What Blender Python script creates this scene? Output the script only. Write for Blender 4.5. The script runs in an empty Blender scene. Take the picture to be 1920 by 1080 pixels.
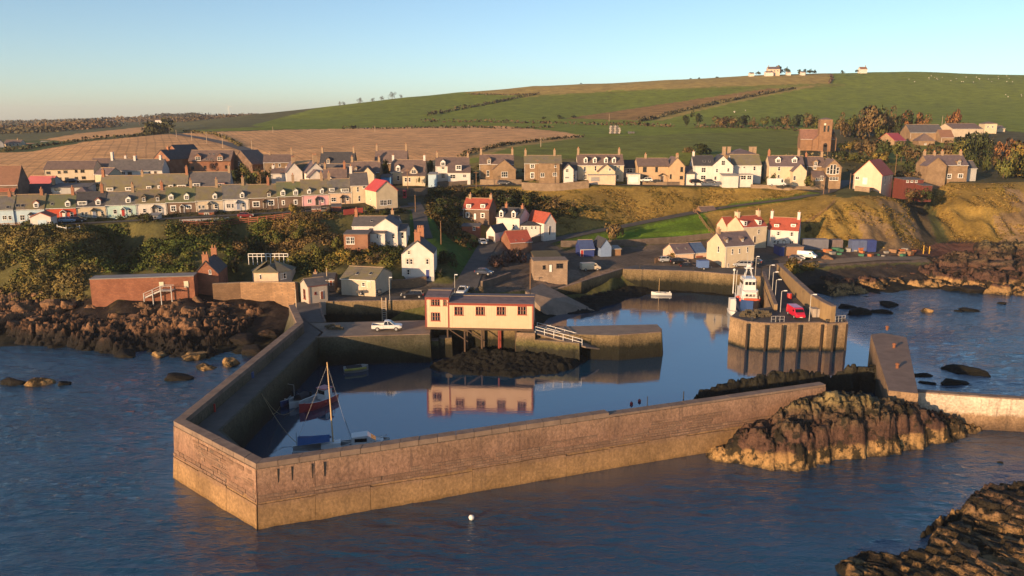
import bpy, math, random
import numpy as np
from mathutils import Vector, Matrix
random.seed(7); RNG = np.random.default_rng(11)
S = bpy.context.scene
# ---------------------------------------------------------------- camera, sky, sun, exposure
CAMH, PITCH, F = 41.0, math.radians(12.0), 1480.0
cd = bpy.data.cameras.new('camera'); cam = bpy.data.objects.new('camera', cd); S.collection.objects.link(cam)
cam.location = (0, 0, CAMH); cam.rotation_euler = (math.radians(90) - PITCH, 0, 0)
cd.sensor_fit = 'HORIZONTAL'; cd.sensor_width = 36.0; cd.lens = F / 1920 * 36.0
cd.clip_start = 0.5; cd.clip_end = 30000
S.camera = cam
SUN_EL = math.radians(9.8)
SUN_DIR = Vector((0.66, 0.75, 0)).normalized() * math.cos(SUN_EL) + Vector((0, 0, -math.sin(SUN_EL)))   # direction the light travels
W = bpy.data.worlds.new('World'); S.world = W; W.use_nodes = True
wn = W.node_tree.nodes; wl = W.node_tree.links
bg = wn['Background']; bg.inputs[1].default_value = 0.116
sky = wn.new('ShaderNodeTexSky'); sky.sky_type = 'NISHITA'; sky.sun_disc = False
sky.sun_elevation = SUN_EL; sky.sun_rotation = math.atan2(-SUN_DIR.x, -SUN_DIR.y)
sky.altitude = 40; sky.air_density = 0.72; sky.dust_density = 0.5; sky.ozone_density = 1.9
tint = wn.new('ShaderNodeMix'); tint.data_type = 'RGBA'; tint.blend_type = 'MULTIPLY'; tint.inputs[0].default_value = 1; tint.inputs[7].default_value = (.93, .94, .90, 1)
wl.new(sky.outputs[0], tint.inputs[6]); wl.new(tint.outputs[2], bg.inputs[0])
sd = bpy.data.lights.new('sun', 'SUN'); sd.energy = 4.8; sd.angle = math.radians(0.53); sd.color = (1.0, 0.64, 0.34)
sun = bpy.data.objects.new('sun', sd); S.collection.objects.link(sun)
sun.rotation_euler = SUN_DIR.to_track_quat('-Z', 'Y').to_euler(); sun.location = (-200, -200, 200)
S.view_settings.view_transform = 'Standard'; S.view_settings.look = 'None'
S.view_settings.exposure = 0.92; S.view_settings.gamma = 1.0; S.view_settings.use_curve_mapping = False
S.render.engine = 'CYCLES'
S.cycles.max_bounces = 6; S.cycles.diffuse_bounces = 2; S.cycles.glossy_bounces = 3; S.cycles.transmission_bounces = 2
S.cycles.use_denoising = True; S.cycles.caustics_reflective = False; S.cycles.caustics_refractive = False

# ---------------------------------------------------------------- projection maths (design measurements -> metres)
CP, SP = math.cos(PITCH), math.sin(PITCH)
def ray(px, py):
    b = 540 - py
    return np.array([px - 960.0, F * CP + b * SP, -F * SP + b * CP])
def PZ(px, py, z):
    d = ray(px, py); t = (z - CAMH) / d[2]; return Vector((d[0] * t, d[1] * t, z))
def PY(px, py, y):
    d = ray(px, py); t = y / d[1]; return Vector((d[0] * t, y, CAMH + d[2] * t))
def proj(x, y, z):
    h = z - CAMH; dep = y * CP - h * SP; up = y * SP + h * CP
    return 960 + F * x / dep, 540 - F * up / dep
def mpp(p):                                             # metres per design pixel at a point
    return (p.y * CP - (p.z - CAMH) * SP) / F

# ---------------------------------------------------------------- numpy noise
def _h(ix, iy, iz, seed):
    n = (ix.astype(np.int64) * 374761393 + iy.astype(np.int64) * 668265263 + iz.astype(np.int64) * 2147483647 + seed * 1274126177) & 0x7fffffff
    n = ((n ^ (n >> 13)) * 1274126177) & 0x7fffffff
    n = ((n ^ (n >> 16)) * 2246822519) & 0x7fffffff
    return (n & 0xffffff) / float(0xffffff)
def vn3(x, y, z, seed=0):
    x = np.asarray(x, float); y = np.asarray(y, float); z = np.asarray(z, float) + 0 * x
    ix, iy, iz = np.floor(x), np.floor(y), np.floor(z)
    fx, fy, fz = x - ix, y - iy, z - iz
    fx = fx * fx * (3 - 2 * fx); fy = fy * fy * (3 - 2 * fy); fz = fz * fz * (3 - 2 * fz)
    r = 0
    for a in (0, 1):
        for b in (0, 1):
            for c in (0, 1):
                r = r + _h(ix + a, iy + b, iz + c, seed) * (fx if a else 1 - fx) * (fy if b else 1 - fy) * (fz if c else 1 - fz)
    return r * 2 - 1
def vn2(x, y, seed=0):
    x = np.asarray(x, float); y = np.asarray(y, float)
    ix, iy = np.floor(x), np.floor(y); fx, fy = x - ix, y - iy
    fx = fx * fx * (3 - 2 * fx); fy = fy * fy * (3 - 2 * fy); z = ix * 0
    r = 0
    for a in (0, 1):
        for b in (0, 1):
            r = r + _h(ix + a, iy + b, z, seed) * (fx if a else 1 - fx) * (fy if b else 1 - fy)
    return r * 2 - 1
def fbm2(x, y, oct=4, seed=0):
    r = 0; a = 1.0; t = 0
    for k in range(oct):
        r = r + a * vn2(x * 2 ** k, y * 2 ** k, seed + k * 17); t += a; a *= 0.5
    return r / t
def vor2(x, y, seed=0):                                  # F1, F2, random of nearest cell
    ix, iy = np.floor(x), np.floor(y); f1 = np.full(x.shape, 9.0); f2 = f1.copy(); rid = f1 * 0; z = ix * 0
    for a in (-1, 0, 1):
        for b in (-1, 0, 1):
            cx = ix + a; cy = iy + b
            dx = cx + _h(cx, cy, z, seed) - x; dy = cy + _h(cx, cy, z + 1, seed) - y
            d = np.hypot(dx, dy); n = d < f1
            f2 = np.where(n, f1, np.minimum(f2, d)); rid = np.where(n, _h(cx, cy, z + 2, seed), rid); f1 = np.where(n, d, f1)
    return f1, f2, rid
def smooth(a, b, x):
    t = np.clip((x - a) / (b - a), 0, 1); return t * t * (3 - 2 * t)
def inpoly(px, py, poly):
    r = np.zeros(np.shape(px), bool); n = len(poly)
    for i in range(n):
        x0, y0 = poly[i]; x1, y1 = poly[(i + 1) % n]
        if y0 == y1: continue
        c = (y0 > py) != (y1 > py)
        r ^= c & (px < (x1 - x0) * (py - y0) / (y1 - y0) + x0)
    return r
def segdist(x, y, pts):                                 # distance to polyline and z along it
    bd = np.full(x.shape, 1e9); bz = x * 0
    for a, b in zip(pts[:-1], pts[1:]):
        ex, ey = b[0] - a[0], b[1] - a[1]; l2 = ex * ex + ey * ey + 1e-9
        t = np.clip(((x - a[0]) * ex + (y - a[1]) * ey) / l2, 0, 1)
        d = np.hypot(x - a[0] - t * ex, y - a[1] - t * ey); n = d < bd
        bz = np.where(n, a[2] + t * (b[2] - a[2]), bz); bd = np.where(n, d, bd)
    return bd, bz

# ---------------------------------------------------------------- materials
MATS = {}
def _nt(name):
    m = bpy.data.materials.new(name); m.use_nodes = True
    nt = m.node_tree; b = nt.nodes['Principled BSDF']; return m, nt, b
def N(nt, t, **kw):
    n = nt.nodes.new(t)
    for k, v in kw.items():
        if k.startswith('i_'):
            key = k[2:]; key = int(key) if key.isdigit() else key
            n.inputs[key].default_value = v
        else: setattr(n, k, v)
    return n
def c4(c): return (c[0], c[1], c[2], 1)
def mixc(nt, fac, a, b, mode='MIX'):
    n = nt.nodes.new('ShaderNodeMix'); n.data_type = 'RGBA'; n.blend_type = mode
    for sock, v in ((n.inputs[0], fac), (n.inputs[6], a), (n.inputs[7], b)):
        if hasattr(v, 'is_linked') or isinstance(v, bpy.types.NodeSocket): nt.links.new(v, sock)
        elif isinstance(v, (int, float)): sock.default_value = v
        else: sock.default_value = c4(v)
    return n.outputs[2]
def noise(nt, vec, scale, detail=4, rough=0.55, sx=(1, 1, 1), dist=0):
    mp = N(nt, 'ShaderNodeMapping'); mp.inputs['Scale'].default_value = sx; nt.links.new(vec, mp.inputs[0])
    n = N(nt, 'ShaderNodeTexNoise'); n.inputs['Scale'].default_value = scale; n.inputs['Detail'].default_value = detail
    n.inputs['Roughness'].default_value = rough; n.inputs['Distortion'].default_value = dist
    nt.links.new(mp.outputs[0], n.inputs['Vector']); return n.outputs[0]
def ramp(nt, fac, stops):
    r = N(nt, 'ShaderNodeValToRGB'); e = r.color_ramp.elements
    while len(e) < len(stops): e.new(0.5)
    for k, (p, c) in enumerate(stops):
        e[k].position = p; e[k].color = c4(c) if not isinstance(c, (int, float)) else (c, c, c, 1)
    nt.links.new(fac, r.inputs[0]); return r.outputs[0]
def bump(nt, b, h, strength=0.3, dist=0.05):
    n = N(nt, 'ShaderNodeBump'); n.inputs['Strength'].default_value = strength; n.inputs['Distance'].default_value = dist
    nt.links.new(h, n.inputs['Height']); nt.links.new(n.outputs[0], b.inputs['Normal'])
def mat(name, c, c2=None, rough=0.8, scale=0.8, bmp=0.0, bscale=6, spec=0.3, metal=0, streak=0.0, coord='pos'):
    """plain painted, rendered or metal surface with uneven tone"""
    if name in MATS: return MATS[name]
    m, nt, b = _nt(name); L = nt.links
    g = N(nt, 'ShaderNodeNewGeometry'); pos = g.outputs['Position']
    if coord == 'obj': pos = N(nt, 'ShaderNodeTexCoord').outputs['Object']
    if c2 is None: c2 = tuple(v * 0.8 for v in c)
    n = noise(nt, pos, scale, 5)
    col = mixc(nt, ramp(nt, n, [(0.32, 0.0), (0.7, 1.0)]), c, c2)
    if streak:
        s = noise(nt, pos, 1.0, 3, sx=(2.2, 2.2, 0.22))
        col = mixc(nt, ramp(nt, s, [(0.52, 0.0), (0.75, streak)]), col, tuple(v * 0.45 for v in c2))
    L.new(col, b.inputs['Base Color']); b.inputs['Roughness'].default_value = rough
    b.inputs['Specular IOR Level'].default_value = spec; b.inputs['Metallic'].default_value = metal
    if bmp: bump(nt, b, noise(nt, pos, bscale, 4), bmp, 0.06)
    MATS[name] = m; return m
def slate(name, c, c2, moss=None, mossamt=0.5, row=0.28, width=0.45, rough=0.75):
    if name in MATS: return MATS[name]
    m, nt, b = _nt(name); L = nt.links
    tc = N(nt, 'ShaderNodeTexCoord').outputs['Object']
    sp = N(nt, 'ShaderNodeSeparateXYZ'); L.new(tc, sp.inputs[0])
    ad = N(nt, 'ShaderNodeMath', operation='ADD'); L.new(sp.outputs[0], ad.inputs[0]); L.new(sp.outputs[1], ad.inputs[1])
    cb = N(nt, 'ShaderNodeCombineXYZ'); L.new(ad.outputs[0], cb.inputs[0]); L.new(sp.outputs[2], cb.inputs[1])
    br = N(nt, 'ShaderNodeTexBrick'); L.new(cb.outputs[0], br.inputs[0]); br.inputs['Scale'].default_value = 1
    br.inputs['Brick Width'].default_value = width; br.inputs['Row Height'].default_value = row; br.inputs['Mortar Size'].default_value = 0.018
    br.inputs['Color1'].default_value = c4(c); br.inputs['Color2'].default_value = c4(c2); br.inputs['Mortar'].default_value = c4(tuple(v * 0.5 for v in c))
    pos = N(nt, 'ShaderNodeNewGeometry').outputs['Position']
    col = mixc(nt, ramp(nt, noise(nt, pos, 0.9, 5), [(0.35, 0.0), (0.7, 0.6)]), br.outputs[0], tuple(v * 1.35 for v in c2))
    if moss: col = mixc(nt, ramp(nt, noise(nt, pos, 0.55, 6), [(0.62 - mossamt * 0.4, 0.0), (0.72 - mossamt * 0.2, 0.9)]), col, moss)
    L.new(col, b.inputs['Base Color']); b.inputs['Roughness'].default_value = rough
    bump(nt, b, br.outputs['Fac'], 0.35, -0.03)
    MATS[name] = m; return m
def masonry(name, c, c2, mortar, bw=0.7, rh=0.32, scale=1.0, rough=0.9, stain=None, bmp=0.6):
    if name in MATS: return MATS[name]
    m, nt, b = _nt(name); L = nt.links
    g = N(nt, 'ShaderNodeNewGeometry'); pos = g.outputs['Position']
    sp = N(nt, 'ShaderNodeSeparateXYZ'); L.new(pos, sp.inputs[0])
    ad = N(nt, 'ShaderNodeMath', operation='ADD'); L.new(sp.outputs[0], ad.inputs[0]); L.new(sp.outputs[1], ad.inputs[1])
    cb = N(nt, 'ShaderNodeCombineXYZ'); L.new(ad.outputs[0], cb.inputs[0]); L.new(sp.outputs[2], cb.inputs[1])
    nz = N(nt, 'ShaderNodeTexNoise'); nz.inputs['Scale'].default_value = 0.9; L.new(pos, nz.inputs['Vector'])
    v = N(nt, 'ShaderNodeVectorMath', operation='MULTIPLY_ADD'); L.new(nz.outputs['Color'], v.inputs[0]); v.inputs[1].default_value = (0.3, 0.3, 0.3); L.new(cb.outputs[0], v.inputs[2])
    br = N(nt, 'ShaderNodeTexBrick'); L.new(v.outputs[0], br.inputs[0]); br.inputs['Scale'].default_value = scale
    br.inputs['Brick Width'].default_value = bw; br.inputs['Row Height'].default_value = rh; br.inputs['Mortar Size'].default_value = 0.025
    br.inputs['Color1'].default_value = c4(c); br.inputs['Color2'].default_value = c4(c2); br.inputs['Mortar'].default_value = c4(mortar)
    col = mixc(nt, ramp(nt, noise(nt, pos, 0.5, 6), [(0.35, 0.0), (0.68, 0.7)]), br.outputs[0], stain or tuple(x * 0.6 for x in c2))
    L.new(col, b.inputs['Base Color']); b.inputs['Roughness'].default_value = rough; b.inputs['Specular IOR Level'].default_value = 0.2
    hn = noise(nt, pos, 3.0, 4)
    mx = N(nt, 'ShaderNodeMath', operation='MULTIPLY_ADD'); L.new(br.outputs['Fac'], mx.inputs[0]); mx.inputs[1].default_value = -0.6; L.new(hn, mx.inputs[2])
    bump(nt, b, mx.outputs[0], bmp, 0.08)
    MATS[name] = m; return m
def glassm(name='window_glass', c=(0.012, 0.014, 0.018)):
    if name in MATS: return MATS[name]
    m, nt, b = _nt(name); b.inputs['Base Color'].default_value = c4(c); b.inputs['Roughness'].default_value = 0.06
    b.inputs['Specular IOR Level'].default_value = 0.6; MATS[name] = m; return m
def attrmat(name, rough=0.9, nscale=1.2, amt=0.5, bmp=0.0, trans=0.0):
    """colour from the mesh's own 'Col' attribute, broken up by noise"""
    if name in MATS: return MATS[name]
    m, nt, b = _nt(name); L = nt.links
    a = N(nt, 'ShaderNodeAttribute', attribute_name='Col'); pos = N(nt, 'ShaderNodeNewGeometry').outputs['Position']
    n = noise(nt, pos, nscale, 6, 0.6); f = ramp(nt, n, [(0.3, 1 - amt), (0.72, 1 + amt * 0.6)])
    L.new(mixc(nt, 1.0, a.outputs['Color'], f, 'MULTIPLY'), b.inputs['Base Color'])
    b.inputs['Roughness'].default_value = rough; b.inputs['Specular IOR Level'].default_value = 0.15
    if bmp: bump(nt, b, n, bmp, 0.3)
    if trans: 
        b.inputs['Subsurface Weight'].default_value = 0
    MATS[name] = m; return m

# ---------------------------------------------------------------- objects
COL = S.collection
def link(o, parent=None):
    COL.objects.link(o)
    if parent is not None: o.parent = parent
    return o
def tag(o, label=None, cat=None, group=None, kind=None):
    if label: o['label'] = label
    if cat: o['category'] = cat
    if group: o['group'] = group
    if kind: o['kind'] = kind
    return o
def thing(name, label, cat, loc=(0, 0, 0), rz=0.0, group=None):
    o = bpy.data.objects.new(name, None); o.empty_display_size = 0.3; link(o)
    o.location = loc; o.rotation_euler = (0, 0, rz); return tag(o, label, cat, group)
def new_mesh(name, verts, faces, mats=(), midx=None, smooth_=False, col=None):
    me = bpy.data.meshes.new(name)
    if isinstance(verts, np.ndarray) and isinstance(faces, np.ndarray):
        nv, (nf, k) = len(verts), faces.shape
        me.vertices.add(nv); me.vertices.foreach_set('co', np.ascontiguousarray(verts, np.float32).ravel())
        me.loops.add(nf * k); me.loops.foreach_set('vertex_index', np.ascontiguousarray(faces, np.int32).ravel())
        me.polygons.add(nf); me.polygons.foreach_set('loop_start', np.arange(0, nf * k, k, dtype=np.int32))
        try: me.polygons.foreach_set('loop_total', np.full(nf, k, np.int32))
        except Exception: pass
    else:
        me.from_pydata([tuple(v) for v in verts], [], [tuple(f) for f in faces])
    for m in mats: me.materials.append(m)
    if midx is not None: me.polygons.foreach_set('material_index', np.asarray(midx, np.int32))
    if smooth_: me.polygons.foreach_set('use_smooth', np.ones(len(me.polygons), bool))
    if col is not None:
        a = me.color_attributes.new('Col', 'FLOAT_COLOR', 'POINT')
        cc = np.ones((len(me.vertices), 4), np.float32); cc[:, :3] = col; a.data.foreach_set('color', cc.ravel())
    me.update(calc_edges=True); me.validate()
    return me
def obj(name, me, parent=None, loc=None, rz=None):
    o = bpy.data.objects.new(name, me); link(o, parent)
    if loc is not None: o.location = loc
    if rz is not None: o.rotation_euler = (0, 0, rz)
    return o
class MB:
    def __init__(s): s.v = []; s.f = []; s.m = []; s.k = 0
    def add(s, vs, fs):
        n = len(s.v); s.v += [tuple(v) for v in vs]; s.f += [tuple(i + n for i in f) for f in fs]; s.m += [s.k] * len(fs); return s
    def box(s, x0, y0, z0, x1, y1, z1):
        return s.add([(x0, y0, z0), (x1, y0, z0), (x1, y1, z0), (x0, y1, z0), (x0, y0, z1), (x1, y0, z1), (x1, y1, z1), (x0, y1, z1)],
                     [(0, 3, 2, 1), (4, 5, 6, 7), (0, 1, 5, 4), (1, 2, 6, 5), (2, 3, 7, 6), (3, 0, 4, 7)])
    def cbox(s, c, sz): return s.box(c[0] - sz[0] / 2, c[1] - sz[1] / 2, c[2] - sz[2] / 2, c[0] + sz[0] / 2, c[1] + sz[1] / 2, c[2] + sz[2] / 2)
    def prism(s, poly, z0, z1, top=None):               # vertical prism; top: other outline for a batter
        n = len(poly); t = top or poly
        z0 = z0 if hasattr(z0, '__len__') else [z0] * n; z1 = z1 if hasattr(z1, '__len__') else [z1] * n
        vs = [(p[0], p[1], z0[i]) for i, p in enumerate(poly)] + [(p[0], p[1], z1[i]) for i, p in enumerate(t)]
        a = sum(poly[i][0] * poly[(i + 1) % n][1] - poly[(i + 1) % n][0] * poly[i][1] for i in range(n))
        fs = [tuple(range(n))[::-1], tuple(range(n, 2 * n))] + [(i, (i + 1) % n, n + (i + 1) % n, n + i) for i in range(n)]
        if a < 0: fs = [f[::-1] for f in fs]
        return s.add(vs, fs)
    def extr(s, prof, x0, x1, axis='x'):                # profile in (a,z) extruded along x (or y)
        n = len(prof)
        if axis == 'x': vs = [(x0, a, z) for a, z in prof] + [(x1, a, z) for a, z in prof]
        else: vs = [(a, x0, z) for a, z in prof] + [(a, x1, z) for a, z in prof]
        ar = sum(prof[i][0] * prof[(i + 1) % n][1] - prof[(i + 1) % n][0] * prof[i][1] for i in range(n))
        fs = [tuple(range(n))[::-1], tuple(range(n, 2 * n))] + [(i, (i + 1) % n, n + (i + 1) % n, n + i) for i in range(n)]
        if (ar < 0) == (axis == 'x'): fs = [f[::-1] for f in fs]
        return s.add(vs, fs)
    def tube(s, a, b, r, n=6, r2=None):
        a, b = Vector(a), Vector(b); d = (b - a)
        if d.length < 1e-6: return s
        d.normalize(); u = d.orthogonal().normalized(); w = d.cross(u); r2 = r if r2 is None else r2
        vs = [a + (u * math.cos(t) + w * math.sin(t)) * r for t in [2 * math.pi * i / n for i in range(n)]]
        vs += [b + (u * math.cos(t) + w * math.sin(t)) * r2 for t in [2 * math.pi * i / n for i in range(n)]]
        return s.add(vs, [(i, (i + 1) % n, n + (i + 1) % n, n + i) for i in range(n)] + [tuple(range(n))[::-1], tuple(range(n, 2 * n))])
    def path(s, pts, r, n=5):
        for a, b in zip(pts[:-1], pts[1:]): s.tube(a, b, r, n)
        return s
    def ball(s, c, r, nu=8, nv=6, sc=(1, 1, 1)):
        vs = [(c[0], c[1], c[2] + r * sc[2])]
        for j in range(1, nv):
            p = math.pi * j / nv
            for i in range(nu):
                t = 2 * math.pi * i / nu; vs.append((c[0] + r * sc[0] * math.sin(p) * math.cos(t), c[1] + r * sc[1] * math.sin(p) * math.sin(t), c[2] + r * sc[2] * math.cos(p)))
        vs.append((c[0], c[1], c[2] - r * sc[2])); L = len(vs) - 1; fs = []
        for i in range(nu):
            fs.append((0, 1 + i, 1 + (i + 1) % nu)); fs.append((L, L - nu + (i + 1) % nu, L - nu + i))
            for j in range(nv - 2): fs.append((1 + j * nu + i, 1 + (j + 1) * nu + i, 1 + (j + 1) * nu + (i + 1) % nu, 1 + j * nu + (i + 1) % nu))
        return s.add(vs, fs)
    def wheel(s, c, r, w, n=14):                        # axis along y
        return s.tube((c[0], c[1] - w / 2, c[2]), (c[0], c[1] + w / 2, c[2]), r, n)
    def mesh(s, name, mats, smooth_=False):
        if not isinstance(mats, (list, tuple)): mats = [mats]
        return new_mesh(name, s.v, s.f, mats, s.m if len(mats) > 1 else None, smooth_)
    def build(s, name, mats, parent=None, loc=None, rz=None, smooth_=False):
        return obj(name, s.mesh(name, mats, smooth_), parent, loc, rz)
def copy_tree(root, loc=None, rz=None, label=None):
    def cp(o, par):
        c = o.copy(); COL.objects.link(c)
        if par is not None: c.parent = par
        for ch in KIDS.get(o.name, ()): cp(ch, c)
        return c
    KIDS = {}
    def collect(o):
        KIDS[o.name] = list(o.children)
        for ch in o.children: collect(ch)
    collect(root)
    r = cp(root, None)
    if loc is not None: r.location = loc
    if rz is not None: r.rotation_euler = (0, 0, rz)
    if label: r['label'] = label
    return r
# ---------------------------------------------------------------- ground: one fan-shaped sheet out to the horizon
# control points: (design px, design py, distance Y) or (px, py, None, height)
CT = []
def cy(*a): CT.extend(PY(px, py, Y) for px, py, Y in a)
def cz(*a): CT.extend(PZ(px, py, z) for px, py, z in a)
def cw(*a): CT.extend(Vector(((px - 960) / 1447.0 * Y, Y, z)) for px, Y, z in a)   # behind a crest
# hill crest and the land behind it
cy((1540,139,1060),(1640,135,1120),(1700,134,1130),(1760,136,1130),(1850,140,1120),(1960,141,1120),(2100,146,1100),(1440,141,1040),(1250,150,1040),(1100,157,1030),(1000,161,1020),(860,173,980),(760,183,940),(640,198,900),(560,207,880),(480,214,860))
cw((480,1200,38),(700,1300,50),(1000,1400,70),(1300,1500,85),(1600,1600,95),(1900,1600,95),(2150,1600,95),(1000,3000,40),(1600,3000,50),(2150,3000,50),(1000,7000,30),(1700,7000,30),(2200,7000,30))
# hill face
cy((1300,285,350),(1300,262,430),(1300,238,560),(1400,215,700),(1500,188,850),(1600,165,960),(1700,150,1040),(1800,190,840),(1900,190,830),(1800,230,600),(1900,225,640),(2050,230,620),
   (1100,290,350),(1100,262,440),(1100,245,560),(1150,228,680),(1150,200,820),(1150,175,930),(1050,232,640),(1000,205,790),(1000,180,930),
   (950,300,318),(950,275,390),(930,243,590),(850,216,760),(850,190,900),(800,232,660),(700,240,600),(650,229,680),(700,210,800),(560,222,780),(640,215,790),
   (700,300,322),(700,270,420),(550,300,325),(550,270,425),(550,245,560),(450,280,380),(450,255,510),(420,236,640),(420,226,800))
cy((300,300,335),(300,275,410),(300,252,520),(180,300,335),(180,275,405),(180,258,490),(50,325,292),(50,295,360),(50,282,420),(-120,330,290),(-120,300,350),(-120,287,410),(-120,278,560),(0,281,430),(30,277,545),(100,268,560),(200,256,520))
cy((30,250,800),(180,245,800),(300,240,820),(100,236,1200),(250,230,1300),(-150,240,1200),(0,231,2200),(150,229,2300),(300,219,2500),(450,217,2600),(600,215,2700),(-200,231,2300))
cw((0,4000,25),(300,4000,30),(600,4000,30),(-200,4000,25),(0,7000,20),(500,7000,20),(-300,7000,20))
# right-hand village and farm
cy((1495,283,405),(1530,283.5,400),(1575,284,402),(1560,285,400),(1560,262,480),(1640,280,410),(1640,300,350),(1740,270,430),(1740,245,520),(1860,246,540),(1850,290,390),(1850,320,340),(1960,290,390),(2100,300,380),(1960,330,320),(1500,300,340),(1400,300,335),(1750,315,330))
# the village terraces
cy((100,345,268),(200,345,268),(300,328,290),(400,328,290),(480,320,298),(560,330,284),(640,325,290),(740,345,268),(850,340,270),(930,338,272),(1020,338,272),(1120,339,274),(1240,343,276),(1340,343,278),(1400,346,277),(1480,345,278),(1550,343,280),(1640,357,266),(1780,340,288),(1840,342,288),
   (1100,325,296),(1300,325,300),(1450,322,304),(900,322,298),(760,325,298),
   (100,378,238),(250,378,238),(400,375,240),(500,360,252),(600,345,266),(0,378,238),(-150,378,238),
   (0,418,205),(100,413,209),(200,411,211),(300,405,216),(400,397,222),(500,392,226),(600,385,230),(660,382,232),(700,388,226),(745,391,224),(-150,420,204),
   (0,430,200),(100,425,203),(180,428,202),(260,420,205),(330,416,208),(420,412,210),(500,405,214),(580,400,217),(640,402,214))
# the left cliff, bulging and hollow
cy((-150,470,188),(-150,530,168),(0,470,192),(0,530,172),(60,470,185),(60,525,170),(60,440,194),(130,440,192),(130,470,180),(130,530,166),(172,440,190),(178,480,178),(182,530,166),(198,455,204),(225,460,205),(225,490,198),(210,515,186),(250,470,194),(290,455,192),(290,500,178),(350,455,190),(400,460,188),(455,470,190),(478,470,202),(478,500,192),(500,470,200),
   (540,450,196),(540,490,182),(600,440,197),(600,480,184),(640,460,196),(700,458,196),(750,460,193),(680,490,183),(720,500,178))
cz((100,545,5),(220,560,5),(350,560,5),(420,530,5.2),(500,530,5.2),(600,540,5),(700,545,5),(700,528,5.3),(790,528,5.8),(850,545,5),(820,555,5))
# the gully with its lane
cy((770,392,226),(760,420,208),(790,430,206),(800,470,190),(840,470,192),(860,505,178),(830,400,226),(870,425,222),(820,360,254),(900,455,211),(880,480,196),(930,430,226),(790,372,244))
cz((900,522,5.2),(950,505,5.5),(1000,512,5.2),(960,530,5),(1060,500,5.4),(1110,503,5.2),(1170,503,5),(1250,498,5),(1330,503,5),(1400,503,5),(1440,498,5),(1060,478,5.8),(1120,472,5.7),(1200,468,5.6),(1290,468,5.6),(1420,470,5.6),(1000,470,6.3))
# lawn and bank
cz((1050,457,7),(1120,456,7),(1200,454,7.2),(1330,443,7.6))
cy((1100,432,237),(1200,413,251),(1310,399,261),(1000,440,224),(1050,432,232),(1000,402,245),(1000,372,258),(1000,352,263),(900,352,262),(900,385,245),(1100,348,266),(1100,385,250),(1150,400,250),(1200,380,258),(1200,352,267),(1300,356,269),(1300,378,262),(1400,352,272),(1400,372,266),(1400,395,255),(1330,420,246),(1480,355,272),(1545,362,263),
   (1480,385,254),(1440,420,240),(1380,430,238))
cz((1470,462,5.4),(1370,458,5.6),(1510,455,5.5),(1530,470,5))
# headlands on the right
cy((1560,371,251),(1620,370,251),(1680,374,255),(1540,400,241),(1600,400,241),(1660,400,243),(1540,440,231),(1600,435,232),(1660,435,234),(1710,440,240),(1695,400,251),
   (1715,378,300),(1730,420,275),(1745,380,290),(1760,352,284),(1820,348,282),(1880,350,276),(1780,385,268),(1850,385,264),(1780,430,256),(1850,430,251),(1900,395,262),(1930,400,260),(1930,440,248),(1960,352,278),(2100,350,280),(2100,420,255))
cz((1560,468,4.6),(1640,467,4.4),(1700,470,4.0),(1735,470,2.6),(1800,458,2.2),(1880,458,2.6),(2000,460,2),(1540,494,4.4),(1640,486,4.5),(1740,486,4.2),
   (1520,515,2.2),(1560,520,2),(1650,505,2.6),(1760,500,1.8),(1860,490,1.8),(1560,545,.4),(1640,545,.3),(1720,545,-.2),(1800,530,.5),(1900,530,.4),(1640,570,-.8),(1750,575,-1),(1900,570,-1.5),(2050,520,0),(2050,580,-2))
# shore on the left and the sea bed
cz((20,565,3.4),(100,570,3.2),(200,580,3.0),(300,590,2.4),(400,580,2.8),(480,575,3),(-150,570,3.4),(20,620,1.2),(100,630,.8),(200,635,.8),(300,630,1.2),(400,625,1.2),(480,625,1.2),(20,670,-1),(150,675,-1),(300,690,-1),(400,690,-.8),(450,660,0),(-150,640,0),(-150,690,-2))
cz(*[(x, y, -4) for x in (-200, 60, 300, 620, 960, 1300, 1620, 1920, 2120) for y in (760, 860, 1000, 1400)])
cz((1300,620,-4),(1200,585,-3),(1330,570,-3),(1500,680,-4),(1620,640,-4),(1750,640,-4),(1900,640,-4),(2050,640,-4),(700,720,-4),(1000,700,-3),(1130,600,-1),(1060,585,-.5))
CTa = np.array([(p.x, p.y, p.z) for p in CT])
def uv(x, y): return 4.6 * x / y, 3.6 * np.log(y)
cu, cv = uv(CTa[:, 0], CTa[:, 1])
_K = np.hypot(cu[:, None] - cu[None], cv[:, None] - cv[None])
n_ = len(cu); A_ = np.zeros((n_ + 3, n_ + 3)); A_[:n_, :n_] = -_K + np.eye(n_) * 0.002; A_[:n_, n_] = 1; A_[:n_, n_ + 1] = cu; A_[:n_, n_ + 2] = cv; A_[n_:, :n_] = A_[:n_, n_:].T
_w = np.linalg.solve(A_, np.concatenate([CTa[:, 2], [0, 0, 0]]))
def hbase(x, y):
    u, v = uv(x, y); out = np.empty(u.shape)
    fu, fv, fo = u.ravel(), v.ravel(), out.ravel()
    for i in range(0, len(fu), 20000):
        s = slice(i, i + 20000)
        fo[s] = -np.hypot(fu[s, None] - cu[None], fv[s, None] - cv[None]) @ _w[:n_] + _w[n_] + _w[n_ + 1] * fu[s] + _w[n_ + 2] * fv[s]
    return fo.reshape(u.shape)
NU = 580; UMAX = 0.80
gu = np.linspace(-UMAX, UMAX, NU)
gy = np.concatenate([np.exp(np.linspace(math.log(60), math.log(118), 24, endpoint=False)), np.exp(np.arange(math.log(118), math.log(330), 0.0042)), np.exp(np.arange(math.log(330), math.log(1250), 0.0085)), np.exp(np.arange(math.log(1260), math.log(7500), 0.03))])
GY, GU = np.meshgrid(gy, gu, indexing='ij'); GX = GU * GY
GZ = hbase(GX, GY)
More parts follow.
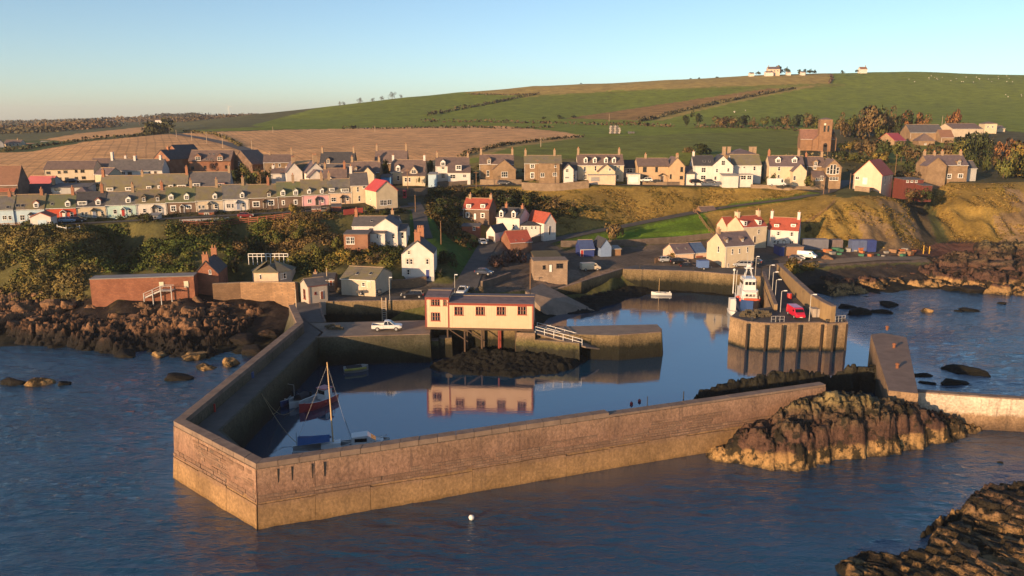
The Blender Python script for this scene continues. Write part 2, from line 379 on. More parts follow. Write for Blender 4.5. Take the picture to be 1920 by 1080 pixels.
# roughness of the ground: cliffs and shore are broken, fields gently rolling
_px, _py = proj(GX, GY, GZ)
_near = GY < 320
cliff = np.where(_near, smooth(0.5, 4, GZ) * (1 - smooth(16, 19, GZ)), 0)
GZ = GZ + np.where(GY > 320, fbm2(GX / 60, GY / 60, 3, 5) * 0.6 * smooth(320, 420, GY), 0)
_cl = smooth(3.5, 7, GZ) * (1 - smooth(13, 17, GZ)) * _near
GZ = GZ + _cl * np.where(_px < 760, fbm2(GX / 9, GY / 16, 3, 41) * 2.6, 0) + _cl * np.where(_px > 1545, (.5 - np.abs(fbm2(GX / 6, GY / 18, 4, 42)) * 2) * 2.2, 0)
GZ = GZ + np.where(_near & (GZ < 4.0) & (GZ > -3), fbm2(GX / 3.0, GY / 3.0, 4, 9) * 0.5, 0)
lg = np.log(gy)
def hgrid(x, y):
    x = np.asarray(x, float); y = np.asarray(y, float)
    fu = np.clip((x / y + UMAX) / (2 * UMAX) * (NU - 1), 0, NU - 1.001); iu = fu.astype(int); fu = fu - iu
    fv = np.interp(np.log(y), lg, np.arange(len(gy))); iv = np.clip(fv.astype(int), 0, len(gy) - 2); fv = fv - iv
    return (GZ[iv, iu] * (1 - fu) + GZ[iv, iu + 1] * fu) * (1 - fv) + (GZ[iv + 1, iu] * (1 - fu) + GZ[iv + 1, iu + 1] * fu) * fv
def G(px, py, y0=110.0, y1=7000.0):
    """point of the ground seen at a measured place"""
    d = ray(px, py); ys = np.exp(np.linspace(math.log(y0), math.log(y1), 1500)); t = ys / d[1]
    hh = hgrid(d[0] * t, ys); rz = CAMH + d[2] * t; b = np.nonzero(rz <= hh)[0]
    if len(b) == 0: k = len(ys) - 1
    else: k = b[0]
    if k > 0 and len(b):
        g0 = rz[k - 1] - hh[k - 1]; g1 = rz[k] - hh[k]; a = g0 / (g0 - g1 + 1e-9); y = ys[k - 1] + a * (ys[k] - ys[k - 1])
    else: y = ys[k]
    t = y / d[1]; return Vector((d[0] * t, y, CAMH + d[2] * t))
def gz(x, y): return float(hgrid(np.array([x]), np.array([y]))[0])
def resample(pts, step):
    out = [Vector(pts[0])]
    for a, b in zip(pts[:-1], pts[1:]):
        n = max(1, int((Vector(b) - Vector(a)).length / step))
        for i in range(1, n + 1): out.append(Vector(a).lerp(Vector(b), i / n))
    return out
def smoothline(pts, it=6):
    p = [Vector(q) for q in pts]
    for _ in range(it): p = [p[0]] + [(p[i - 1] + p[i] * 2 + p[i + 1]) / 4 for i in range(1, len(p) - 1)] + [p[-1]]
    return p
# lanes: carve a level bed, the surface is laid as a ribbon later
LANES = {}
def lane(key, pxs, width, step=1.5, it=8):
    p = smoothline(resample([G(a, b) for a, b in pxs], step), it); LANES[key] = (p, width)
    global GZ
    bx = [q.x for q in p]; by = [q.y for q in p]; m = (GX > min(bx) - 8) & (GX < max(bx) + 8) & (GY > min(by) - 8) & (GY < max(by) + 8)
    d, z = segdist(GX[m], GY[m], [(q.x, q.y, q.z) for q in p[::2] + [p[-1]]])
    w = 1 - smooth(width / 2 + 0.3, width / 2 + 3.0, d); g = GZ[m]; GZ[m] = g * (1 - w) + (z - 0.10) * w
def flatten(poly, z, feather=2.0, mode='set'):
    global GZ
    xs = [p[0] for p in poly]; ys = [p[1] for p in poly]
    m = (GX > min(xs) - feather) & (GX < max(xs) + feather) & (GY > min(ys) - feather) & (GY < max(ys) + feather)
    if not m.any(): return
    ins = inpoly(GX[m], GY[m], [(p[0], p[1]) for p in poly])
    d, _ = segdist(GX[m], GY[m], [(p[0], p[1], 0) for p in list(poly) + [poly[0]]])
    w = np.where(ins, 1.0, 1 - smooth(0, feather, d)); g = GZ[m]
    t = np.minimum(g, z) if mode == 'min' else np.full(g.shape, z)
    GZ[m] = g * (1 - w) + t * w
# ---------------------------------------------------------------- harbour outline, level ground, lanes
def P2(pts, z): return [PZ(a, b, z) for a, b in pts]
dock_poly = P2([(612, 604), (790, 604), (790, 565), (612, 565)], 5)
flatten(dock_poly, -2.5, 1.0, 'min')
basin_poly = P2([(1175, 546), (1300, 548), (1425, 556), (1395, 640), (1250, 640), (1120, 606), (1140, 575)], 0)
flatten(basin_poly, -2.0, 3.0, 'min')
flatten(P2([(575, 700), (800, 680), (800, 900), (430, 900)], 0), -3, 2.0, 'min')
flatten(P2([(1385, 645), (1640, 640), (1580, 560), (1450, 540), (1395, 560)], 0), -2.5, 2.0, 'min')
flatten(P2([(590, 560), (800, 560), (880, 545), (860, 535), (600, 545)], 5), 4.9, 3.0)
flatten(P2([(1040, 452), (1060, 449), (1330, 440), (1337, 444), (1200, 456), (1050, 459)], 7.0), 7.0, 1.0)
lane('harbour_lane', [(872, 545), (880, 520), (900, 485), (912, 462), (926, 447)], 5.0)
lane('village_lane', [(776, 380), (786, 397), (790, 425), (797, 447)], 4.0)
lane('cliff_road', [(1000, 474), (1012, 456), (1080, 440), (1180, 422), (1260, 406), (1340, 391), (1400, 383), (1480, 373), (1548, 361), (1580, 345), (1592, 338)], 4.6)
lane('upper_street', [(800, 352), (900, 348), (1000, 346), (1100, 345), (1200, 347), (1350, 349), (1480, 352), (1548, 361)], 4.5)
lane('cottage_street', [(-60, 425), (60, 422), (150, 419), (260, 413), (330, 409), (420, 404), (520, 399), (600, 394), (680, 396), (772, 386)], 3.8)
lane('yard_road', [(1450, 500), (1500, 495), (1560, 490), (1640, 484), (1740, 484)], 6.0)
lane('farm_road', [(330, 251), (380, 259), (430, 270), (470, 284), (490, 300)], 7.0, 4.0)

# colour of the ground, field by field
px_, py_ = proj(GX, GY, GZ)
px_w = px_ + fbm2(GX / 7, GY / 7, 3, 21) * np.where(GY > 330, 3.5, 5.0); py_w = py_ + fbm2(GX / 7, GY / 7, 3, 22) * np.where(GY > 330, 0.8, 3.0)
CC = np.empty(GX.shape + (3,)); CC[:] = (0.085, 0.085, 0.03)
ROWS = np.zeros(GX.shape)
def paint(poly, c, amt=1.0, rows=None, exact=False):
    m = inpoly(px_ if exact else px_w, py_ if exact else py_w, poly)
    CC[m] = CC[m] * (1 - amt) + np.array(c) * amt
    if rows is not None: ROWS[m] = rows
GREEN, GREEN2, OLIVE, DRY, STUB, PLOUGH, BANK, LAWN, SOIL = (.145, .18, .018), (.165, .20, .020), (.19, .19, .03), (.36, .245, .075), (.62, .34, .145), (.28, .14, .055), (.25, .165, .042), (.10, .17, .016), (.095, .085, .03)
CC[GY > 1500] = (.10, .10, .045)
paint([(-400, 320), (-400, 215), (640, 190), (640, 245), (300, 255), (0, 284)], (.10, .10, .04))
paint([(470, 236), (640, 190), (1000, 150), (1540, 125), (2200, 120), (2200, 330), (1500, 310), (1090, 258), (650, 244)], GREEN2)
paint([(860, 176), (1000, 155), (1250, 145), (1440, 135), (1550, 133), (1562, 156), (1400, 163), (1150, 170), (1000, 182), (930, 184)], DRY, .85)
paint([(980, 180), (1200, 168), (1420, 160), (1560, 156), (1600, 160), (1420, 172), (1200, 178)], OLIVE)
paint([(470, 234), (740, 184), (870, 174), (990, 180), (800, 214), (620, 233)], GREEN)
paint([(800, 222), (1010, 180), (1200, 170), (1420, 163), (1330, 182), (1130, 222)], GREEN)
paint([(1060, 222), (1180, 205), (1330, 182), (1440, 166), (1480, 168), (1340, 190), (1215, 226)], PLOUGH, .8)
paint([(1190, 226), (1345, 190), (1490, 163), (1545, 158), (1520, 164), (1360, 196), (1240, 226)], DRY, .7)
paint([(645, 234), (800, 229), (1150, 236), (1150, 252), (950, 244), (660, 242)], GREEN)
paint([(840, 345), (870, 300), (960, 275), (1095, 258), (1500, 243), (1515, 300), (1290, 306), (1290, 345)], (.155, .17, .026), 1, 0.12)
paint([(860, 312), (960, 292), (1100, 300), (1280, 300), (1290, 345), (860, 345)], (.15, .105, .045), .7)
paint([(-400, 350), (-400, 292), (0, 285), (140, 268), (300, 252), (420, 247), (520, 244), (700, 240), (940, 236), (1060, 248), (1095, 256), (960, 273), (870, 298), (830, 325), (840, 350)], STUB, 1, 1.0)
paint([(880, 300), (960, 276), (1095, 258), (1092, 254), (950, 268), (860, 296)], DRY, .8)
paint([(40, 268), (150, 250), (290, 236), (315, 240), (300, 247), (200, 257), (90, 268)], STUB, .8)
paint([(330, 246), (560, 234), (680, 240), (420, 246)], GREEN)
paint([(0, 266), (90, 262), (150, 268), (60, 284), (0, 286)], (.06, .085, .025))
paint([(1300, 218), (1600, 200), (2000, 200), (2000, 244), (1500, 240), (1300, 240)], GREEN2)
paint([(1500, 345), (1500, 245), (1700, 235), (1960, 250), (1960, 350)], (.085, .075, .03))
paint([(1560, 300), (1700, 260), (1800, 262), (1760, 300), (1690, 310)], OLIVE)
paint([(-300, 350), (60, 338), (480, 325), (560, 305), (820, 310), (860, 345), (780, 400), (400, 430), (-300, 445)], (.075, .065, .035))
paint([(-300, 423), (100, 415), (420, 402), (640, 398), (760, 398), (800, 520), (560, 560), (-300, 580)], SOIL)
paint([(800, 350), (900, 348), (1200, 350), (1500, 356), (1580, 370), (1700, 368), (1765, 470), (1480, 468), (1460, 440), (1340, 440), (1300, 398), (1050, 440), (1000, 450), (850, 460), (800, 400)], BANK)
paint([(1740, 345), (1960, 340), (1960, 450), (1860, 462), (1780, 458), (1755, 400)], BANK)
paint([(1690, 385), (1730, 375), (1760, 470), (1740, 475)], (.08, .06, .035))
for pl in ([(1590, 395), (1640, 400), (1690, 440), (1745, 472), (1600, 472), (1620, 440)], [(1640, 372), (1690, 380), (1740, 468), (1700, 440)], [(1860, 405), (1930, 395), (1940, 460), (1880, 460)], [(1880, 345), (1920, 360), (1930, 400), (1895, 385)]):
    paint(pl, (.20, .135, .085), .75)
paint([(1040, 457), (1062, 446), (1180, 419), (1300, 399), (1318, 398), (1340, 443), (1200, 455)], LAWN)
paint([(1010, 450), (1180, 418), (1400, 378), (1540, 358), (1540, 368), (1330, 398), (1180, 432), (1040, 455)], (.075, .11, .02))
paint([(764, 392), (784, 398), (806, 402), (892, 452), (905, 470), (872, 520), (845, 500), (800, 470), (770, 455)], (.05, .10, .016))
paint([(845, 535), (880, 500), (905, 455), (960, 440), (1010, 452), (1060, 470), (1250, 458), (1330, 452), (1480, 455), (1500, 500), (1430, 512), (1170, 508), (1090, 530), (1010, 545), (900, 548)], (.12, .095, .075), exact=False)
paint([(590, 560), (600, 530), (700, 520), (830, 530), (890, 545), (800, 562)], (.09, .078, .066))
paint([(1000, 530), (1060, 505), (1180, 505), (1090, 530), (1010, 545)], (.22, .16, .12), .8)
paint([(1500, 500), (1530, 470), (1740, 470), (1765, 485), (1740, 492), (1540, 500)], (.13, .095, .07))
ls = (GZ < 4.6) & (px_ < 560) & (GY < 185) & (GY > 90); CC[ls] = (.028, .021, .018)
rs = (GZ < 3.4) & (px_ > 1490) & (GY > 150) & (GY < 262); CC[rs] = (.045, .036, .03)
beach = inpoly(px_w, py_w, [(1690, 470), (1760, 455), (1860, 455), (1870, 480), (1760, 482)]) ; CC[beach] = (.16, .075, .05)
CC[(GZ < 1.2) & (GY < 262)] = (.02, .019, .014)
terr = np.stack([GX, GY, GZ], -1).reshape(-1, 3); ny_ = len(gy)
ii = np.arange(ny_ * NU).reshape(ny_, NU)
tf = np.stack([ii[:-1, :-1], ii[:-1, 1:], ii[1:, 1:], ii[1:, :-1]], -1).reshape(-1, 4)
m, nt, b = _nt('ground'); L = nt.links
a = N(nt, 'ShaderNodeAttribute', attribute_name='Col'); pos = N(nt, 'ShaderNodeNewGeometry').outputs['Position']
n1 = noise(nt, pos, 0.10, 7, 0.68); n2 = noise(nt, pos, 1.3, 5, 0.65)
c = mixc(nt, 1.0, a.outputs['Color'], ramp(nt, n1, [(0.28, .55), (0.72, 1.4)]), 'MULTIPLY')
c = mixc(nt, 1.0, c, ramp(nt, n2, [(0.25, .6), (0.75, 1.35)]), 'MULTIPLY')
c = mixc(nt, ramp(nt, noise(nt, pos, 0.35, 5), [(0.55, 0.0), (0.8, 0.35)]), c, (.19, .14, .05))
rw = N(nt, 'ShaderNodeAttribute', attribute_name='rows')
mp = N(nt, 'ShaderNodeMapping'); mp.inputs['Rotation'].default_value = (0, 0, math.radians(-24)); L.new(pos, mp.inputs[0])
wv = N(nt, 'ShaderNodeTexWave'); wv.inputs['Scale'].default_value = 0.075; wv.inputs['Distortion'].default_value = 1.6; wv.inputs['Detail'].default_value = 2; wv.inputs['Detail Scale'].default_value = 0.25; L.new(mp.outputs[0], wv.inputs[0])
wf = ramp(nt, wv.outputs['Fac'], [(0.0, 1.0), (0.06, 0.75), (0.12, 0.0)])
mu = N(nt, 'ShaderNodeMath', operation='MULTIPLY'); L.new(wf, mu.inputs[0]); L.new(rw.outputs['Fac'], mu.inputs[1])
mu2 = N(nt, 'ShaderNodeMath', operation='MULTIPLY'); L.new(mu.outputs[0], mu2.inputs[0]); mu2.inputs[1].default_value = 0.30
c = mixc(nt, mu2.outputs[0], c, (.15, .09, .045))
L.new(c, b.inputs['Base Color']); b.inputs['Roughness'].default_value = 0.95; b.inputs['Specular IOR Level'].default_value = 0.1
bump(nt, b, n2, 0.5, 0.35)
GROUND = m
gm = new_mesh('ground', terr, tf, [GROUND], smooth_=True, col=CC.reshape(-1, 3))
ra = gm.attributes.new('rows', 'FLOAT', 'POINT'); ra.data.foreach_set('value', ROWS.ravel().astype(np.float32))
tag(obj('ground', gm), kind='structure')

# lanes
M_ASPH = mat('asphalt', (.095, .086, .078), (.05, .047, .046), .85, .30, .25, 9, streak=0)
M_CONC = mat('concrete', (.25, .19, .145), (.17, .13, .10), .85, .5, .3, 5, streak=.3)
M_TRACK = mat('gravel_track', (.27, .19, .12), (.17, .125, .08), .95, .6, .4, 6)
def ribbon(name, pts, width, m, lift=0.03, kerb=False):
    v = []; f = []
    for i, p in enumerate(pts):
        t = (pts[min(i + 1, len(pts) - 1)] - pts[max(i - 1, 0)]); t.z = 0; t.normalize(); s = Vector((-t.y, t.x, 0)) * width / 2
        q = p + Vector((0, 0, lift)); v += [q + s, q - s]
        if i: k = 2 * i; f.append((k - 2, k - 1, k + 1, k))
    return tag(obj(name, new_mesh(name, v, f, [m])), kind='structure')
for key, (p, w) in LANES.items():
    ribbon(key, p, w, M_TRACK if key == 'yard_road' else M_ASPH)

# ---------------------------------------------------------------- sea: one sheet, ruffled outside, calm within the walls
calm_poly = [(p.x, p.y) for p in P2([(440, 880), (1140, 862), (1560, 730), (1640, 700), (1600, 655), (1400, 560), (1430, 500), (1000, 500), (560, 560), (560, 640)], 0)]
wu = np.concatenate([[-1.5, -1.2, -1.0], np.linspace(-.85, .85, 520), [1.0, 1.2, 1.5]]); wy = np.concatenate([np.exp(np.arange(math.log(20), math.log(56), .02)), np.exp(np.arange(math.log(56), math.log(150), .0036)), np.exp(np.arange(math.log(150), math.log(260), .008)), [300, 400, 600, 1000]])
WY, WU = np.meshgrid(wy, wu, indexing='ij'); WX = WU * WY
d, _ = segdist(WX, WY, [(p[0], p[1], 0) for p in calm_poly + calm_poly[:1]])
ruf = np.where(inpoly(WX, WY, calm_poly), 0.0, smooth(0, 14, d))
wi = np.arange(WX.size).reshape(WX.shape)
m, nt, b = _nt('sea_water'); L = nt.links
at = N(nt, 'ShaderNodeAttribute', attribute_name='ruffle'); pos = N(nt, 'ShaderNodeNewGeometry').outputs['Position']
b.inputs['Base Color'].default_value = (.006, .040, .085, 1); b.inputs['IOR'].default_value = 3.0; b.inputs['Specular IOR Level'].default_value = 0.5
b.inputs['Roughness'].default_value = 0.03
def wmap(rz, sc):
    mp = N(nt, 'ShaderNodeMapping'); mp.inputs['Rotation'].default_value = (0, 0, math.radians(rz)); mp.inputs['Scale'].default_value = sc; L.new(pos, mp.inputs[0]); return mp.outputs[0]
w1 = noise(nt, wmap(24, (.30, .85, 1)), 1.0, 3, .5, dist=.4); w2 = noise(nt, wmap(-12, (1.1, 2.4, 1)), 1.0, 4, .6, dist=.3); w3 = noise(nt, wmap(40, (.05, .09, 1)), 1.0, 3)
def mth(op, a, bb, c=None):
    n = N(nt, 'ShaderNodeMath', operation=op)
    for i, v in enumerate((a, bb, c)):
        if v is None: continue
        if isinstance(v, (int, float)): n.inputs[i].default_value = v
        else: L.new(v, n.inputs[i])
    return n.outputs[0]
w4 = noise(nt, wmap(10, (2.6, 5.5, 1)), 1.0, 3, .6)
L.new(mth('MULTIPLY_ADD', at.outputs['Fac'], -1.6, 3.4), b.inputs['IOR'])
hh = mth('MULTIPLY_ADD', w4, .22, mth('MULTIPLY_ADD', w2, .5, w1))
gust = ramp(nt, w3, [(.3, .55), (.7, 1.25)])
amp = mth('MULTIPLY', mth('MULTIPLY_ADD', at.outputs['Fac'], 0.97, 0.03), gust)
nb = N(nt, 'ShaderNodeBump'); nb.inputs['Strength'].default_value = 1.0
L.new(mth('MULTIPLY', amp, 0.30), nb.inputs['Distance']); L.new(hh, nb.inputs['Height']); L.new(nb.outputs[0], b.inputs['Normal'])
SEA = m
def swell(x, y, lam, crest, rot, seed):
    c, s_ = math.cos(rot), math.sin(rot); u, v = x * c + y * s_, -x * s_ + y * c
    v = v + vn2(x / 9, y / 9, seed + 5) * 1.2; n_ = vn2(u / crest, v / lam * 2, seed); return (1 - np.abs(n_)) * 2 - 1.3
WZ = ruf * (swell(WX, WY, 3.4, 4.2, -.16, 1) * .085 + swell(WX, WY, 1.7, 2.0, .10, 7) * .05 + vn2(WX / 14, WY / 9, 3) * .10 - .06) * (1 - smooth(120, 210, WY))
sm = new_mesh('sea', np.stack([WX, WY, WZ], -1).reshape(-1, 3), np.stack([wi[:-1, :-1], wi[:-1, 1:], wi[1:, 1:], wi[1:, :-1]], -1).reshape(-1, 4), [SEA], smooth_=True)
ra = sm.attributes.new('ruffle', 'FLOAT', 'POINT'); ra.data.foreach_set('value', ruf.ravel().astype(np.float32))
tag(obj('sea', sm), kind='structure')
# ---------------------------------------------------------------- sea walls, quays and piers
def tidal(name, stops, sx=(1, 1, 1), c_dark=None, bmp=.5, zs=8.0, wob=.22, rough=.9, patchy=0):
    """stone or concrete whose colour changes with the height of the tide marks"""
    if name in MATS: return MATS[name]
    m, nt, b = _nt(name); L = nt.links
    pos = N(nt, 'ShaderNodeNewGeometry').outputs['Position']; sp = N(nt, 'ShaderNodeSeparateXYZ'); L.new(pos, sp.inputs[0])
    n1 = noise(nt, pos, .8, 5, .6); n2 = noise(nt, pos, 3.2, 5, .65); n0 = noise(nt, pos, .22, 4, .6)
    zz = mth2(nt, 'MULTIPLY_ADD', sp.outputs[2], 1 / zs, 0.0); zz = mth2(nt, 'MULTIPLY_ADD', n1, wob, zz); zz = mth2(nt, 'ADD', zz, -wob / 2)
    c = ramp(nt, zz, stops)
    c = mixc(nt, 1.0, c, ramp(nt, n2, [(.25, .55), (.75, 1.35)]), 'MULTIPLY')
    c = mixc(nt, 1.0, c, ramp(nt, n0, [(.3, .7), (.7, 1.2)]), 'MULTIPLY')
    if patchy: c = mixc(nt, ramp(nt, noise(nt, pos, .42, 6, .7), [(.50 - patchy, 0), (.56 - patchy * .8, .92)]), c, (.016, .015, .010))
    st = noise(nt, pos, 1.0, 4, .6, sx=(1.6, 1.6, .16) if not patchy else (.8, 2.2, 1.5))
    c = mixc(nt, ramp(nt, st, [(.55, 0), (.72, .55)]), c, c_dark or (.05, .04, .03))
    L.new(c, b.inputs['Base Color']); b.inputs['Roughness'].default_value = rough; b.inputs['Specular IOR Level'].default_value = .2
    bump(nt, b, mth2(nt, 'MULTIPLY_ADD', n2, .7, n1), bmp, .18)
    MATS[name] = m; return m
def mth2(nt, op, a, bb, c=None):
    n = N(nt, 'ShaderNodeMath', operation=op)
    for i, v in enumerate((a, bb, c)):
        if v is None: continue
        if isinstance(v, (int, float)): n.inputs[i].default_value = v
        else: nt.links.new(v, n.inputs[i])
    return n.outputs[0]
OCHRE = (.30, .185, .07)
M_PLINTH = tidal('algae_band_concrete', [(0, (.20, .12, .05)), (.05, (.26, .16, .075)), (.25, (.25, .155, .08)), (.31, (.21, .13, .08))], wob=.12, bmp=.35, c_dark=(.13, .085, .05))
M_WALL = tidal('weathered_sea_wall', [(0, (.17, .10, .05)), (.31, (.25, .155, .075)), (.37, (.20, .118, .08)), (.5, (.22, .13, .09)), (.85, (.25, .16, .11))], bmp=.5, wob=.14, c_dark=(.07, .05, .045))
M_STONE = [masonry('rubble_stone_%s' % k, a, b_, (.10, .075, .06), .55, .3, stain=(.13, .08, .055)) for k, a, b_ in (('a', (.23, .135, .09), (.18, .105, .072)), ('b', (.27, .17, .115), (.20, .125, .09)), ('c', (.17, .10, .07), (.22, .14, .10)))]
M_COPE = mat('coping_concrete', (.23, .165, .125), (.14, .10, .08), .9, .7, .4, 6, streak=.2)
M_DECK = mat('pier_deck', (.12, .105, .095), (.075, .068, .062), .9, .5, .4, 4, streak=0)
M_WEED = tidal('quay_wall_with_weed', [(0, (.012, .012, .009)), (.28, (.02, .02, .012)), (.36, (.11, .085, .045)), (.5, (.20, .145, .075)), (.7, (.24, .175, .10))], bmp=.6, c_dark=(.03, .03, .018))
M_GREENWALL = tidal('green_inner_wall', [(0, (.012, .012, .009)), (.25, (.025, .028, .016)), (.5, (.075, .07, .045)), (.8, (.12, .10, .075))], bmp=.6, c_dark=(.03, .035, .02))
def xy(p): return Vector((p[0], p[1]))
def offset(line, d):                                    # offset an open plan polyline to its left by d
    out = []
    for i, p in enumerate(line):
        p = xy(p); ds = []
        if i: ds.append((p - xy(line[i - 1])).normalized())
        if i < len(line) - 1: ds.append((xy(line[i + 1]) - p).normalized())
        ns = [Vector((-q.y, q.x)) for q in ds]; n = sum(ns, Vector((0, 0))).normalized(); out.append(p + n * d / max(.35, n.dot(ns[0])))
    return out
A = PZ(325, 788, 7.0); B = PZ(480, 868, 7.0); C = PZ(1142, 780, 6.5); D = PZ(1548, 725, 6.3)
E1 = PZ(556, 604, 7.0); E0 = PZ(541, 569, 7.2)
line = [E0, E1, A, B, C, D]                             # outer top edge, sea on the right-hand side
out_top = [xy(p) for p in line]; out_bot = [offset(line, d_)[i] for i, d_ in enumerate((-3.2, -2.0, -.75, -.75, -.75, -.75))]
in_par = offset(line, 1.15); in_deck = offset(line, 6.6)
bw = thing('breakwater', 'long angled stone breakwater with parapet and ochre tide band enclosing the near harbour', 'breakwater', (B.x, B.y, 0))
O = Vector((B.x, B.y, 0))
def strip_prism(mb, lo_a, lo_b, hi_a, hi_b, z0, z1):    # segments between two polylines
    for i in range(len(lo_a) - 1):
        mb.add([(*lo_a[i], z0), (*lo_a[i + 1], z0), (*lo_b[i + 1], z0), (*lo_b[i], z0), (*hi_a[i], z1), (*hi_a[i + 1], z1), (*hi_b[i + 1], z1), (*hi_b[i], z1)],
               [(0, 3, 2, 1), (4, 5, 6, 7), (0, 1, 5, 4), (2, 3, 7, 6)] + ([(3, 0, 4, 7)] if i == 0 else []) + ([(1, 2, 6, 5)] if i == len(lo_a) - 2 else []))
def rel(pts): return [p - xy(O) for p in pts]
mid_deck = [p.copy() for p in in_deck]
# the deck is wide along the left arm, narrow behind the long front
wl_ = [1.3, 4.3, 4.6, 2.0, 2.2, 2.2]
in_deck = [offset(line, wl_[i])[i] for i in range(6)]
k1, k0 = rel(out_bot), rel(out_top); kd = rel(in_deck); kp = rel(in_par)
b1 = MB(); strip_prism(b1, k1, kd, k0, kd, -4, 5.0); b1.build('wall', M_GREENWALL, bw)
b1 = MB(); strip_prism(b1, [p.lerp(q, .0) for p, q in zip(k0, kp)], kp, k0, kp, 5.0, 6.35); b1.build('parapet', M_GREENWALL, bw)
b1 = MB()
strip_prism(b1, [p.lerp(q, .1) for p, q in zip(kd, kp)], [p.lerp(q, .98) for p, q in zip(kd, kp)], [p.lerp(q, .1) for p, q in zip(kd, kp)], [p.lerp(q, .98) for p, q in zip(kd, kp)], 5.0, 5.03)
b1.build('deck', M_DECK, bw)
def along(a, b, s): return a.lerp(b, s)
# facing: panels with open joints, rubble courses set proud on the older lengths
unit = {}
def hexa(a0, a1, b0, b1, z0, z1, dep0, dep1, nrm):      # block on a battered face between stations a and b
    v = []
    for z, (p, q) in ((z0, (a0, b0)), (z1, (a1, b1))):
        for pt in (p, q): v.append((*(pt + nrm * dep0), z)); v.append((*(pt + nrm * dep1), z))
    return v, [(0, 1, 3, 2), (4, 6, 7, 5), (1, 5, 7, 3), (0, 2, 6, 4), (0, 4, 5, 1), (2, 3, 7, 6)]
def face_pt(i, s, z):                                    # point on the outer face of segment i
    t = (z + 4) / 9.0; t = min(1, max(0, t)); return along(along(k1[i], k1[i + 1], s), along(k0[i], k0[i + 1], s), t)
stones = []
for i in range(2, 5):
    a, b = k0[i], k0[i + 1]; Lg = (b - a).length; nrm = Vector(((b - a).y, -(b - a).x)).normalized(); npan = max(2, round(Lg / 5.6)); 
    for k in range(npan):
        s0, s1 = (k + .003) / npan, (k + .997) / npan
        zt = 2.55 + .15 * math.sin(k * 1.7)
        v, f = hexa(face_pt(i, s0, -3), face_pt(i, s0, zt), face_pt(i, s1, -3), face_pt(i, s1, zt), -3, zt, .02, .16 + .03 * RNG.random(), nrm)
        MB().add(v, f).build('plinth_panel', M_PLINTH, bw)
        v, f = hexa(face_pt(i, s0, zt + .03), face_pt(i, s0, 6.3), face_pt(i, s1, zt + .03), face_pt(i, s1, 6.3), zt + .03, 6.3, .0, .05 + .05 * RNG.random(), nrm)
        MB().add(v, f).build('panel', M_WALL, bw)
    z = 2.75
    while z < 6.1:
        h = .34 + .2 * RNG.random(); s = 0
        top = 6.1 if i == 2 else (5.1 + .5 * vn2(np.array([i * 7.]), np.array([3.]))[0])
        while s < Lg - .4 and z + h < top:
            w = .5 + 1.0 * RNG.random()
            if vn2(np.array([s / 9 + i * 30]), np.array([z / 1.6]), 4)[0] > (-.35 if i == 2 else -.12) or z < 3.3:
                stones.append((i, s / Lg, min(1, (s + w - .04) / Lg), z, z + h - .04, .06 + .08 * RNG.random(), nrm))
            s += w
        z += h
stones.sort(key=lambda t: (k0[t[0]].lerp(k0[t[0] + 1], t[1]) + xy(O)).length)
rest = [MB(), MB(), MB()]
for j, (i, s0, s1, z0, z1, d, nrm) in enumerate(stones):
    v, f = hexa(face_pt(i, s0, z0), face_pt(i, s0, z1), face_pt(i, s1, z0), face_pt(i, s1, z1), z0, z1, .0, d + .04, nrm)
    q = int(RNG.integers(0, 3))
    if j < 290: MB().add(v, f).build('stone', M_STONE[q], bw)
    else: rest[0].k = q; rest[0].add(v, f)
tag(rest[0].build('stonework', M_STONE, bw), kind='stuff')
# coping, one stone after another
for i in range(5):
    a, b = k0[i], k0[i + 1]; Lg = (b - a).length; n = max(2, round(Lg / 2.1)); z = 7.0 if i < 3 else 6.36
    for k in range(n):
        s0, s1 = (k + .012) / n, (k + .988) / n
        p = [along(a, b, s0), along(a, b, s1), along(kp[i], kp[i + 1], s1), along(kp[i], kp[i + 1], s0)]
        dz = .03 * RNG.random(); up = 6.36 if i < 4 else 6.30
        MB().prism([tuple(q) for q in p], up, up + (.30 if i == 4 else .55) + dz).build('coping_stone', M_COPE, bw)
# iron ladder recesses and drain slots on the near face, their shade added as dark strips, railing chain on the left arm
for px, py, h in ((514, 890, 1.5), (545, 884, 1.5), (585, 878, 1.6), (608, 874, 1.6)):
    p = PZ(px, py, 6.0) - O; s = (xy(p) - k0[3]).length / (k0[4] - k0[3]).length; q = along(k0[3], k0[4], s); nrm = Vector(((k0[4] - k0[3]).y, -(k0[4] - k0[3]).x)).normalized(); t = (k0[4] - k0[3]).normalized()
    mb = MB(); mb.prism([tuple(q - t * .04 + nrm * .02), tuple(q - t * .04 + nrm * .20), tuple(q + t * .04 + nrm * .20), tuple(q + t * .04 + nrm * .02)], 6.1 - h, 6.1)
    mb.build('slot_strip', mat('slot_shade', (.03, .024, .02), (.02, .016, .013), .9), bw)

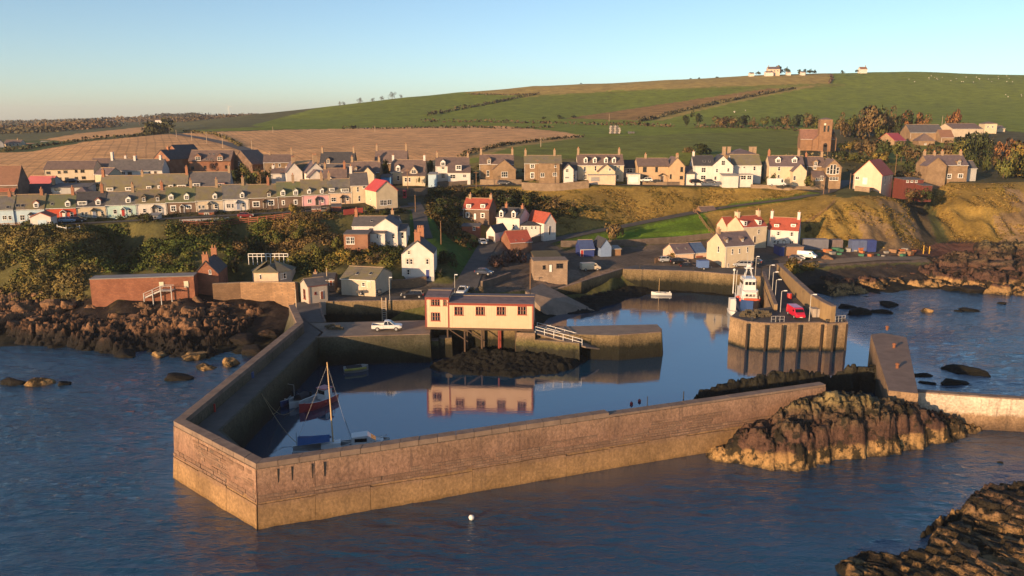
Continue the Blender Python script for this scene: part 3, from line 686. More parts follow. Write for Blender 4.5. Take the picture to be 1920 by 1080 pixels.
def quay(name, label, poly, z, m_wall, m_top, cat='quay', edge=None, z0=-4, batter=.35, kerb=True):
    """solid quay with a deck, an edge kerb of separate stones and a wall that leans back"""
    pts = [xy(p) for p in poly]; c = sum(pts, Vector((0, 0))) / len(pts); t = thing(name, label, cat, (c.x, c.y, 0)); q = [p - c for p in pts]
    bot = [p * (1 + batter / max(1, p.length)) for p in q]
    MB().prism([tuple(p) for p in bot], z0, z - .02, [tuple(p) for p in q]).build('wall', m_wall, t)
    MB().prism([tuple(p * .995) for p in q], z - .02, z).build('deck', m_top, t)
    if kerb:
        for i in (edge if edge is not None else range(len(q))):
            a, b = q[i], q[(i + 1) % len(q)]; Lg = (b - a).length; n = max(1, round(Lg / 2.4)); d = (b - a).normalized(); nn = Vector((-d.y, d.x)) * .35
            if nn.dot(a + b) > 0: nn = -nn
            for k in range(n):
                p0, p1 = along(a, b, (k + .02) / n), along(a, b, (k + .98) / n)
                MB().prism([tuple(p0), tuple(p1), tuple(p1 + nn), tuple(p0 + nn)], z, z + .12 + .02 * RNG.random()).build('edge_stone', M_COPE, t)
    return t
# middle quay the pickup stands on, back quay of the small dock
mq = quay('quay', 'low quay of pale stone carrying a white pickup beside the boathouse', P2([(566, 606), (812, 600), (806, 627), (590, 633), (560, 640)], 5.0), 5.0, M_GREENWALL, M_CONC, edge=(2,))
bq = quay('quay', 'dark weedy back wall of the small dock below the parked pickup', P2([(596, 561), (612, 566), (795, 563), (905, 560), (905, 552), (796, 555), (612, 557)], 5.0), 5.0, M_WEED, M_ASPH, edge=(1, 2))
lq = quay('quay', 'narrow quay edge joining the breakwater to the storehouse', P2([(556, 606), (612, 604), (606, 590), (600, 562), (552, 568), (545, 580)], 5.0), 5.0, M_GREENWALL, M_DECK, edge=(1, 2))
# west quay of the inner basin, with green stains
wq = quay('quay', 'long ochre quay wall below the parked cars of the inner basin', P2([(1168, 505), (1300, 509), (1426, 519), (1428, 505), (1300, 499), (1172, 497)], 5.05), 5.05, M_WEED, M_ASPH, edge=(0, 1))
SLIPW = [PZ(1010, 556, 2.2), PZ(1050, 541, 3.4), PZ(1090, 529, 4.4), PZ(1170, 504, 5.05)]
# old inner pier
op = quay('pier', 'old inner pier of ochre stone ending below the boathouse ramp', P2([(1000, 613), (1232, 608), (1241, 617), (1240, 623), (1160, 629), (1000, 625)], 4.4), 4.4, M_WEED, M_CONC, edge=(2, 3), batter=.8)
# right-hand pier with the panelled head
hp = quay('pier', 'broad pier head with vertical fender piles where the red van is parked', P2([(1369, 594), (1402, 604), (1445, 607), (1540, 605), (1551, 608), (1590, 605), (1584, 596), (1545, 585), (1530, 560), (1470, 520), (1462, 500), (1430, 503), (1426, 520), (1445, 575), (1380, 585)], 5.0), 5.0,
          tidal('pier_concrete', [(0, (.02, .02, .014)), (.03, (.05, .045, .03)), (.09, (.24, .165, .09)), (.4, (.29, .20, .115)), (.75, (.25, .17, .10))], bmp=.4, wob=.1), M_ASPH, edge=(0, 1, 2, 3, 4, 5))
hc = Vector(hp.location); PIL = mat('pile_timber', (.05, .034, .024), (.03, .022, .017), .9)
for px in (1401, 1436, 1467, 1498, 1541, 1563, 1588):
    yb = np.interp(px, [1369, 1402, 1445, 1540, 1551, 1590], [596, 606, 609, 607, 610, 606.5]); p = PZ(px, yb, 5.0) - hc
    MB().box(p.x - .12, p.y - .36, -4, p.x + .12, p.y + .02, 4.9).build('fender_pile', PIL, hp)
#WR
def wall_run(name, label, pts, th, z0, z1, m, m2=None, cope=.14, cat='wall', step=2.4):
    """upright wall along a plan line with separate coping stones"""
    ln = [xy(p) for p in pts]; c = ln[0]; t = thing(name, label, cat, (c.x, c.y, 0)); a = [p - c for p in ln]; b = [p - c for p in offset(pts, th)]
    zt = z1 if hasattr(z1, '__len__') else [z1] * len(a)
    zb = z0 if hasattr(z0, '__len__') else [z0] * len(a)
    mb = MB()
    for i in range(len(a) - 1): mb.prism([tuple(a[i]), tuple(a[i + 1]), tuple(b[i + 1]), tuple(b[i])], [zb[i], zb[i + 1], zb[i + 1], zb[i]], [zt[i], zt[i + 1], zt[i + 1], zt[i]])
    mb.build('wall', m, t)
    if cope:
        for i in range(len(a) - 1):
            Lg = (a[i + 1] - a[i]).length; n = max(1, round(Lg / step))
            for k in range(n):
                s0, s1 = (k + .015) / n, (k + .985) / n; za, zb_ = zt[i] + (zt[i + 1] - zt[i]) * s0, zt[i] + (zt[i + 1] - zt[i]) * s1
                w0 = a[i].lerp(b[i], -.08), a[i + 1].lerp(b[i + 1], -.08); w1 = a[i].lerp(b[i], 1.08), a[i + 1].lerp(b[i + 1], 1.08)
                p = [w0[0].lerp(w0[1], s0), w0[0].lerp(w0[1], s1), w1[0].lerp(w1[1], s1), w1[0].lerp(w1[1], s0)]
                e = cope * (.9 + .3 * RNG.random())
                MB().prism([tuple(q) for q in p], [za + .003, zb_ + .003, zb_ + .003, za + .003], [za + e, zb_ + e, zb_ + e, za + e]).build('coping_stone', m2 or M_COPE, t)
    return t
wall_run('slip_wall', 'sloping wall running down from the van to the slipway', SLIPW, .6, -2, [q.z for q in SLIPW], M_WEED)
M_YWALL = mat('ochre_wall', (.30, .205, .10), (.22, .145, .075), .9, .5, .4, 4, streak=.35)
wall_run('sea_wall', 'tall curved ochre wall on the seaward side of the right-hand pier', [PZ(1463, 512, 5), PZ(1477, 529, 5), PZ(1500, 556, 5), PZ(1528, 585, 5), PZ(1548, 597, 5), PZ(1565, 604, 5)], -.9, -3, [7.2, 7.6, 8.0, 8.2, 8.1, 7.9], M_YWALL)
wall_run('sea_wall', 'low straight wall between the trawler and the pier roadway', [PZ(1428, 522, 5), PZ(1434, 540, 5), PZ(1441, 558, 5), PZ(1451, 583, 5)], .6, 4, [6.6, 6.6, 6.5, 6.2], M_YWALL)
# isolated block opposite the pier head
pb = [PZ(1633, 627, 5.6), PZ(1655, 622, 5.8), PZ(1700, 630, 5.8), PZ(1722, 738, 5.6), PZ(1666, 735, 5.4)]
t = quay('breakwater', 'short detached breakwater with a slanting top opposite the pier head', pb, 5.6, tidal('block_concrete', [(0, (.02, .02, .015)), (.32, (.03, .028, .02)), (.40, (.14, .10, .07)), (.6, (.26, .17, .10))], bmp=.4, wob=.06), mat('dark_concrete', (.22, .155, .12), (.15, .105, .082), .9, .6, .5, 3), kerb=False, batter=.3, cat='breakwater')
c0 = Vector(t.location)
for px, py in ((1663, 619), (1676, 652), (1682, 690)):
    p = PZ(px, py, 5.6) - c0; MB().tube(p, p + Vector((0, 0, .55)), .22, 8).ball(p + Vector((0, 0, .6)), .33, 8, 5, (1, 1, .6)).build('bollard', mat('rusty_iron', (.25, .10, .05), (.14, .06, .03), .85), t)
# pale wall at the right edge
pw = [PZ(1722, 736, 4.6), PZ(1800, 741, 4.6), PZ(1990, 752, 4.6)]
wall_run('sea_wall', 'pale flaking low wall joining the outcrop to the right edge', pw, .9, -3, [4.6, 4.5, 4.4], tidal('flaking_lime_wall', [(0, (.10, .065, .04)), (.22, (.26, .17, .10)), (.30, (.50, .40, .30)), (.6, (.58, .48, .38))], bmp=.6, wob=.2), cope=.2)

quay('foundation', 'dark rear wall in the shadow behind the boathouse stilts', P2([(812, 606), (1002, 612), (1002, 606), (812, 600)], 4.9), 4.85, M_WEED, M_CONC, kerb=False, cat='foundation')
# ---------------------------------------------------------------- rocks
M_ROCK = tidal('shore_rock', [(0, (.13, .085, .04)), (.05, (.34, .21, .085)), (.19, (.32, .19, .08)), (.25, (.085, .045, .032)), (.45, (.10, .055, .038)), (.62, (.12, .08, .045)), (.78, (.20, .15, .065)), (.95, (.22, .17, .08))], bmp=1.0, wob=.26, c_dark=(.018, .014, .012), patchy=.0001)
M_ROCKW = tidal('weed_shade_rock', [(0, (.012, .011, .009)), (.20, (.018, .014, .012)), (.29, (.035, .022, .016)), (.40, (.19, .10, .052)), (.72, (.25, .145, .075))], bmp=1.0, wob=.45, c_dark=(.012, .011, .01))  # black weed low down; left-shore shade and lit tops put into the colours too
M_BLACK = tidal('seaweed_rock', [(0, (.010, .010, .008)), (.25, (.018, .017, .012)), (.42, (.035, .032, .02)), (.7, (.09, .065, .042))], bmp=1.0, wob=.3, c_dark=(.010, .010, .008))
_ico = {}
def ico(n):
    if n not in _ico:
        import bmesh
        bm = bmesh.new(); bmesh.ops.create_icosphere(bm, subdivisions=n, radius=1)
        v = np.array([q.co[:] for q in bm.verts]); f = np.array([[q.index for q in p.verts] for p in bm.faces]); bm.free(); _ico[n] = (v, f)
    return _ico[n]
def rock_mesh(seed, n=4, m=None, planes=14, rough=.12):
    v, f = ico(n); r = np.random.default_rng(seed); pn = r.normal(size=(planes, 3)); pn /= np.linalg.norm(pn, axis=1)[:, None]; d = .55 + .45 * r.random(planes)
    dot = v @ pn.T; rad = np.where(dot > .05, d[None] / np.maximum(dot, .05), 9).min(1); rad = np.minimum(rad, 1.15)
    o = seed * 13.7
    rad = rad * (1 + rough * (vn3(v[:, 0] * 2.2 + o, v[:, 1] * 2.2, v[:, 2] * 2.2) + .6 * vn3(v[:, 0] * 5 + o, v[:, 1] * 5, v[:, 2] * 5) + .4 * vn3(v[:, 0] * 11 + o, v[:, 1] * 11, v[:, 2] * 11)))
    me = new_mesh('rock', v * rad[:, None], f, [m or M_ROCK]); return me
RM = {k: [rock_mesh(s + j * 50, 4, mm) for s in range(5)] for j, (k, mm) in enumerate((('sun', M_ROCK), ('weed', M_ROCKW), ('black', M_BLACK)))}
def rock(px, py, w, h, d, kind, label, z=0.0, group=None, sink=.35):
    """one boulder: width in design px, height and depth as fractions of the width"""
    p = PZ(px, py, z); s = mpp(p) * w / 2; o = bpy.data.objects.new('rock', random.choice(RM[kind])); link(o)
    o.location = p + Vector((0, s * d * .6, s * h * (1 - sink * 2) if False else 0)); o.scale = (s, s * d, s * h); o.rotation_euler = (0, 0, random.uniform(-.6, .6))
    return tag(o, label, 'rock', group)
def outcrop(name, label, pts, holes_h, cell, seed, m, edge_drop=3.5, res=.3, blocks=(3.2, 1.7), amp=(1.0, .45), tilt=.5, cat='rock outcrop', kind=None, crack=.8, noise_a=.35, strata=.55):
    """bedded and jointed rock mass: a height sheet over its own plan, broken into blocks"""
    P = np.array([(p[0], p[1]) for p in pts]); x0, y0 = P.min(0) - 1; x1, y1 = P.max(0) + 1
    nx, ny = int((x1 - x0) / res) + 1, int((y1 - y0) / res) + 1
    X, Y = np.meshgrid(np.linspace(x0, x1, nx), np.linspace(y0, y1, ny))
    ctl = np.array(holes_h)
    dd = np.hypot(X[..., None] - ctl[:, 0], Y[..., None] - ctl[:, 1]); w = 1 / (dd ** 2.4 + 1.0); Z = (w * ctl[:, 2]).sum(-1) / w.sum(-1)
    ins = inpoly(X, Y, [tuple(p) for p in P]); de, _ = segdist(X, Y, [(*p, 0) for p in list(P) + [P[0]]])
    sd = np.where(ins, de, -de) + fbm2(X / 2.5, Y / 2.5, 3, seed + 3) * 1.2
    Z = Z * smooth(0, edge_drop, sd) - 1.6 * (1 - smooth(-1.2, .6, sd))
    wx = X + fbm2(X / 4, Y / 4, 3, seed + 1) * 1.2; wy = Y + fbm2(X / 4, Y / 4, 3, seed + 2) * 1.2
    ca, sa = math.cos(tilt), math.sin(tilt); u = wx * ca + wy * sa; v = -wx * sa + wy * ca
    gate = smooth(-.4, 1.0, Z)
    for bs, am in zip(blocks, amp):
        f1, f2, rid = vor2(u / bs, v / (bs * .55), seed); 
        Z = Z + gate * am * ((rid - .5) * 1.1 - crack * (1 - smooth(0, .16, f2 - f1)))
    rg = 1 - np.abs(fbm2(X / 1.6, Y / 1.6, 4, seed + 8)) * 2.4
    Z = Z + gate * (fbm2(X / .7, Y / .7, 3, seed + 9) * noise_a * .5 + (rg - .5) * noise_a)
    dipv = .22 * (u * .6 + v * .8); zt = np.round((Z + dipv + fbm2(X / 5, Y / 5, 2, seed + 6) * .5) / strata) * strata - dipv - fbm2(X / 5, Y / 5, 2, seed + 6) * .5; Z = Z + gate * (zt - Z) * .65
    c = Vector((float(P[:, 0].mean()), float(P[:, 1].mean()), 0))
    keep = sd > -2.0
    vid = np.arange(nx * ny).reshape(ny, nx); q = np.stack([vid[:-1, :-1], vid[:-1, 1:], vid[1:, 1:], vid[1:, :-1]], -1).reshape(-1, 4)
    q = q[keep.ravel()[q].any(1)]
    used = np.unique(q); mp_ = np.zeros(nx * ny, np.int64); mp_[used] = np.arange(len(used))
    V = np.stack([X - c.x, Y - c.y, Z], -1).reshape(-1, 3)[used]
    o = obj(name, new_mesh(name, V, mp_[q], [m]), None, c); return tag(o, label, None if kind else cat, None, kind)
# outcrop under the end of the front wall
pl = P2([(1310, 852), (1345, 868), (1420, 878), (1480, 885), (1540, 872), (1620, 862), (1720, 845), (1790, 830), (1845, 806)], 0) + [PZ(1800, 765, 2), PZ(1740, 742, 4), PZ(1700, 735, 5), PZ(1560, 720, 6), PZ(1500, 735, 6), PZ(1440, 770, 4.5)]
hh_ = [(*xy(PZ(a, b_, z)), z) for a, b_, z in ((1330, 845, 1.2), (1400, 845, 2.2), (1480, 865, 1.4), (1560, 850, 1.8), (1420, 800, 4), (1480, 790, 5), (1500, 745, 6.2), (1560, 735, 6.6), (1620, 740, 6.4), (1600, 785, 5.2), (1560, 800, 4.6), (1680, 742, 5.8), (1680, 790, 4.0), (1740, 800, 2.4), (1720, 760, 4.4), (1790, 800, 1.6), (1640, 830, 2.4), (1820, 800, .8), (1530, 830, 3.0))]
outcrop('rock_outcrop', 'big jointed outcrop with ochre foot and yellow lichen top beside the breakwater', pl, hh_, 1, 3, M_ROCK, 1.6, .20, (3.4, 1.2), (.8, .35), 1.15, crack=.9, noise_a=.4)
# dark rocks on the harbour side of that wall
pl = P2([(1262, 764), (1330, 752), (1400, 742), (1480, 733), (1560, 722), (1660, 728), (1690, 722), (1640, 705), (1560, 712), (1470, 718), (1400, 722), (1330, 735)], 1.0)
hh_ = [(*xy(PZ(a, b_, 2)), z) for a, b_, z in ((1280, 758, .8), (1340, 745, 2.4), (1400, 735, 3.0), (1480, 727, 3.2), (1560, 718, 3.4), (1640, 718, 3.6))]
outcrop('rock_outcrop', 'low dark rocks along the harbour side of the front wall', pl, hh_, 1, 14, M_BLACK, 1.5, .25, (2.2, 1.0), (.45, .25), .4)
# ledges bottom right
pl = P2([(1565, 1060), (1600, 1045), (1700, 1035), (1770, 1000), (1800, 980), (1722, 1010), (1745, 985), (1800, 950), (1860, 930), (1900, 926), (2050, 930), (2100, 1100), (1900, 1180), (1600, 1180), (1560, 1100)], 0)
hh_ = [(*xy(PZ(a, b_, 1)), z) for a, b_, z in ((1590, 1060, 1.0), (1700, 1060, .6), (1660, 1080, .2), (1800, 1020, 1.6), (1860, 945, 2.2), (1780, 985, 1.5), (1900, 960, 2.4), (1860, 1000, .6), (1900, 1020, 1.6), (1820, 1070, 1.8), (1900, 1080, 1.2), (2000, 980, 2.6), (2000, 1060, 2.0), (1720, 1090, .8), (1700, 1140, 1.0))]
outcrop('rock_outcrop', 'wide weedy ledge with ochre slabs at the bottom right corner', pl, hh_, 1, 23, tidal('ledge_rock', [(0, (.012, .011, .009)), (.07, (.03, .022, .015)), (.12, (.25, .15, .06)), (.22, (.22, .13, .065)), (.30, (.09, .05, .035)), (.42, (.16, .09, .05))], bmp=1.0, wob=.30, c_dark=(.014, .012, .01), patchy=.05), 1.0, .16, (3.4, 1.1), (.55, .22), -.5, crack=.6, noise_a=.22)
# shore on the left
pl = P2([(-160, 660), (0, 640), (60, 650), (140, 655), (200, 668), (260, 660), (330, 672), (400, 668), (470, 640), (520, 600)], 0) + [PZ(560, 580, 3.5), PZ(480, 556, 4.5), PZ(380, 556, 4), PZ(250, 566, 3.6), PZ(160, 545, 4.4), PZ(60, 545, 4.6), PZ(-160, 548, 4.6)]
hh_ = [(*xy(PZ(a, b_, 2)), z) for a, b_, z in ((-80, 600, 3.0), (30, 575, 4.4), (20, 620, 2.6), (90, 570, 4.6), (60, 600, 3.2), (110, 610, 2.0), (160, 620, 2.8), (165, 640, 1.2), (230, 600, 2.0), (240, 645, .8), (280, 585, 3.4), (285, 615, 3.2), (330, 590, 4.4), (345, 615, 4.2), (300, 650, .6), (380, 580, 4.0), (400, 600, 3.0), (360, 645, 1.0), (430, 600, 1.6), (430, 640, 1.2), (470, 610, 2.4), (500, 580, 3.4), (200, 560, 3.8))]
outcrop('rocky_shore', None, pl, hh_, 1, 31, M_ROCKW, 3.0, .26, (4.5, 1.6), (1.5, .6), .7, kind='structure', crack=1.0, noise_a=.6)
# shore on the right
pl = P2([(1500, 530), (1560, 560), (1620, 552), (1660, 545), (1740, 540), (1800, 548), (1900, 556), (2050, 560)], 0) + [PZ(2050, 455, 3), PZ(1900, 462, 3), PZ(1840, 470, 3), PZ(1780, 478, 2.6), PZ(1700, 494, 2.6), PZ(1600, 502, 2.6), PZ(1520, 505, 3.4)]
hh_ = [(*xy(PZ(a, b_, 2)), z) for a, b_, z in ((1530, 520, 1.6), (1600, 525, 1.0), (1680, 520, 1.2), (1700, 505, 2.2), (1760, 500, 3.6), (1780, 520, 2.0), (1740, 530, .8), (1820, 500, 4.4), (1840, 520, 3.2), (1860, 480, 5.4), (1900, 500, 3.6), (1900, 530, 1.6), (1860, 540, 1.0), (1940, 480, 5.2), (1980, 520, 3), (1800, 480, 3.4))]
outcrop('rocky_shore', None, pl, hh_, 1, 43, M_ROCK, 3.0, .36, (6.0, 2.2), (2.2, .8), -.3, kind='structure', noise_a=.55)
# bank of stones and weed under the boathouse
pl = P2([(800, 690), (850, 704), (950, 708), (1030, 704), (1100, 684), (1118, 662)], 0) + [PZ(1085, 632, 3), PZ(1000, 628, 4.5), (PZ(880, 615, 4.5)), PZ(850, 640, 3)]
hh_ = [(*xy(PZ(a, b_, 1)), z) for a, b_, z in ((830, 685, .6), (900, 690, .4), (900, 650, 2.0), (870, 660, 1.3), (960, 645, 2.5), (1000, 650, 2.4), (1060, 650, 1.9), (1000, 685, .6), (1080, 670, .8), (940, 628, 4.3))]
outcrop('stony_bank', None, pl, hh_, 1, 53, M_BLACK, 1.5, .25, (1.3, .6), (.3, .15), .2, kind='structure', noise_a=.25, strata=.3)
# seaweed bank inside the basin
pl = P2([(1060, 590), (1110, 588), (1180, 560), (1250, 548), (1420, 560), (1425, 545), (1180, 540), (1080, 560)], 0) + [PZ(1165, 514, 2.4), PZ(1080, 540, 2.2), PZ(1050, 565, 1.8)]
hh_ = [(*xy(PZ(a, b_, .5)), z) for a, b_, z in ((1080, 580, .5), (1120, 560, 1.2), (1160, 540, 1.4), (1180, 530, 1.6), (1220, 545, .4), (1300, 548, .2), (1400, 556, .2), (1080, 560, 1.4))]
outcrop('weed_bank', None, pl, hh_, 1, 61, M_BLACK, 3, .4, (1.4, .7), (.25, .15), .2, kind='structure')
# single rocks standing clear
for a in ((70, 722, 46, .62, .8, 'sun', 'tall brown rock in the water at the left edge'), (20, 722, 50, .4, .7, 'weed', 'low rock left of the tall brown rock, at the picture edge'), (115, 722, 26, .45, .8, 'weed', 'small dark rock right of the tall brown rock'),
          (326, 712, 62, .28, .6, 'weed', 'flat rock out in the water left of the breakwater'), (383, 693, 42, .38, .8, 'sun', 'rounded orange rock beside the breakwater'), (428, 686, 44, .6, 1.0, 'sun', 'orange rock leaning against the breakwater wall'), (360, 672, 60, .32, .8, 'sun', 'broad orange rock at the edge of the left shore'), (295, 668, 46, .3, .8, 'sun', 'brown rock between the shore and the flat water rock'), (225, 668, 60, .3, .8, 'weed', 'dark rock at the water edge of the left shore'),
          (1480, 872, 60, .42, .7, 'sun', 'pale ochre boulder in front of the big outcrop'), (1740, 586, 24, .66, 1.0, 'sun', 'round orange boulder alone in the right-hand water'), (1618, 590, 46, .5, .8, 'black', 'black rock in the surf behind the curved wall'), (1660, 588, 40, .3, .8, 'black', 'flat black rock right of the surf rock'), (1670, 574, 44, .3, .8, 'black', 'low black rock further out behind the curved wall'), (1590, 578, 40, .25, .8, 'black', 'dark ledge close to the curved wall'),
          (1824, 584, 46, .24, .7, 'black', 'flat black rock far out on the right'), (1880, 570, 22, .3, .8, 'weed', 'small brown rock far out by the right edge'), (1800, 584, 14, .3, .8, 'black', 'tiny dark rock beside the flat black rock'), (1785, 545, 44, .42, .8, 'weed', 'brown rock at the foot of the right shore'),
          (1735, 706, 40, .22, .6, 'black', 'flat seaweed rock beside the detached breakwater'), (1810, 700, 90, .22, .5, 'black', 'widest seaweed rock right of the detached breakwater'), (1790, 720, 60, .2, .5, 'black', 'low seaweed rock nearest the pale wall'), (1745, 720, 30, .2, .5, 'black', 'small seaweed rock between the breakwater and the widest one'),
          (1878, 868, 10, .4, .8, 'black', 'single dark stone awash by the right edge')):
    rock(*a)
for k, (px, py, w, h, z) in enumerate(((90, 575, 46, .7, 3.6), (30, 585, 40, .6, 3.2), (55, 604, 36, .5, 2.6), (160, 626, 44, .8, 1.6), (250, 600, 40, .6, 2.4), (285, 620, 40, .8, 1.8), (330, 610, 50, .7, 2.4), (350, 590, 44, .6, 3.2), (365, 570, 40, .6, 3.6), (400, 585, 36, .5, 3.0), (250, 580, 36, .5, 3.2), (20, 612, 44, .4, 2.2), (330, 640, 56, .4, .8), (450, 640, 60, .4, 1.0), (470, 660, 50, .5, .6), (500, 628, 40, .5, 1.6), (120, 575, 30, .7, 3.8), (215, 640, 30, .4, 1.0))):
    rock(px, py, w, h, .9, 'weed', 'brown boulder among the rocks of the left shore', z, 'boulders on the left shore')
for k, (px, py, w, h, z) in enumerate(((1860, 475, 60, .7, 3.6), (1905, 470, 50, .6, 3.8), (1835, 500, 60, .6, 3.0), (1880, 505, 60, .6, 3.0), (1770, 498, 36, .7, 2.6), (1800, 512, 46, .5, 2.2), (1850, 525, 60, .4, 1.6), (1905, 530, 60, .4, 1.2), (1740, 505, 30, .5, 2.2), (1540, 498, 34, .5, 3.4), (1555, 490, 26, .8, 3.8), (1510, 500, 30, .6, 3.6), (1830, 545, 50, .35, .6))):
    rock(px, py, w, h, .9, 'sun' if k < 9 else 'weed', 'ochre boulder heaped on the right shore', z, 'boulders on the right shore')
rock(1895, 452, 90, .62, .8, 'sun', 'great pale boulder at the foot of the right-hand cliff', 2.6)
# ---------------------------------------------------------------- buildings
def wallm(name, c, streak=.15): return mat(name, c, tuple(v * .84 for v in c), .88, .7, .15, 5, streak=streak)
WHITE = wallm('white_render', (.62, .57, .52)); CREAM = wallm('cream_render', (.56, .46, .32)); BEIGE = wallm('beige_render', (.52, .43, .32)); TAN = wallm('tan_render', (.46, .32, .19))
GREY = wallm('grey_render', (.40, .39, .38)); PALEBLUE = wallm('pale_blue_render', (.44, .56, .64)); PALEGREEN = wallm('pale_green_render', (.43, .57, .52)); RED = wallm('red_painted_render', (.50, .085, .045)); PINK = wallm('pink_render', (.62, .34, .36)); BUFF = wallm('pinkish_cream_render', (.62, .45, .33))
BROWN = masonry('brown_rubble', (.22, .14, .10), (.16, .105, .08), (.20, .15, .115), .5, .26); SAND = masonry('sandstone_rubble', (.33, .22, .125), (.26, .17, .10), (.30, .22, .15), .5, .28); REDST = masonry('red_sandstone', (.34, .135, .075), (.26, .10, .06), (.22, .12, .08), .6, .3); BRICK = masonry('red_brick', (.30, .11, .06), (.25, .09, .05), (.24, .16, .11), .3, .1, bmp=.2)
CHURCHST = masonry('church_stone', (.30, .17, .095), (.25, .14, .08), (.22, .14, .09), .8, .4)
SL = slate('blue_slate', (.075, .07, .075), (.10, .09, .09)); SLD = slate('dark_slate', (.035, .034, .04), (.05, .048, .052)); SLB = slate('brown_slate', (.12, .085, .075), (.155, .105, .085)); SLM = slate('mossy_slate', (.13, .11, .085), (.16, .135, .10), (.17, .145, .065), .6); SLP = slate('purple_slate', (.10, .075, .085), (.13, .095, .095))
TILE = slate('red_pantile', (.36, .075, .04), (.29, .06, .035), None, row=.3, width=.25); TILEO = slate('orange_tile', (.40, .12, .06), (.33, .095, .05), None, row=.3, width=.25); TILEB = slate('brown_tile', (.24, .12, .07), (.20, .10, .06), None, row=.3, width=.3); PINKR = mat('pink_red_sheet_roof', (.46, .13, .13), (.40, .11, .11), .6, .5); REDR = mat('red_sheet_roof', (.42, .065, .065), (.36, .05, .05), .55, .5)
FELT = mat('grey_felt_roof', (.13, .12, .12), (.09, .085, .085), .9, .6); SHEET = mat('grey_sheet', (.30, .29, .28), (.23, .22, .21), .7, .6)
WFR = mat('white_paint', (.72, .70, .67), (.66, .64, .60), .5, 2); BRF = mat('red_brown_paint', (.24, .05, .035), (.20, .04, .03), .5, 2); DKF = mat('dark_paint', (.05, .04, .035), (.04, .032, .03), .5, 2); BLUEP = mat('blue_paint', (.035, .055, .20), (.03, .045, .16), .5, 1.5); REDP = mat('red_paint', (.38, .04, .03), (.32, .035, .03), .5, 1.5); WOOD = mat('weathered_wood', (.26, .15, .08), (.19, .11, .06), .85, 1.5, .2, 8); WOODR = mat('red_brown_timber', (.26, .085, .05), (.20, .065, .04), .8, 1.5, .2, 8); GREENP = mat('green_paint', (.03, .10, .06), (.025, .08, .05), .6, 1.5)
DRED = mat('dark_red_timber', (.15, .04, .03), (.11, .03, .025), .8, 1.2, .2, 6)
POT = mat('clay_pot', (.42, .20, .11), (.36, .17, .09), .85, 3); CHB = mat('chimney_brick', (.34, .15, .085), (.26, .12, .07), .9, 2, .3, 8); CHS = mat('chimney_stone', (.34, .24, .15), (.26, .18, .115), .9, 2, .3, 8)
GL = glassm(); IRON = mat('galvanised_steel', (.42, .41, .40), (.34, .33, .32), .45, 2, metal=.0); 
_wc = {}
def win_meshes(w, h, fm, surround=None):
    k = (round(w, 1), round(h, 1), fm.name, surround.name if surround else '')
    if k in _wc: return _wc[k]
    w, h = max(.4, k[0]), max(.4, k[1]); mb = MB(); t = .09 if w > .7 else .07
    def ring(x, z, tt, y0, y1):
        mb.box(-x, y0, 0, -x + tt, y1, z); mb.box(x - tt, y0, 0, x, y1, z); mb.box(-x + tt, y0, z - tt, x - tt, y1, z); mb.box(-x + tt, y0, 0, x - tt, y1, tt)
    ring(w / 2, h, t, -.05, .05)
    nc = 2 if w > .95 else 1
    if w > 1.9: nc = 3
    for i in range(1, nc): mb.box(-w / 2 + w * i / nc - .035, -.045, t, -w / 2 + w * i / nc + .035, .04, h - t)
    mb.box(-w / 2 + t, -.04, h * .5 - .03, w / 2 - t, .035, h * .5 + .03)
    mb.box(-w / 2 - .08, -.11, -.1, w / 2 + .08, .02, -.001)
    if surround:
        mb.k = 1; z = h + .16; x = w / 2 + .16
        mb.box(-x, -.025, 0, -w / 2, .03, z); mb.box(w / 2, -.025, 0, x, .03, z); mb.box(-w / 2, -.025, h, w / 2, .03, z)
    p = MB().box(-w / 2 + t * .5, -.02, t * .5, w / 2 - t * .5, -.012, h - t * .5)
    _wc[k] = (mb.mesh('window', [fm, surround] if surround else [fm]), p.mesh('pane', GL)); return _wc[k]
def add_window(t, loc, rz, w, h, fm=None, surround=None, name='window'):
    a, b_ = win_meshes(w, h, fm or WFR, surround); o = obj(name, a, t, loc, rz); obj('pane', b_, o); return o
_pot = {}
def rotz(v, a): return Vector((v[0] * math.cos(a) - v[1] * math.sin(a), v[0] * math.sin(a) + v[1] * math.cos(a), v[2] if len(v) > 2 else 0))
class Vol: pass
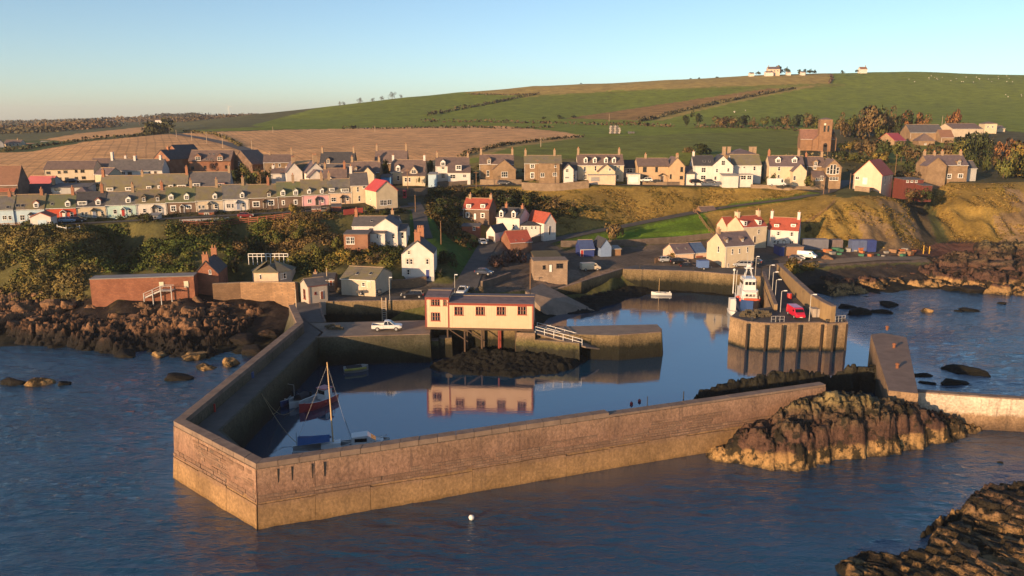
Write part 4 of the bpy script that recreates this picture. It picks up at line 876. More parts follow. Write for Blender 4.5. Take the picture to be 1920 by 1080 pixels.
def vol(t, L, R, ang=0, depth=8, eave=30, ridge=50, wall=None, roof=None, ax='x', wins=(), swins=(), chim=(), dorm=(), doors=(), porch=(), sky_=(), Y=None, z=None, hip=0, kind='gable', fm=None, sur=None, over=.3, below=3.0, garage=(), pipe=True, base=None, chm=None, dfm=None):
    """one block of a building, measured from its front base corners"""
    v = Vol(); a = math.radians(ang)
    p = PZ(L[0], L[1], z) if z is not None else (PY(L[0], L[1], Y) if Y else G(L[0], L[1]))
    s = mpp(p); d0 = ray(L[0], L[1]); d1 = ray(R, L[1]); k1 = d1[0] / d1[1]
    w = (k1 * p.y - p.x) / (math.cos(a) - k1 * math.sin(a)); 
    root = Vector(t.location); lo = p - root; v.p, v.s, v.w, v.a, v.lo = p, s, w, a, lo
    q = p + rotz((w, 0, 0), a); yR = proj(q.x, q.y, q.z)[1]; yL = L[1]
    lx = lambda x: w * (x - L[0]) / (R - L[0]); by = lambda x: yL + (yR - yL) * (x - L[0]) / (R - L[0])
    lz = lambda x, y: (by(x) - y) * s
    tand = (CAMH - p.z) / p.y
    E = eave * s; half = depth / 2 if ax == 'x' else w / 2
    Rz = max(E + .4, ridge * s - (depth / 2 * tand if ax == 'x' else 0)) if kind in ('gable', 'hip') else E
    if kind == 'mono': Rz = max(E + .2, ridge * s - depth * tand)
    D = depth; rise = Rz - E; v.E, v.Rz, v.D = E, Rz, D
    at = lambda c: lo + rotz(c, a)
    mb = MB()
    if kind == 'gable' and ax == 'x': mb.extr([(0, -below), (D, -below), (D, E), (D / 2, Rz), (0, E)], 0, w, 'x')
    elif kind == 'gable': mb.extr([(0, -below), (w, -below), (w, E), (w / 2, Rz), (0, E)], 0, D, 'y')
    elif kind == 'mono': mb.extr([(0, -below), (D, -below), (D, Rz), (0, E)], 0, w, 'x')
    else: mb.box(0, 0, -below, w, D, E)
    v.wall = mb.build('wall', wall, t, lo, a)
    o = over; th = .16; mb = MB(); sl = rise / half if half else 0
    if kind == 'gable':
        pr = lambda H: [(-o, E - o * sl + .04), (half, Rz + .04), (2 * half + o, E - o * sl + .04), (2 * half + o, E - o * sl + th + .04), (half, Rz + th + .06), (-o, E - o * sl + th + .04)]
        if ax == 'x': mb.extr(pr(half), -.12, w + .12, 'x')
        else: mb.extr(pr(half), -.2, D + .12, 'y')
    elif kind == 'hip':
        hx = min(w, D) / 2; zz = Rz
        r0, r1 = ((hx, D / 2), (w - hx, D / 2)) if w >= D else ((w / 2, hx), (w / 2, D - hx))
        vs = [(-o, -o, E), (w + o, -o, E), (w + o, D + o, E), (-o, D + o, E), (*r0, zz), (*r1, zz), (-o, -o, E - th), (w + o, -o, E - th), (w + o, D + o, E - th), (-o, D + o, E - th)]
        f = [(0, 1, 5, 4), (1, 2, 5), (2, 3, 4, 5), (3, 0, 4)] if w >= D else [(0, 1, 4), (1, 2, 5, 4), (2, 3, 5), (3, 0, 4, 5)]
        mb.add(vs, f + [(6, 7, 1, 0), (7, 8, 2, 1), (8, 9, 3, 2), (9, 6, 0, 3), (9, 8, 7, 6)])
    elif kind == 'mono': mb.extr([(-o, E - .06), (D + o, Rz + .04), (D + o, Rz + th + .04), (-o, E + th - .06)], -.15, w + .15, 'x')
    else: mb.box(-o * .5, -o * .5, E, w + o * .5, D + o * .5, E + .18)
    v.roof = mb.build('roof', roof, t, lo, a) if roof else None
    if kind == 'gable' and roof and ax == 'x':           # ridge tiles and gutter
        MB().box(-.1, half - .14, Rz + .12, w + .1, half + .14, Rz + .27).build('ridge_tile', CHS if roof is not SLD else SLD, t, lo, a)
        MB().tube((-.1, -o - .07, E - o * sl + .09), (w + .1, -o - .07, E - o * sl + .09), .07, 6).build('gutter', fm or WFR, t, lo, a)
    if pipe and E > 2.2 and kind == 'gable' and ax == 'x': MB().tube((.18, -.1, -.4), (.18, -.1, E), .05, 5).build('downpipe', fm or WFR, t, lo, a)
    if base: MB().box(-.03, -.03, -below, w + .03, .0, .5).build('plinth', base, t, lo, a)
    for x, y, pw, ph in wins: add_window(t, at((lx(x), -.01, lz(x, y + ph / 2))), a, pw * s, ph * s, fm, sur)
    for sd, fy, zc, ww, hh in swins:
        if sd == 'R': add_window(t, at((w + .01, D * fy, zc)), a + math.pi / 2, ww, hh, fm, sur)
        else: add_window(t, at((-.01, D * fy, zc)), a - math.pi / 2, ww, hh, fm, sur)
    for x, y, pw, ph, m in doors:
        h_ = ph * s; W_ = pw * s; z0 = max(0, lz(x, y + ph / 2)); mb = MB().box(-W_ / 2 - .09, -.06, 0, W_ / 2 + .09, .02, h_ + .1); o_ = mb.build('door', WFR if m is not WFR else DKF, t, at((lx(x), -.01, z0)), a)
        MB().box(-W_ / 2, -.09, .02, W_ / 2, -.062, h_).build('door_leaf', m, o_)
    for x, y, pw, ph, m in garage:
        h_ = ph * s; W_ = pw * s; mb = MB().box(-W_ / 2, -.05, 0, W_ / 2, .02, h_); o_ = mb.build('garage_door', m, t, at((lx(x), -.01, 0)), a)
    for x, y, pw, ph, m in porch:                        # gabled hood over a door: y is its apex
        z1 = lz(x, y); W_ = pw * s; hz = ph * s; P_ = .9
        mb = MB().extr([(-W_ / 2, z1 - hz), (0, z1 - .08), (W_ / 2, z1 - hz), (W_ / 2, z1 - hz + .1), (0, z1 + .06), (-W_ / 2, z1 - hz + .1)], -P_ - .05, .0, 'y')
        for sx in (-1, 1): mb.box(sx * W_ * .42 - .05, -P_, max(-.2, z1 - hz - 2.2), sx * W_ * .42 + .05, -P_ + .1, z1 - hz + .04)
        mb.build('porch', m, t, at((lx(x), -.02, 0)), a)
    k = rise / half if half else 0
    for x, y, pw, ph, dk, *mm in dorm:
        W_ = pw * s; H_ = ph * s; zb = (by(x) - (y + ph / 2)) * s
        yy = max(-.0, (zb - E) / (k + tand)) if ax == 'x' else 0
        z0 = E + yy * k; z1 = z0 + H_; back = min(D / 2, yy + H_ / max(k, .2) + .2); wm = mm[0] if mm else WFR
        rm = mm[1] if len(mm) > 1 else roof
        mb = MB(); mb.box(-W_ / 2, yy, z0 - .4, W_ / 2, back, z1)
        if dk == 'g': mb.extr([(-W_ / 2, z1), (W_ / 2, z1), (0, z1 + W_ * .48)], yy, yy + .1, 'y')
        dm = mb.build('dormer', wm, t, at((lx(x), 0, 0)), a); mb = MB()
        if dk == 'g':
            zr = z1 + W_ * .48; kb = min(D / 2 + .1, yy + (zr - z0) / max(k, .2) + .3)
            mb.extr([(-W_ / 2 - .16, z1 - .1), (0, zr), (W_ / 2 + .16, z1 - .1), (W_ / 2 + .16, z1 + .03), (0, zr + .15), (-W_ / 2 - .16, z1 + .03)], yy - .16, kb, 'y')
        else: mb.extr([(yy - .2, z1), (min(D / 2, back + .6), z1 + .15), (min(D / 2, back + .6), z1 + .28), (yy - .2, z1 + .12)], -W_ / 2 - .14, W_ / 2 + .14, 'x')
        mb.build('dormer_roof', rm, dm)
        ww, hh = W_ - .36, H_ - .3; fa, pa = win_meshes(ww, hh, dfm or WFR); c = obj('dormer_window', fa, dm, (0, yy - .02, z0 + .16)); c2 = obj('pane', pa, dm, (0, yy - .02, z0 + .16))
    for x, y, pw, ph in sky_:                            # roof windows
        zb = (by(x) - y) * s; yy = (zb - E) / (k + tand); th_ = math.atan(k)
        o_ = MB().box(-pw * s / 2, -ph * s * .6, .0, pw * s / 2, ph * s * .6, .1).build('roof_window', SHEET, t, at((lx(x), yy, E + yy * k + th + .06)), a); o_.rotation_euler = (th_, 0, a)
        MB().box(-pw * s / 2 + .08, -ph * s * .6 + .08, .1, pw * s / 2 - .08, ph * s * .6 - .08, .11).build('pane', GL, o_)
    for u, hpx, pots, *mm in chim:                        # along the ridge
        cm = mm[0] if mm else (chm or CHS); wd = mm[1] if len(mm) > 1 else .9; zt = Rz + hpx * s
        if ax == 'x': c = (u * w, D / 2)
        else: c = (w / 2, u * D)
        cx_ = min(max(c[0], .45), w - .45) if ax == 'x' else c[0]; cy_ = c[1] if ax == 'x' else min(max(c[1], .45), D - .45)
        ex, ey = (.36, wd / 2) if ax == 'x' else (wd / 2, .36)
        mb = MB().box(-ex, -ey, Rz - 1.2, ex, ey, zt - .14).box(-ex - .08, -ey - .08, zt - .139, ex + .08, ey + .08, zt)
        o_ = mb.build('chimney', cm, t, at((cx_, cy_, 0)), a)
        key = 'pot'
        if key not in _pot: _pot[key] = MB().tube((0, 0, 0), (0, 0, .55), .14, 8, .11).mesh('chimney_pot', POT)
        for i in range(pots):
            f_ = (i + .5) / pots * 2 - 1; obj('chimney_pot', _pot[key], o_, (0 if ax == 'x' else f_ * ex, f_ * ey if ax == 'x' else 0, zt))
    return v
def house(label, L, R, name='house', cat='house', group=None, wings=(), **kw):
    a = math.radians(kw.get('ang', 0)); p = PZ(L[0], L[1], kw['z']) if kw.get('z') is not None else (PY(L[0], L[1], kw['Y']) if kw.get('Y') else G(L[0], L[1]))
    t = thing(name, label, cat, p, 0, group); vol(t, L, R, **kw)
    for w_ in wings: vol(t, **w_)
    return t
# row of painted cottages along the cliff top
def row_y(px): return np.interp(px, [-30, 57, 200, 340, 494, 592, 640, 700], [419, 417, 409.5, 402.5, 394.5, 388.5, 384.5, 382])
def row_Y(px): return 205 + 27 * px / 660.0
CG = 'painted cottages in the front row'
SLV = [SLM, slate('grey_mossy_slate', (.105, .10, .095), (.135, .125, .115), (.14, .13, .07), .35), slate('brown_mossy_slate', (.125, .10, .08), (.155, .12, .095), (.16, .135, .06), .7), slate('green_mossy_slate', (.10, .10, .07), (.12, .115, .08), (.12, .13, .05), .8)]
_cn = [0]
def cottage(label, x0, x1, wall, roof=None, **kw):
    _cn[0] += 1; roof = roof or SLV[(_cn[0] * 5) % 4]; kw['ridge'] = 51 + (_cn[0] * 7 % 5 - 2) * .8
    return house(label, (x0, row_y(x0)), x1 - .3, 'cottage', 'cottage', CG, Y=row_Y(x0), ang=17, depth=7.6, eave=kw.pop('eave', 25), ridge=kw.pop('ridge', 51), wall=wall, roof=roof, **kw)
DARKP = mat('dark_porch', (.09, .065, .05), (.07, .05, .04), .8); BLP = mat('slate_blue_paint', (.20, .24, .34), (.17, .20, .29), .6)
cottage('grey blue cottage cut off by the left edge with two dark roof windows', -28, 28, PALEBLUE, wins=[(10, 408, 7, 8), (20, 408, 6, 8)], sky_=[(18, 390, 6, 5)], chim=[(.8, 10, 2, CHB)])
cottage('pale grey cottage with a gabled dormer behind the orange roofed garage', 28, 86, PALEBLUE, wins=[(43, 408, 8, 10), (76, 408, 7, 8)], doors=[(60, 408, 5, 12, BLP)], porch=[(60, 398, 9, 5, DARKP)], dorm=[(71, 385, 9, 9, 'g', WFR, TILEO)], sky_=[(35, 387, 6, 6), (45, 387, 6, 6)], chim=[(.86, 11, 2, CHB)])
cottage('bright red cottage with a white door and white gabled dormer', 86, 145, RED, wins=[(102, 405, 6, 9), (136, 402, 6, 8)], doors=[(121, 404, 5, 11, WFR)], porch=[(121, 393, 12, 5, WFR)], dorm=[(130, 383, 9, 9, 'g')], sky_=[(100, 384, 5, 5)], chim=[(.86, 14, 2, CHB)])
cottage('cream cottage under a new black slate roof with a flat white dormer', 145, 200, CREAM, SLD, wins=[(156, 401, 5, 8), (163, 401, 5, 8), (193, 400, 5, 8)], doors=[(178, 402, 5, 11, BLP)], porch=[(178, 390, 12, 6, DKF)], dorm=[(157, 381, 16, 8, 'f'), (187, 380, 9, 9, 'g', WFR, TILEO)], chim=[(.86, 15, 2, CHB)])
cottage('pale green cottage with a red front door', 200, 257, PALEGREEN, wins=[(217, 397, 6, 8), (245, 395, 6, 8)], doors=[(232, 399, 5, 12, REDP)], porch=[(233, 388, 10, 5, WFR)], dorm=[(243, 376, 9, 9, 'g')], chim=[(.88, 15, 3, CHS)])
cottage('white cottage with two dark fronted dormers and an open porch', 257, 313, WHITE, wins=[(272, 395, 6, 8), (301, 393, 6, 8)], doors=[(289, 395, 5, 11, DKF)], porch=[(291, 384, 12, 6, DARKP)], dorm=[(272, 374, 8, 9, 'g', DARKP), (298, 373, 8, 9, 'g', DARKP)], chim=[(.86, 14, 2, CHB)])
cottage('brown stone cottage with two white gabled dormers', 313, 368, BROWN, sur=WFR, wins=[(326, 391, 8, 10), (355, 388, 8, 6)], doors=[(342, 393, 5, 12, DARKP)], porch=[(343, 383, 10, 5, WFR)], dorm=[(323, 371, 9, 9, 'g'), (352, 370, 9, 9, 'g')], chim=[(.86, 14, 3, CHS)])
cottage('beige cottage with one dormer and a timber porch', 368, 419, BEIGE, wins=[(375, 388, 5, 7), (382, 388, 5, 7), (406, 387, 6, 8)], doors=[(394, 389, 5, 12, DARKP)], porch=[(395, 377, 12, 6, GREY)], dorm=[(405, 369, 8, 9, 'g')], chim=[(.8, 15, 3, CHS)])
cottage('white cottage with a grey blue door between the beige and stone cottages', 419, 467, WHITE, wins=[(429, 386, 7, 8), (437, 386, 4, 8), (457, 384, 5, 8)], doors=[(447, 387, 5, 12, BLP)], porch=[(447, 375, 9, 6, BLP)], dorm=[(456, 367, 8, 9, 'g')], chim=[(.82, 14, 2, CHS)])
cottage('brown stone cottage with two broad white framed windows', 467, 521, BROWN, sur=WFR, wins=[(481, 383, 11, 9), (509, 380, 10, 9)], doors=[(497, 384, 5, 12, DARKP)], porch=[(497, 374, 9, 5, DARKP)], dorm=[(506, 365, 8, 8, 'g', DARKP)], chim=[(.72, 14, 2, CHB)])
cottage('brown stone cottage with a golden shrub against its wall', 521, 567, BROWN, sur=WFR, wins=[(532, 380, 4, 8), (555, 379, 5, 8)], dorm=[(532, 364, 9, 9, 'g'), (556, 362, 9, 9, 'g')], chim=[(.7, 14, 3, CHS)])
cottage('pink cottage with a dark arched porch', 567, 617, PINK, wins=[(581, 377, 7, 7), (605, 375, 5, 8)], doors=[(595, 379, 5, 11, DKF)], porch=[(596, 368, 10, 6, DARKP)], dorm=[(581, 360, 7, 8, 'g'), (605, 359, 7, 8, 'g')], chim=[(.8, 14, 2, CHS)])
cottage('tan cottage at the end of the row with two wide dormers', 617, 659, BUFF, wins=[(626, 374, 9, 8), (652, 372, 5, 8)], doors=[(643, 375, 5, 11, DARKP)], porch=[(643, 365, 11, 6, DARKP)], dorm=[(624, 356, 10, 7, 'f', WFR), (648, 357, 15, 7, 'f', WFR)], chim=[(.1, 13, 2, CHS)])
house('tall cream end house with a crow white chimney above the red roofed building', (659, 384), 692, Y=232, ang=15, depth=8, eave=36, ridge=60, wall=CREAM, roof=SL, wins=[(672, 355, 4, 9), (674, 372, 4, 11), (684, 351, 6, 5)], chim=[(.08, 13, 2, WHITE)])
house('cream building with a red sheet roof and a shop window in its gable', (706, 386), 746, Y=224, ang=30, depth=9, eave=27, ridge=45, wall=CREAM, roof=REDR, ax='y', wins=[(716, 380, 7, 10), (722, 380, 7, 10), (730, 379, 8, 9)], swins=[('L', .5, 1.2, .7, .5)], over=.2)
# second row, mossy roofs
RB = 'mossy roofed houses in the second row'
for lab, x0, x1, y0, Y0, rf, dm, ch, wl in (
    ('mossy roofed house with a grey boarded gable, left end of the second row', 188, 268, 377, 239, SLM, [(208, 356, 12, 7, 'f'), (243, 354, 12, 7, 'f')], [(.02, 12, 2, CHB), (.98, 8, 2)], GREY),
    ('mossy roofed house with four small dark dormers in the second row', 268, 352, 374, 240, SLM, [(281, 353, 9, 7, 'f'), (302, 351, 9, 7, 'f'), (322, 350, 8, 7, 'f'), (342, 350, 16, 7, 'f')], [(.97, 14, 2, CHB)], BROWN),
    ('grey slated house with a red dormer at the right end of the second row', 354, 432, 370, 243, SL, [(370, 349, 13, 8, 'f'), (415, 347, 16, 8, 'f', REDP)], [(.97, 12, 2, CHS)], GREY)):
    house(lab, (x0, y0), x1, Y=Y0, ang=10, depth=8, eave=18, ridge=47, wall=wl, roof=rf, dorm=dm, chim=ch, group=RB, wins=[(x0 + 12, y0 - 9, 7, 7), (x0 + 40, y0 - 10, 7, 7), (x0 + 62, y0 - 11, 6, 7)])
# back left
house('house with a plain red tile roof cut off by the left edge', (-30, 385), 38, Y=230, ang=12, depth=9, eave=38, ridge=74, wall=BROWN, roof=TILEB, wins=[(9, 362, 6, 10), (18, 362, 6, 10), (26, 362, 6, 10)], chim=[(.95, -10, 2, CHB)], wings=[dict(L=(-30, 384), R=30, Y=229, ang=12, depth=3, eave=24, ridge=38, kind='mono', wall=BROWN, roof=TILEO)])
house('low shed with a faded pink red sheet roof', (44, 358), 92, Y=252, ang=-8, depth=8, eave=10, ridge=28, wall=GREY, roof=PINKR, name='shed', cat='shed')
house('dark slated low building behind the painted row', (32, 377), 96, Y=238, ang=6, depth=8, eave=10, ridge=31, wall=BROWN, roof=SLD, chim=[(.98, 12, 1, CHS)])
house('low cottage with a flat roofed white window behind the cream cottage', (98, 372), 168, Y=240, ang=8, depth=6, eave=20, ridge=28, wall=GREY, roof=FELT, kind='mono', wins=[(109, 356, 12, 7)])
house('hipped slate outbuilding beside the boarded gable', (131, 374), 168, Y=236, ang=8, depth=7, eave=6, ridge=24, wall=GREY, roof=SLP, kind='hip')
house('long two storey beige terrace with eight windows below the stubble field', (85, 343), 178, Y=274, ang=9, depth=9, eave=25, ridge=41, wall=BEIGE, roof=SLB, wins=[(93, 324, 7, 5), (113, 323, 5, 5), (125, 322, 7, 5), (145, 321, 5, 5), (157, 321, 7, 5), (93, 336, 7, 6), (110, 335, 4, 5), (114, 335, 4, 5), (126, 335, 7, 5), (144, 334, 6, 5), (158, 333, 7, 5)], fm=DKF, wings=[dict(L=(170, 328), R=242, Y=284, ang=9, depth=9, eave=14, ridge=31, wall=BEIGE, roof=SLB, chim=[(.85, 5, 1, WHITE)])])
house('long low white cottage with two white chimneys and a blue slate roof', (203, 331), 305, Y=278, ang=6, depth=8, eave=11, ridge=32, wall=WHITE, roof=SL, wins=[(232, 325, 6, 6), (281, 323, 4, 6), (218, 326, 4, 6)], doors=[(244, 326, 8, 8, DKF), (292, 324, 5, 7, DARKP)], chim=[(.03, 14, 1, WHITE, 1.3), (.45, 7, 2, WHITE, 1.6), (.92, 8, 1, WHITE, 1.0)], wings=[dict(L=(178, 333), R=204, Y=270, ang=-20, depth=6, eave=6, ridge=18, wall=CREAM, roof=SLP)])
house('red brick house showing a plain sunlit gable and a dark slate roof', (290, 322), 320, Y=292, ang=-28, depth=11, eave=24, ridge=40, wall=BRICK, roof=SLD, ax='y', chim=[(.3, 6, 1, CHB)], wings=[dict(L=(312, 318), R=340, Y=304, ang=-28, depth=10, eave=28, ridge=45, wall=BRICK, roof=SLD, ax='y')])
house('red brick pair of houses with two small cross gables', (355, 322), 434, Y=293, ang=5, depth=10, eave=20, ridge=40, wall=BRICK, roof=SLB, wins=[(362, 315, 5, 6), (385, 314, 5, 6), (402, 314, 5, 6), (425, 313, 5, 6)], fm=DKF, dorm=[(373, 300, 11, 8, 'g', BRICK), (414, 298, 11, 8, 'g', BRICK)], sky_=[(391, 290, 3, 3), (399, 290, 3, 3), (388, 300, 5, 3), (397, 300, 5, 3)])
house('dark steep roofed villa with a pointed gable half hidden by trees', (434, 325), 474, Y=300, ang=-25, depth=9, eave=18, ridge=42, wall=BROWN, roof=SLB, ax='y', wins=[(450, 307, 4, 8)], wings=[dict(L=(460, 325), R=490, Y=306, ang=5, depth=7, eave=14, ridge=30, wall=BROWN, roof=SL)])
house('long stone house with a brown roof and thin chimneys behind the white cottages', (495, 326), 550, Y=292, ang=12, depth=8, eave=21, ridge=36, wall=SAND, roof=SLB, chim=[(.2, 5, 1), (.98, 11, 1)], wins=[(514, 310, 4, 6), (525, 310, 4, 6)])
house('small white cottage with a brown roof left of the white gables', (509, 340), 540, Y=263, ang=10, depth=6, eave=14, ridge=24, wall=WHITE, roof=SLB, sky_=[(529, 321, 3, 3)], chim=[(.03, 6, 1, WHITE), (.97, 4, 1, WHITE)])
house('white house whose gable shows a purple slate roof and two stone stacks', (538, 345), 568, Y=260, ang=22, depth=9, eave=22, ridge=39, wall=WHITE, roof=SLP, ax='y', chim=[(.1, 10, 2, CHS, 1.2)])
house('white gabled house with a smaller white gable in front of it', (575, 344), 612, Y=259, ang=24, depth=9, eave=20, ridge=38, wall=WHITE, roof=SLP, ax='y', chim=[(.12, 14, 3, CHS, 1.3)], wings=[dict(L=(580, 345), R=608, Y=255, ang=24, depth=4, eave=12, ridge=25, wall=WHITE, roof=SLP, ax='y')])
house('long dark slated house with one small pink dormer behind the white gables', (600, 322), 664, Y=288, ang=2, depth=8, eave=14, ridge=36, wall=SAND, roof=SLD, dorm=[(616, 303, 7, 8, 'g', SAND)], chim=[(.02, 9, 2), (.98, 10, 2)], wings=[dict(L=(600, 332), R=655, Y=274, ang=2, depth=6, eave=8, ridge=24, wall=SAND, roof=SL)])
house('tan roofed house with a small dormer above the pink cottage', (606, 350), 650, Y=252, ang=8, depth=9, eave=8, ridge=34, wall=BEIGE, roof=SLB, dorm=[(620, 338, 5, 7, 'g')], chim=[(.05, 9, 2, CHS), (.9, 12, 2, CHB)])
house('brown roofed house with stone stacks behind the tall cream house', (656, 345), 712, Y=262, ang=2, depth=8, eave=22, ridge=42, wall=SAND, roof=SLB, dorm=[(668, 318, 5, 7, 'g', SAND)], chim=[(.01, 9, 2), (.98, 8, 2)], wings=[dict(L=(678, 345), R=702, Y=257, ang=2, depth=5, eave=18, ridge=31, wall=CREAM, roof=SLD, ax='y', wins=[(685, 338, 10, 5)])])
house('broad brown roofed house with very tall chimneys against the stubble', (703, 324), 763, Y=300, ang=2, depth=9, eave=18, ridge=42, wall=SAND, roof=SLB, chim=[(.01, 10, 2), (.99, 12, 2)])
house('cream house with a brown roof, one dormer and a wide front gable window', (733, 343), 797, Y=268, ang=0, depth=8, eave=21, ridge=43, wall=CREAM, roof=SLB, wins=[(747, 334, 5, 9)], dorm=[(747, 320, 8, 9, 'g')], chim=[(.02, 9, 1, WHITE), (.98, 9, 1, WHITE)], wings=[dict(L=(755, 343), R=797, Y=264, ang=0, depth=4.5, eave=13, ridge=22, kind='mono', wall=CREAM, roof=SLB, wins=[(761, 337, 5, 8), (768, 337, 4, 8)]), dict(L=(768, 330), R=783, Y=266, ang=0, depth=4, eave=8, ridge=18, wall=BEIGE, roof=SLB, ax='y', wins=[(776, 322, 9, 6)])])
house('small bright blue shed between two houses', (714, 343), 733, Y=262, ang=0, depth=4, eave=11, ridge=16, wall=mat('bright_blue_board', (.06, .20, .42), (.05, .17, .36), .6), roof=FELT, kind='mono', name='shed', cat='shed')
house('white shed with a blank sunlit front above the dark garage opening', (803, 342), 818, Y=262, ang=0, depth=6, eave=15, ridge=17, wall=mat('pale_blue_sheet', (.40, .52, .60), (.36, .47, .54), .6), roof=SHEET, kind='mono', name='shed', cat='shed')
# houses along the terrace
house('white house with a white dormer bay left of the stone terrace houses', (817, 337), 880, Y=271, ang=3, depth=9, eave=25, ridge=42, wall=WHITE, roof=SLB, sur=TAN, wins=[(831, 330, 6, 9), (831, 314, 5, 7)], dorm=[(831, 311, 9, 8, 'g')], chim=[(.02, 10, 2, CHS), (.98, 8, 2, CHS)], wings=[dict(L=(840, 338), R=882, Y=267, ang=3, depth=4, eave=14, ridge=27, kind='mono', wall=WHITE, roof=SLB, wins=[(849, 331, 10, 8), (871, 330, 6, 6)], dorm=[(860, 314, 11, 9, 'f')])])
house('sandstone house with a big brown gabled wing and twin end stacks', (899, 333), 963, Y=273, ang=0, depth=9, eave=25, ridge=43, wall=SAND, roof=SLB, wins=[(915, 325, 5, 11)], dorm=[(917, 307, 8, 9, 'g', SAND)], chim=[(.02, 11, 2), (.98, 11, 2)], wings=[dict(L=(924, 333), R=967, Y=269, ang=0, depth=5, eave=15, ridge=33, ax='y', wall=SAND, roof=SLB, wins=[(946, 327, 12, 10)])])
house('stone and white house with a broad white upper storey', (983, 335), 1053, Y=272, ang=0, depth=9, eave=28, ridge=43, wall=SAND, roof=SLM, sur=WFR, wins=[(998, 312, 7, 7), (998, 329, 6, 10)], chim=[(.02, 11, 2), (.82, 11, 2)], wings=[dict(L=(1010, 335), R=1049, Y=270, ang=0, depth=2, eave=28, ridge=30, kind='flat', wall=SAND, roof=None, wins=[(1017, 328, 8, 8), (1040, 327, 8, 6), (1041, 312, 4, 4)])])
house('little white gabled house with a balcony between two big houses', (1054, 336), 1082, Y=273, ang=0, depth=8, eave=16, ridge=31, wall=WHITE, roof=SLD, wins=[(1076, 331, 4, 8)], wings=[dict(L=(1057, 336), R=1075, Y=270, ang=0, depth=4, eave=18, ridge=27, ax='y', wall=WHITE, roof=SL, wins=[(1063, 320, 6, 6), (1063, 333, 8, 4)])])
house('large cream house with four white dormers and a lean-to front gable', (1083, 337), 1169, Y=275, ang=0, depth=10, eave=27, ridge=47, wall=CREAM, roof=SLB, wins=[(1096, 317, 5, 8), (1116, 316, 4, 9), (1097, 332, 6, 9), (1153, 315, 3, 8), (1160, 315, 3, 8), (1158, 332, 5, 8)], dorm=[(1098, 302, 7, 9, 'g'), (1115, 302, 7, 9, 'g'), (1136, 302, 7, 9, 'g'), (1151, 302, 7, 9, 'g')], chim=[(.01, 12, 3), (.93, 11, 3)], wings=[dict(L=(1122, 338), R=1153, Y=271, ang=0, depth=4, eave=16, ridge=29, ax='y', wall=CREAM, roof=SLB, wins=[(1143, 318, 5, 5)]), dict(L=(1104, 340), R=1154, Y=267.5, ang=0, depth=3.5, eave=11, ridge=12, kind='flat', wall=BUFF, roof=SHEET, garage=[(1116, 335, 16, 8, SHEET), (1144, 335, 13, 9, CREAM)])])
house('plain white garage with a blank front beside the tan house', (1177, 342), 1200, Y=272, ang=0, depth=6, eave=15, ridge=17, kind='flat', wall=WHITE, roof=SHEET, name='garage', cat='garage', garage=[(1188, 337, 16, 10, WFR)])
house('dark glazed link building behind the white garage', (1170, 335), 1196, Y=282, ang=0, depth=6, eave=20, ridge=34, wall=GREY, roof=SLD, wins=[(1180, 320, 10, 8)])
house('tan rendered pair of houses with a porch canopy and a gabled right end', (1195, 343), 1254, Y=276, ang=0, depth=9, eave=31, ridge=46, wall=TAN, roof=SLB, fm=DKF, wins=[(1208, 318, 7, 9), (1230, 318, 5, 9), (1209, 333, 6, 8)], doors=[(1241, 335, 5, 11, DARKP)], porch=[(1241, 325, 16, 5, DARKP)], chim=[(.3, 8, 2)], wings=[dict(L=(1253.5, 343.5), R=1283, Y=275, ang=0, depth=11, eave=31, ridge=47, ax='y', wall=TAN, roof=SLB, fm=DKF, wins=[(1277, 318, 5, 9), (1277, 333, 6, 6), (1257, 331, 3, 8)], chim=[(.05, 6, 3)])])
house('white house with a tall sunlit gable, balcony and dark slate roof', (1299, 342), 1338, Y=277, ang=-4, depth=9, eave=31, ridge=50, wall=WHITE, roof=SLD, wins=[(1318, 319, 8, 9), (1318, 333, 9, 8)], sky_=[(1320, 304, 5, 4), (1330, 304, 4, 4)], chim=[(.03, 8, 2, WHITE)], wings=[dict(L=(1334, 342), R=1373, Y=276, ang=-4, depth=10, eave=31, ridge=49, ax='y', wall=WHITE, roof=SLD, wins=[(1354, 306, 7, 9), (1343, 320, 4, 7), (1364, 319, 4, 7), (1341, 334, 5, 7)]), dict(L=(1284, 342), R=1302, Y=276, ang=-4, depth=5, eave=16, ridge=30, kind='mono', wall=WHITE, roof=SL)])
house('white house with a brown mossy roof joined to the tall white gable', (1372, 340), 1426, Y=279, ang=0, depth=9, eave=30, ridge=50, wall=WHITE, roof=SLM, wins=[(1394, 314, 5, 4), (1413, 316, 5, 8)], chim=[], wings=[dict(L=(1354, 346), R=1384, Y=272, ang=0, depth=4, eave=16, ridge=21, kind='mono', wall=WHITE, roof=SHEET), dict(L=(1384.5, 345), R=1411, Y=273, ang=0, depth=4, eave=17, ridge=19, kind='flat', wall=WHITE, roof=SHEET, wins=[(1393, 333, 10, 8), (1404, 333, 8, 8)])])
house('villa with a purple hipped roof and four stacks behind the white houses', (1365, 330), 1421, Y=298, ang=0, depth=12, eave=39, ridge=52, kind='hip', wall=SAND, roof=SLP)
for nm_, px in (('a', 1357), ('b', 1366), ('c', 1407), ('d', 1414)):
    p = PY(px, 293, 303); MB().box(-.6, -.5, -2, .6, .5, 3.4).box(-.7, -.6, 3.4, .7, .6, 3.6).build('chimney', CHS, bpy.data.objects[[o.name for o in bpy.data.objects if o.get('label', '').startswith('villa with a purple')][0]], p - Vector([o for o in bpy.data.objects if o.get('label', '').startswith('villa with a purple')][0].location))
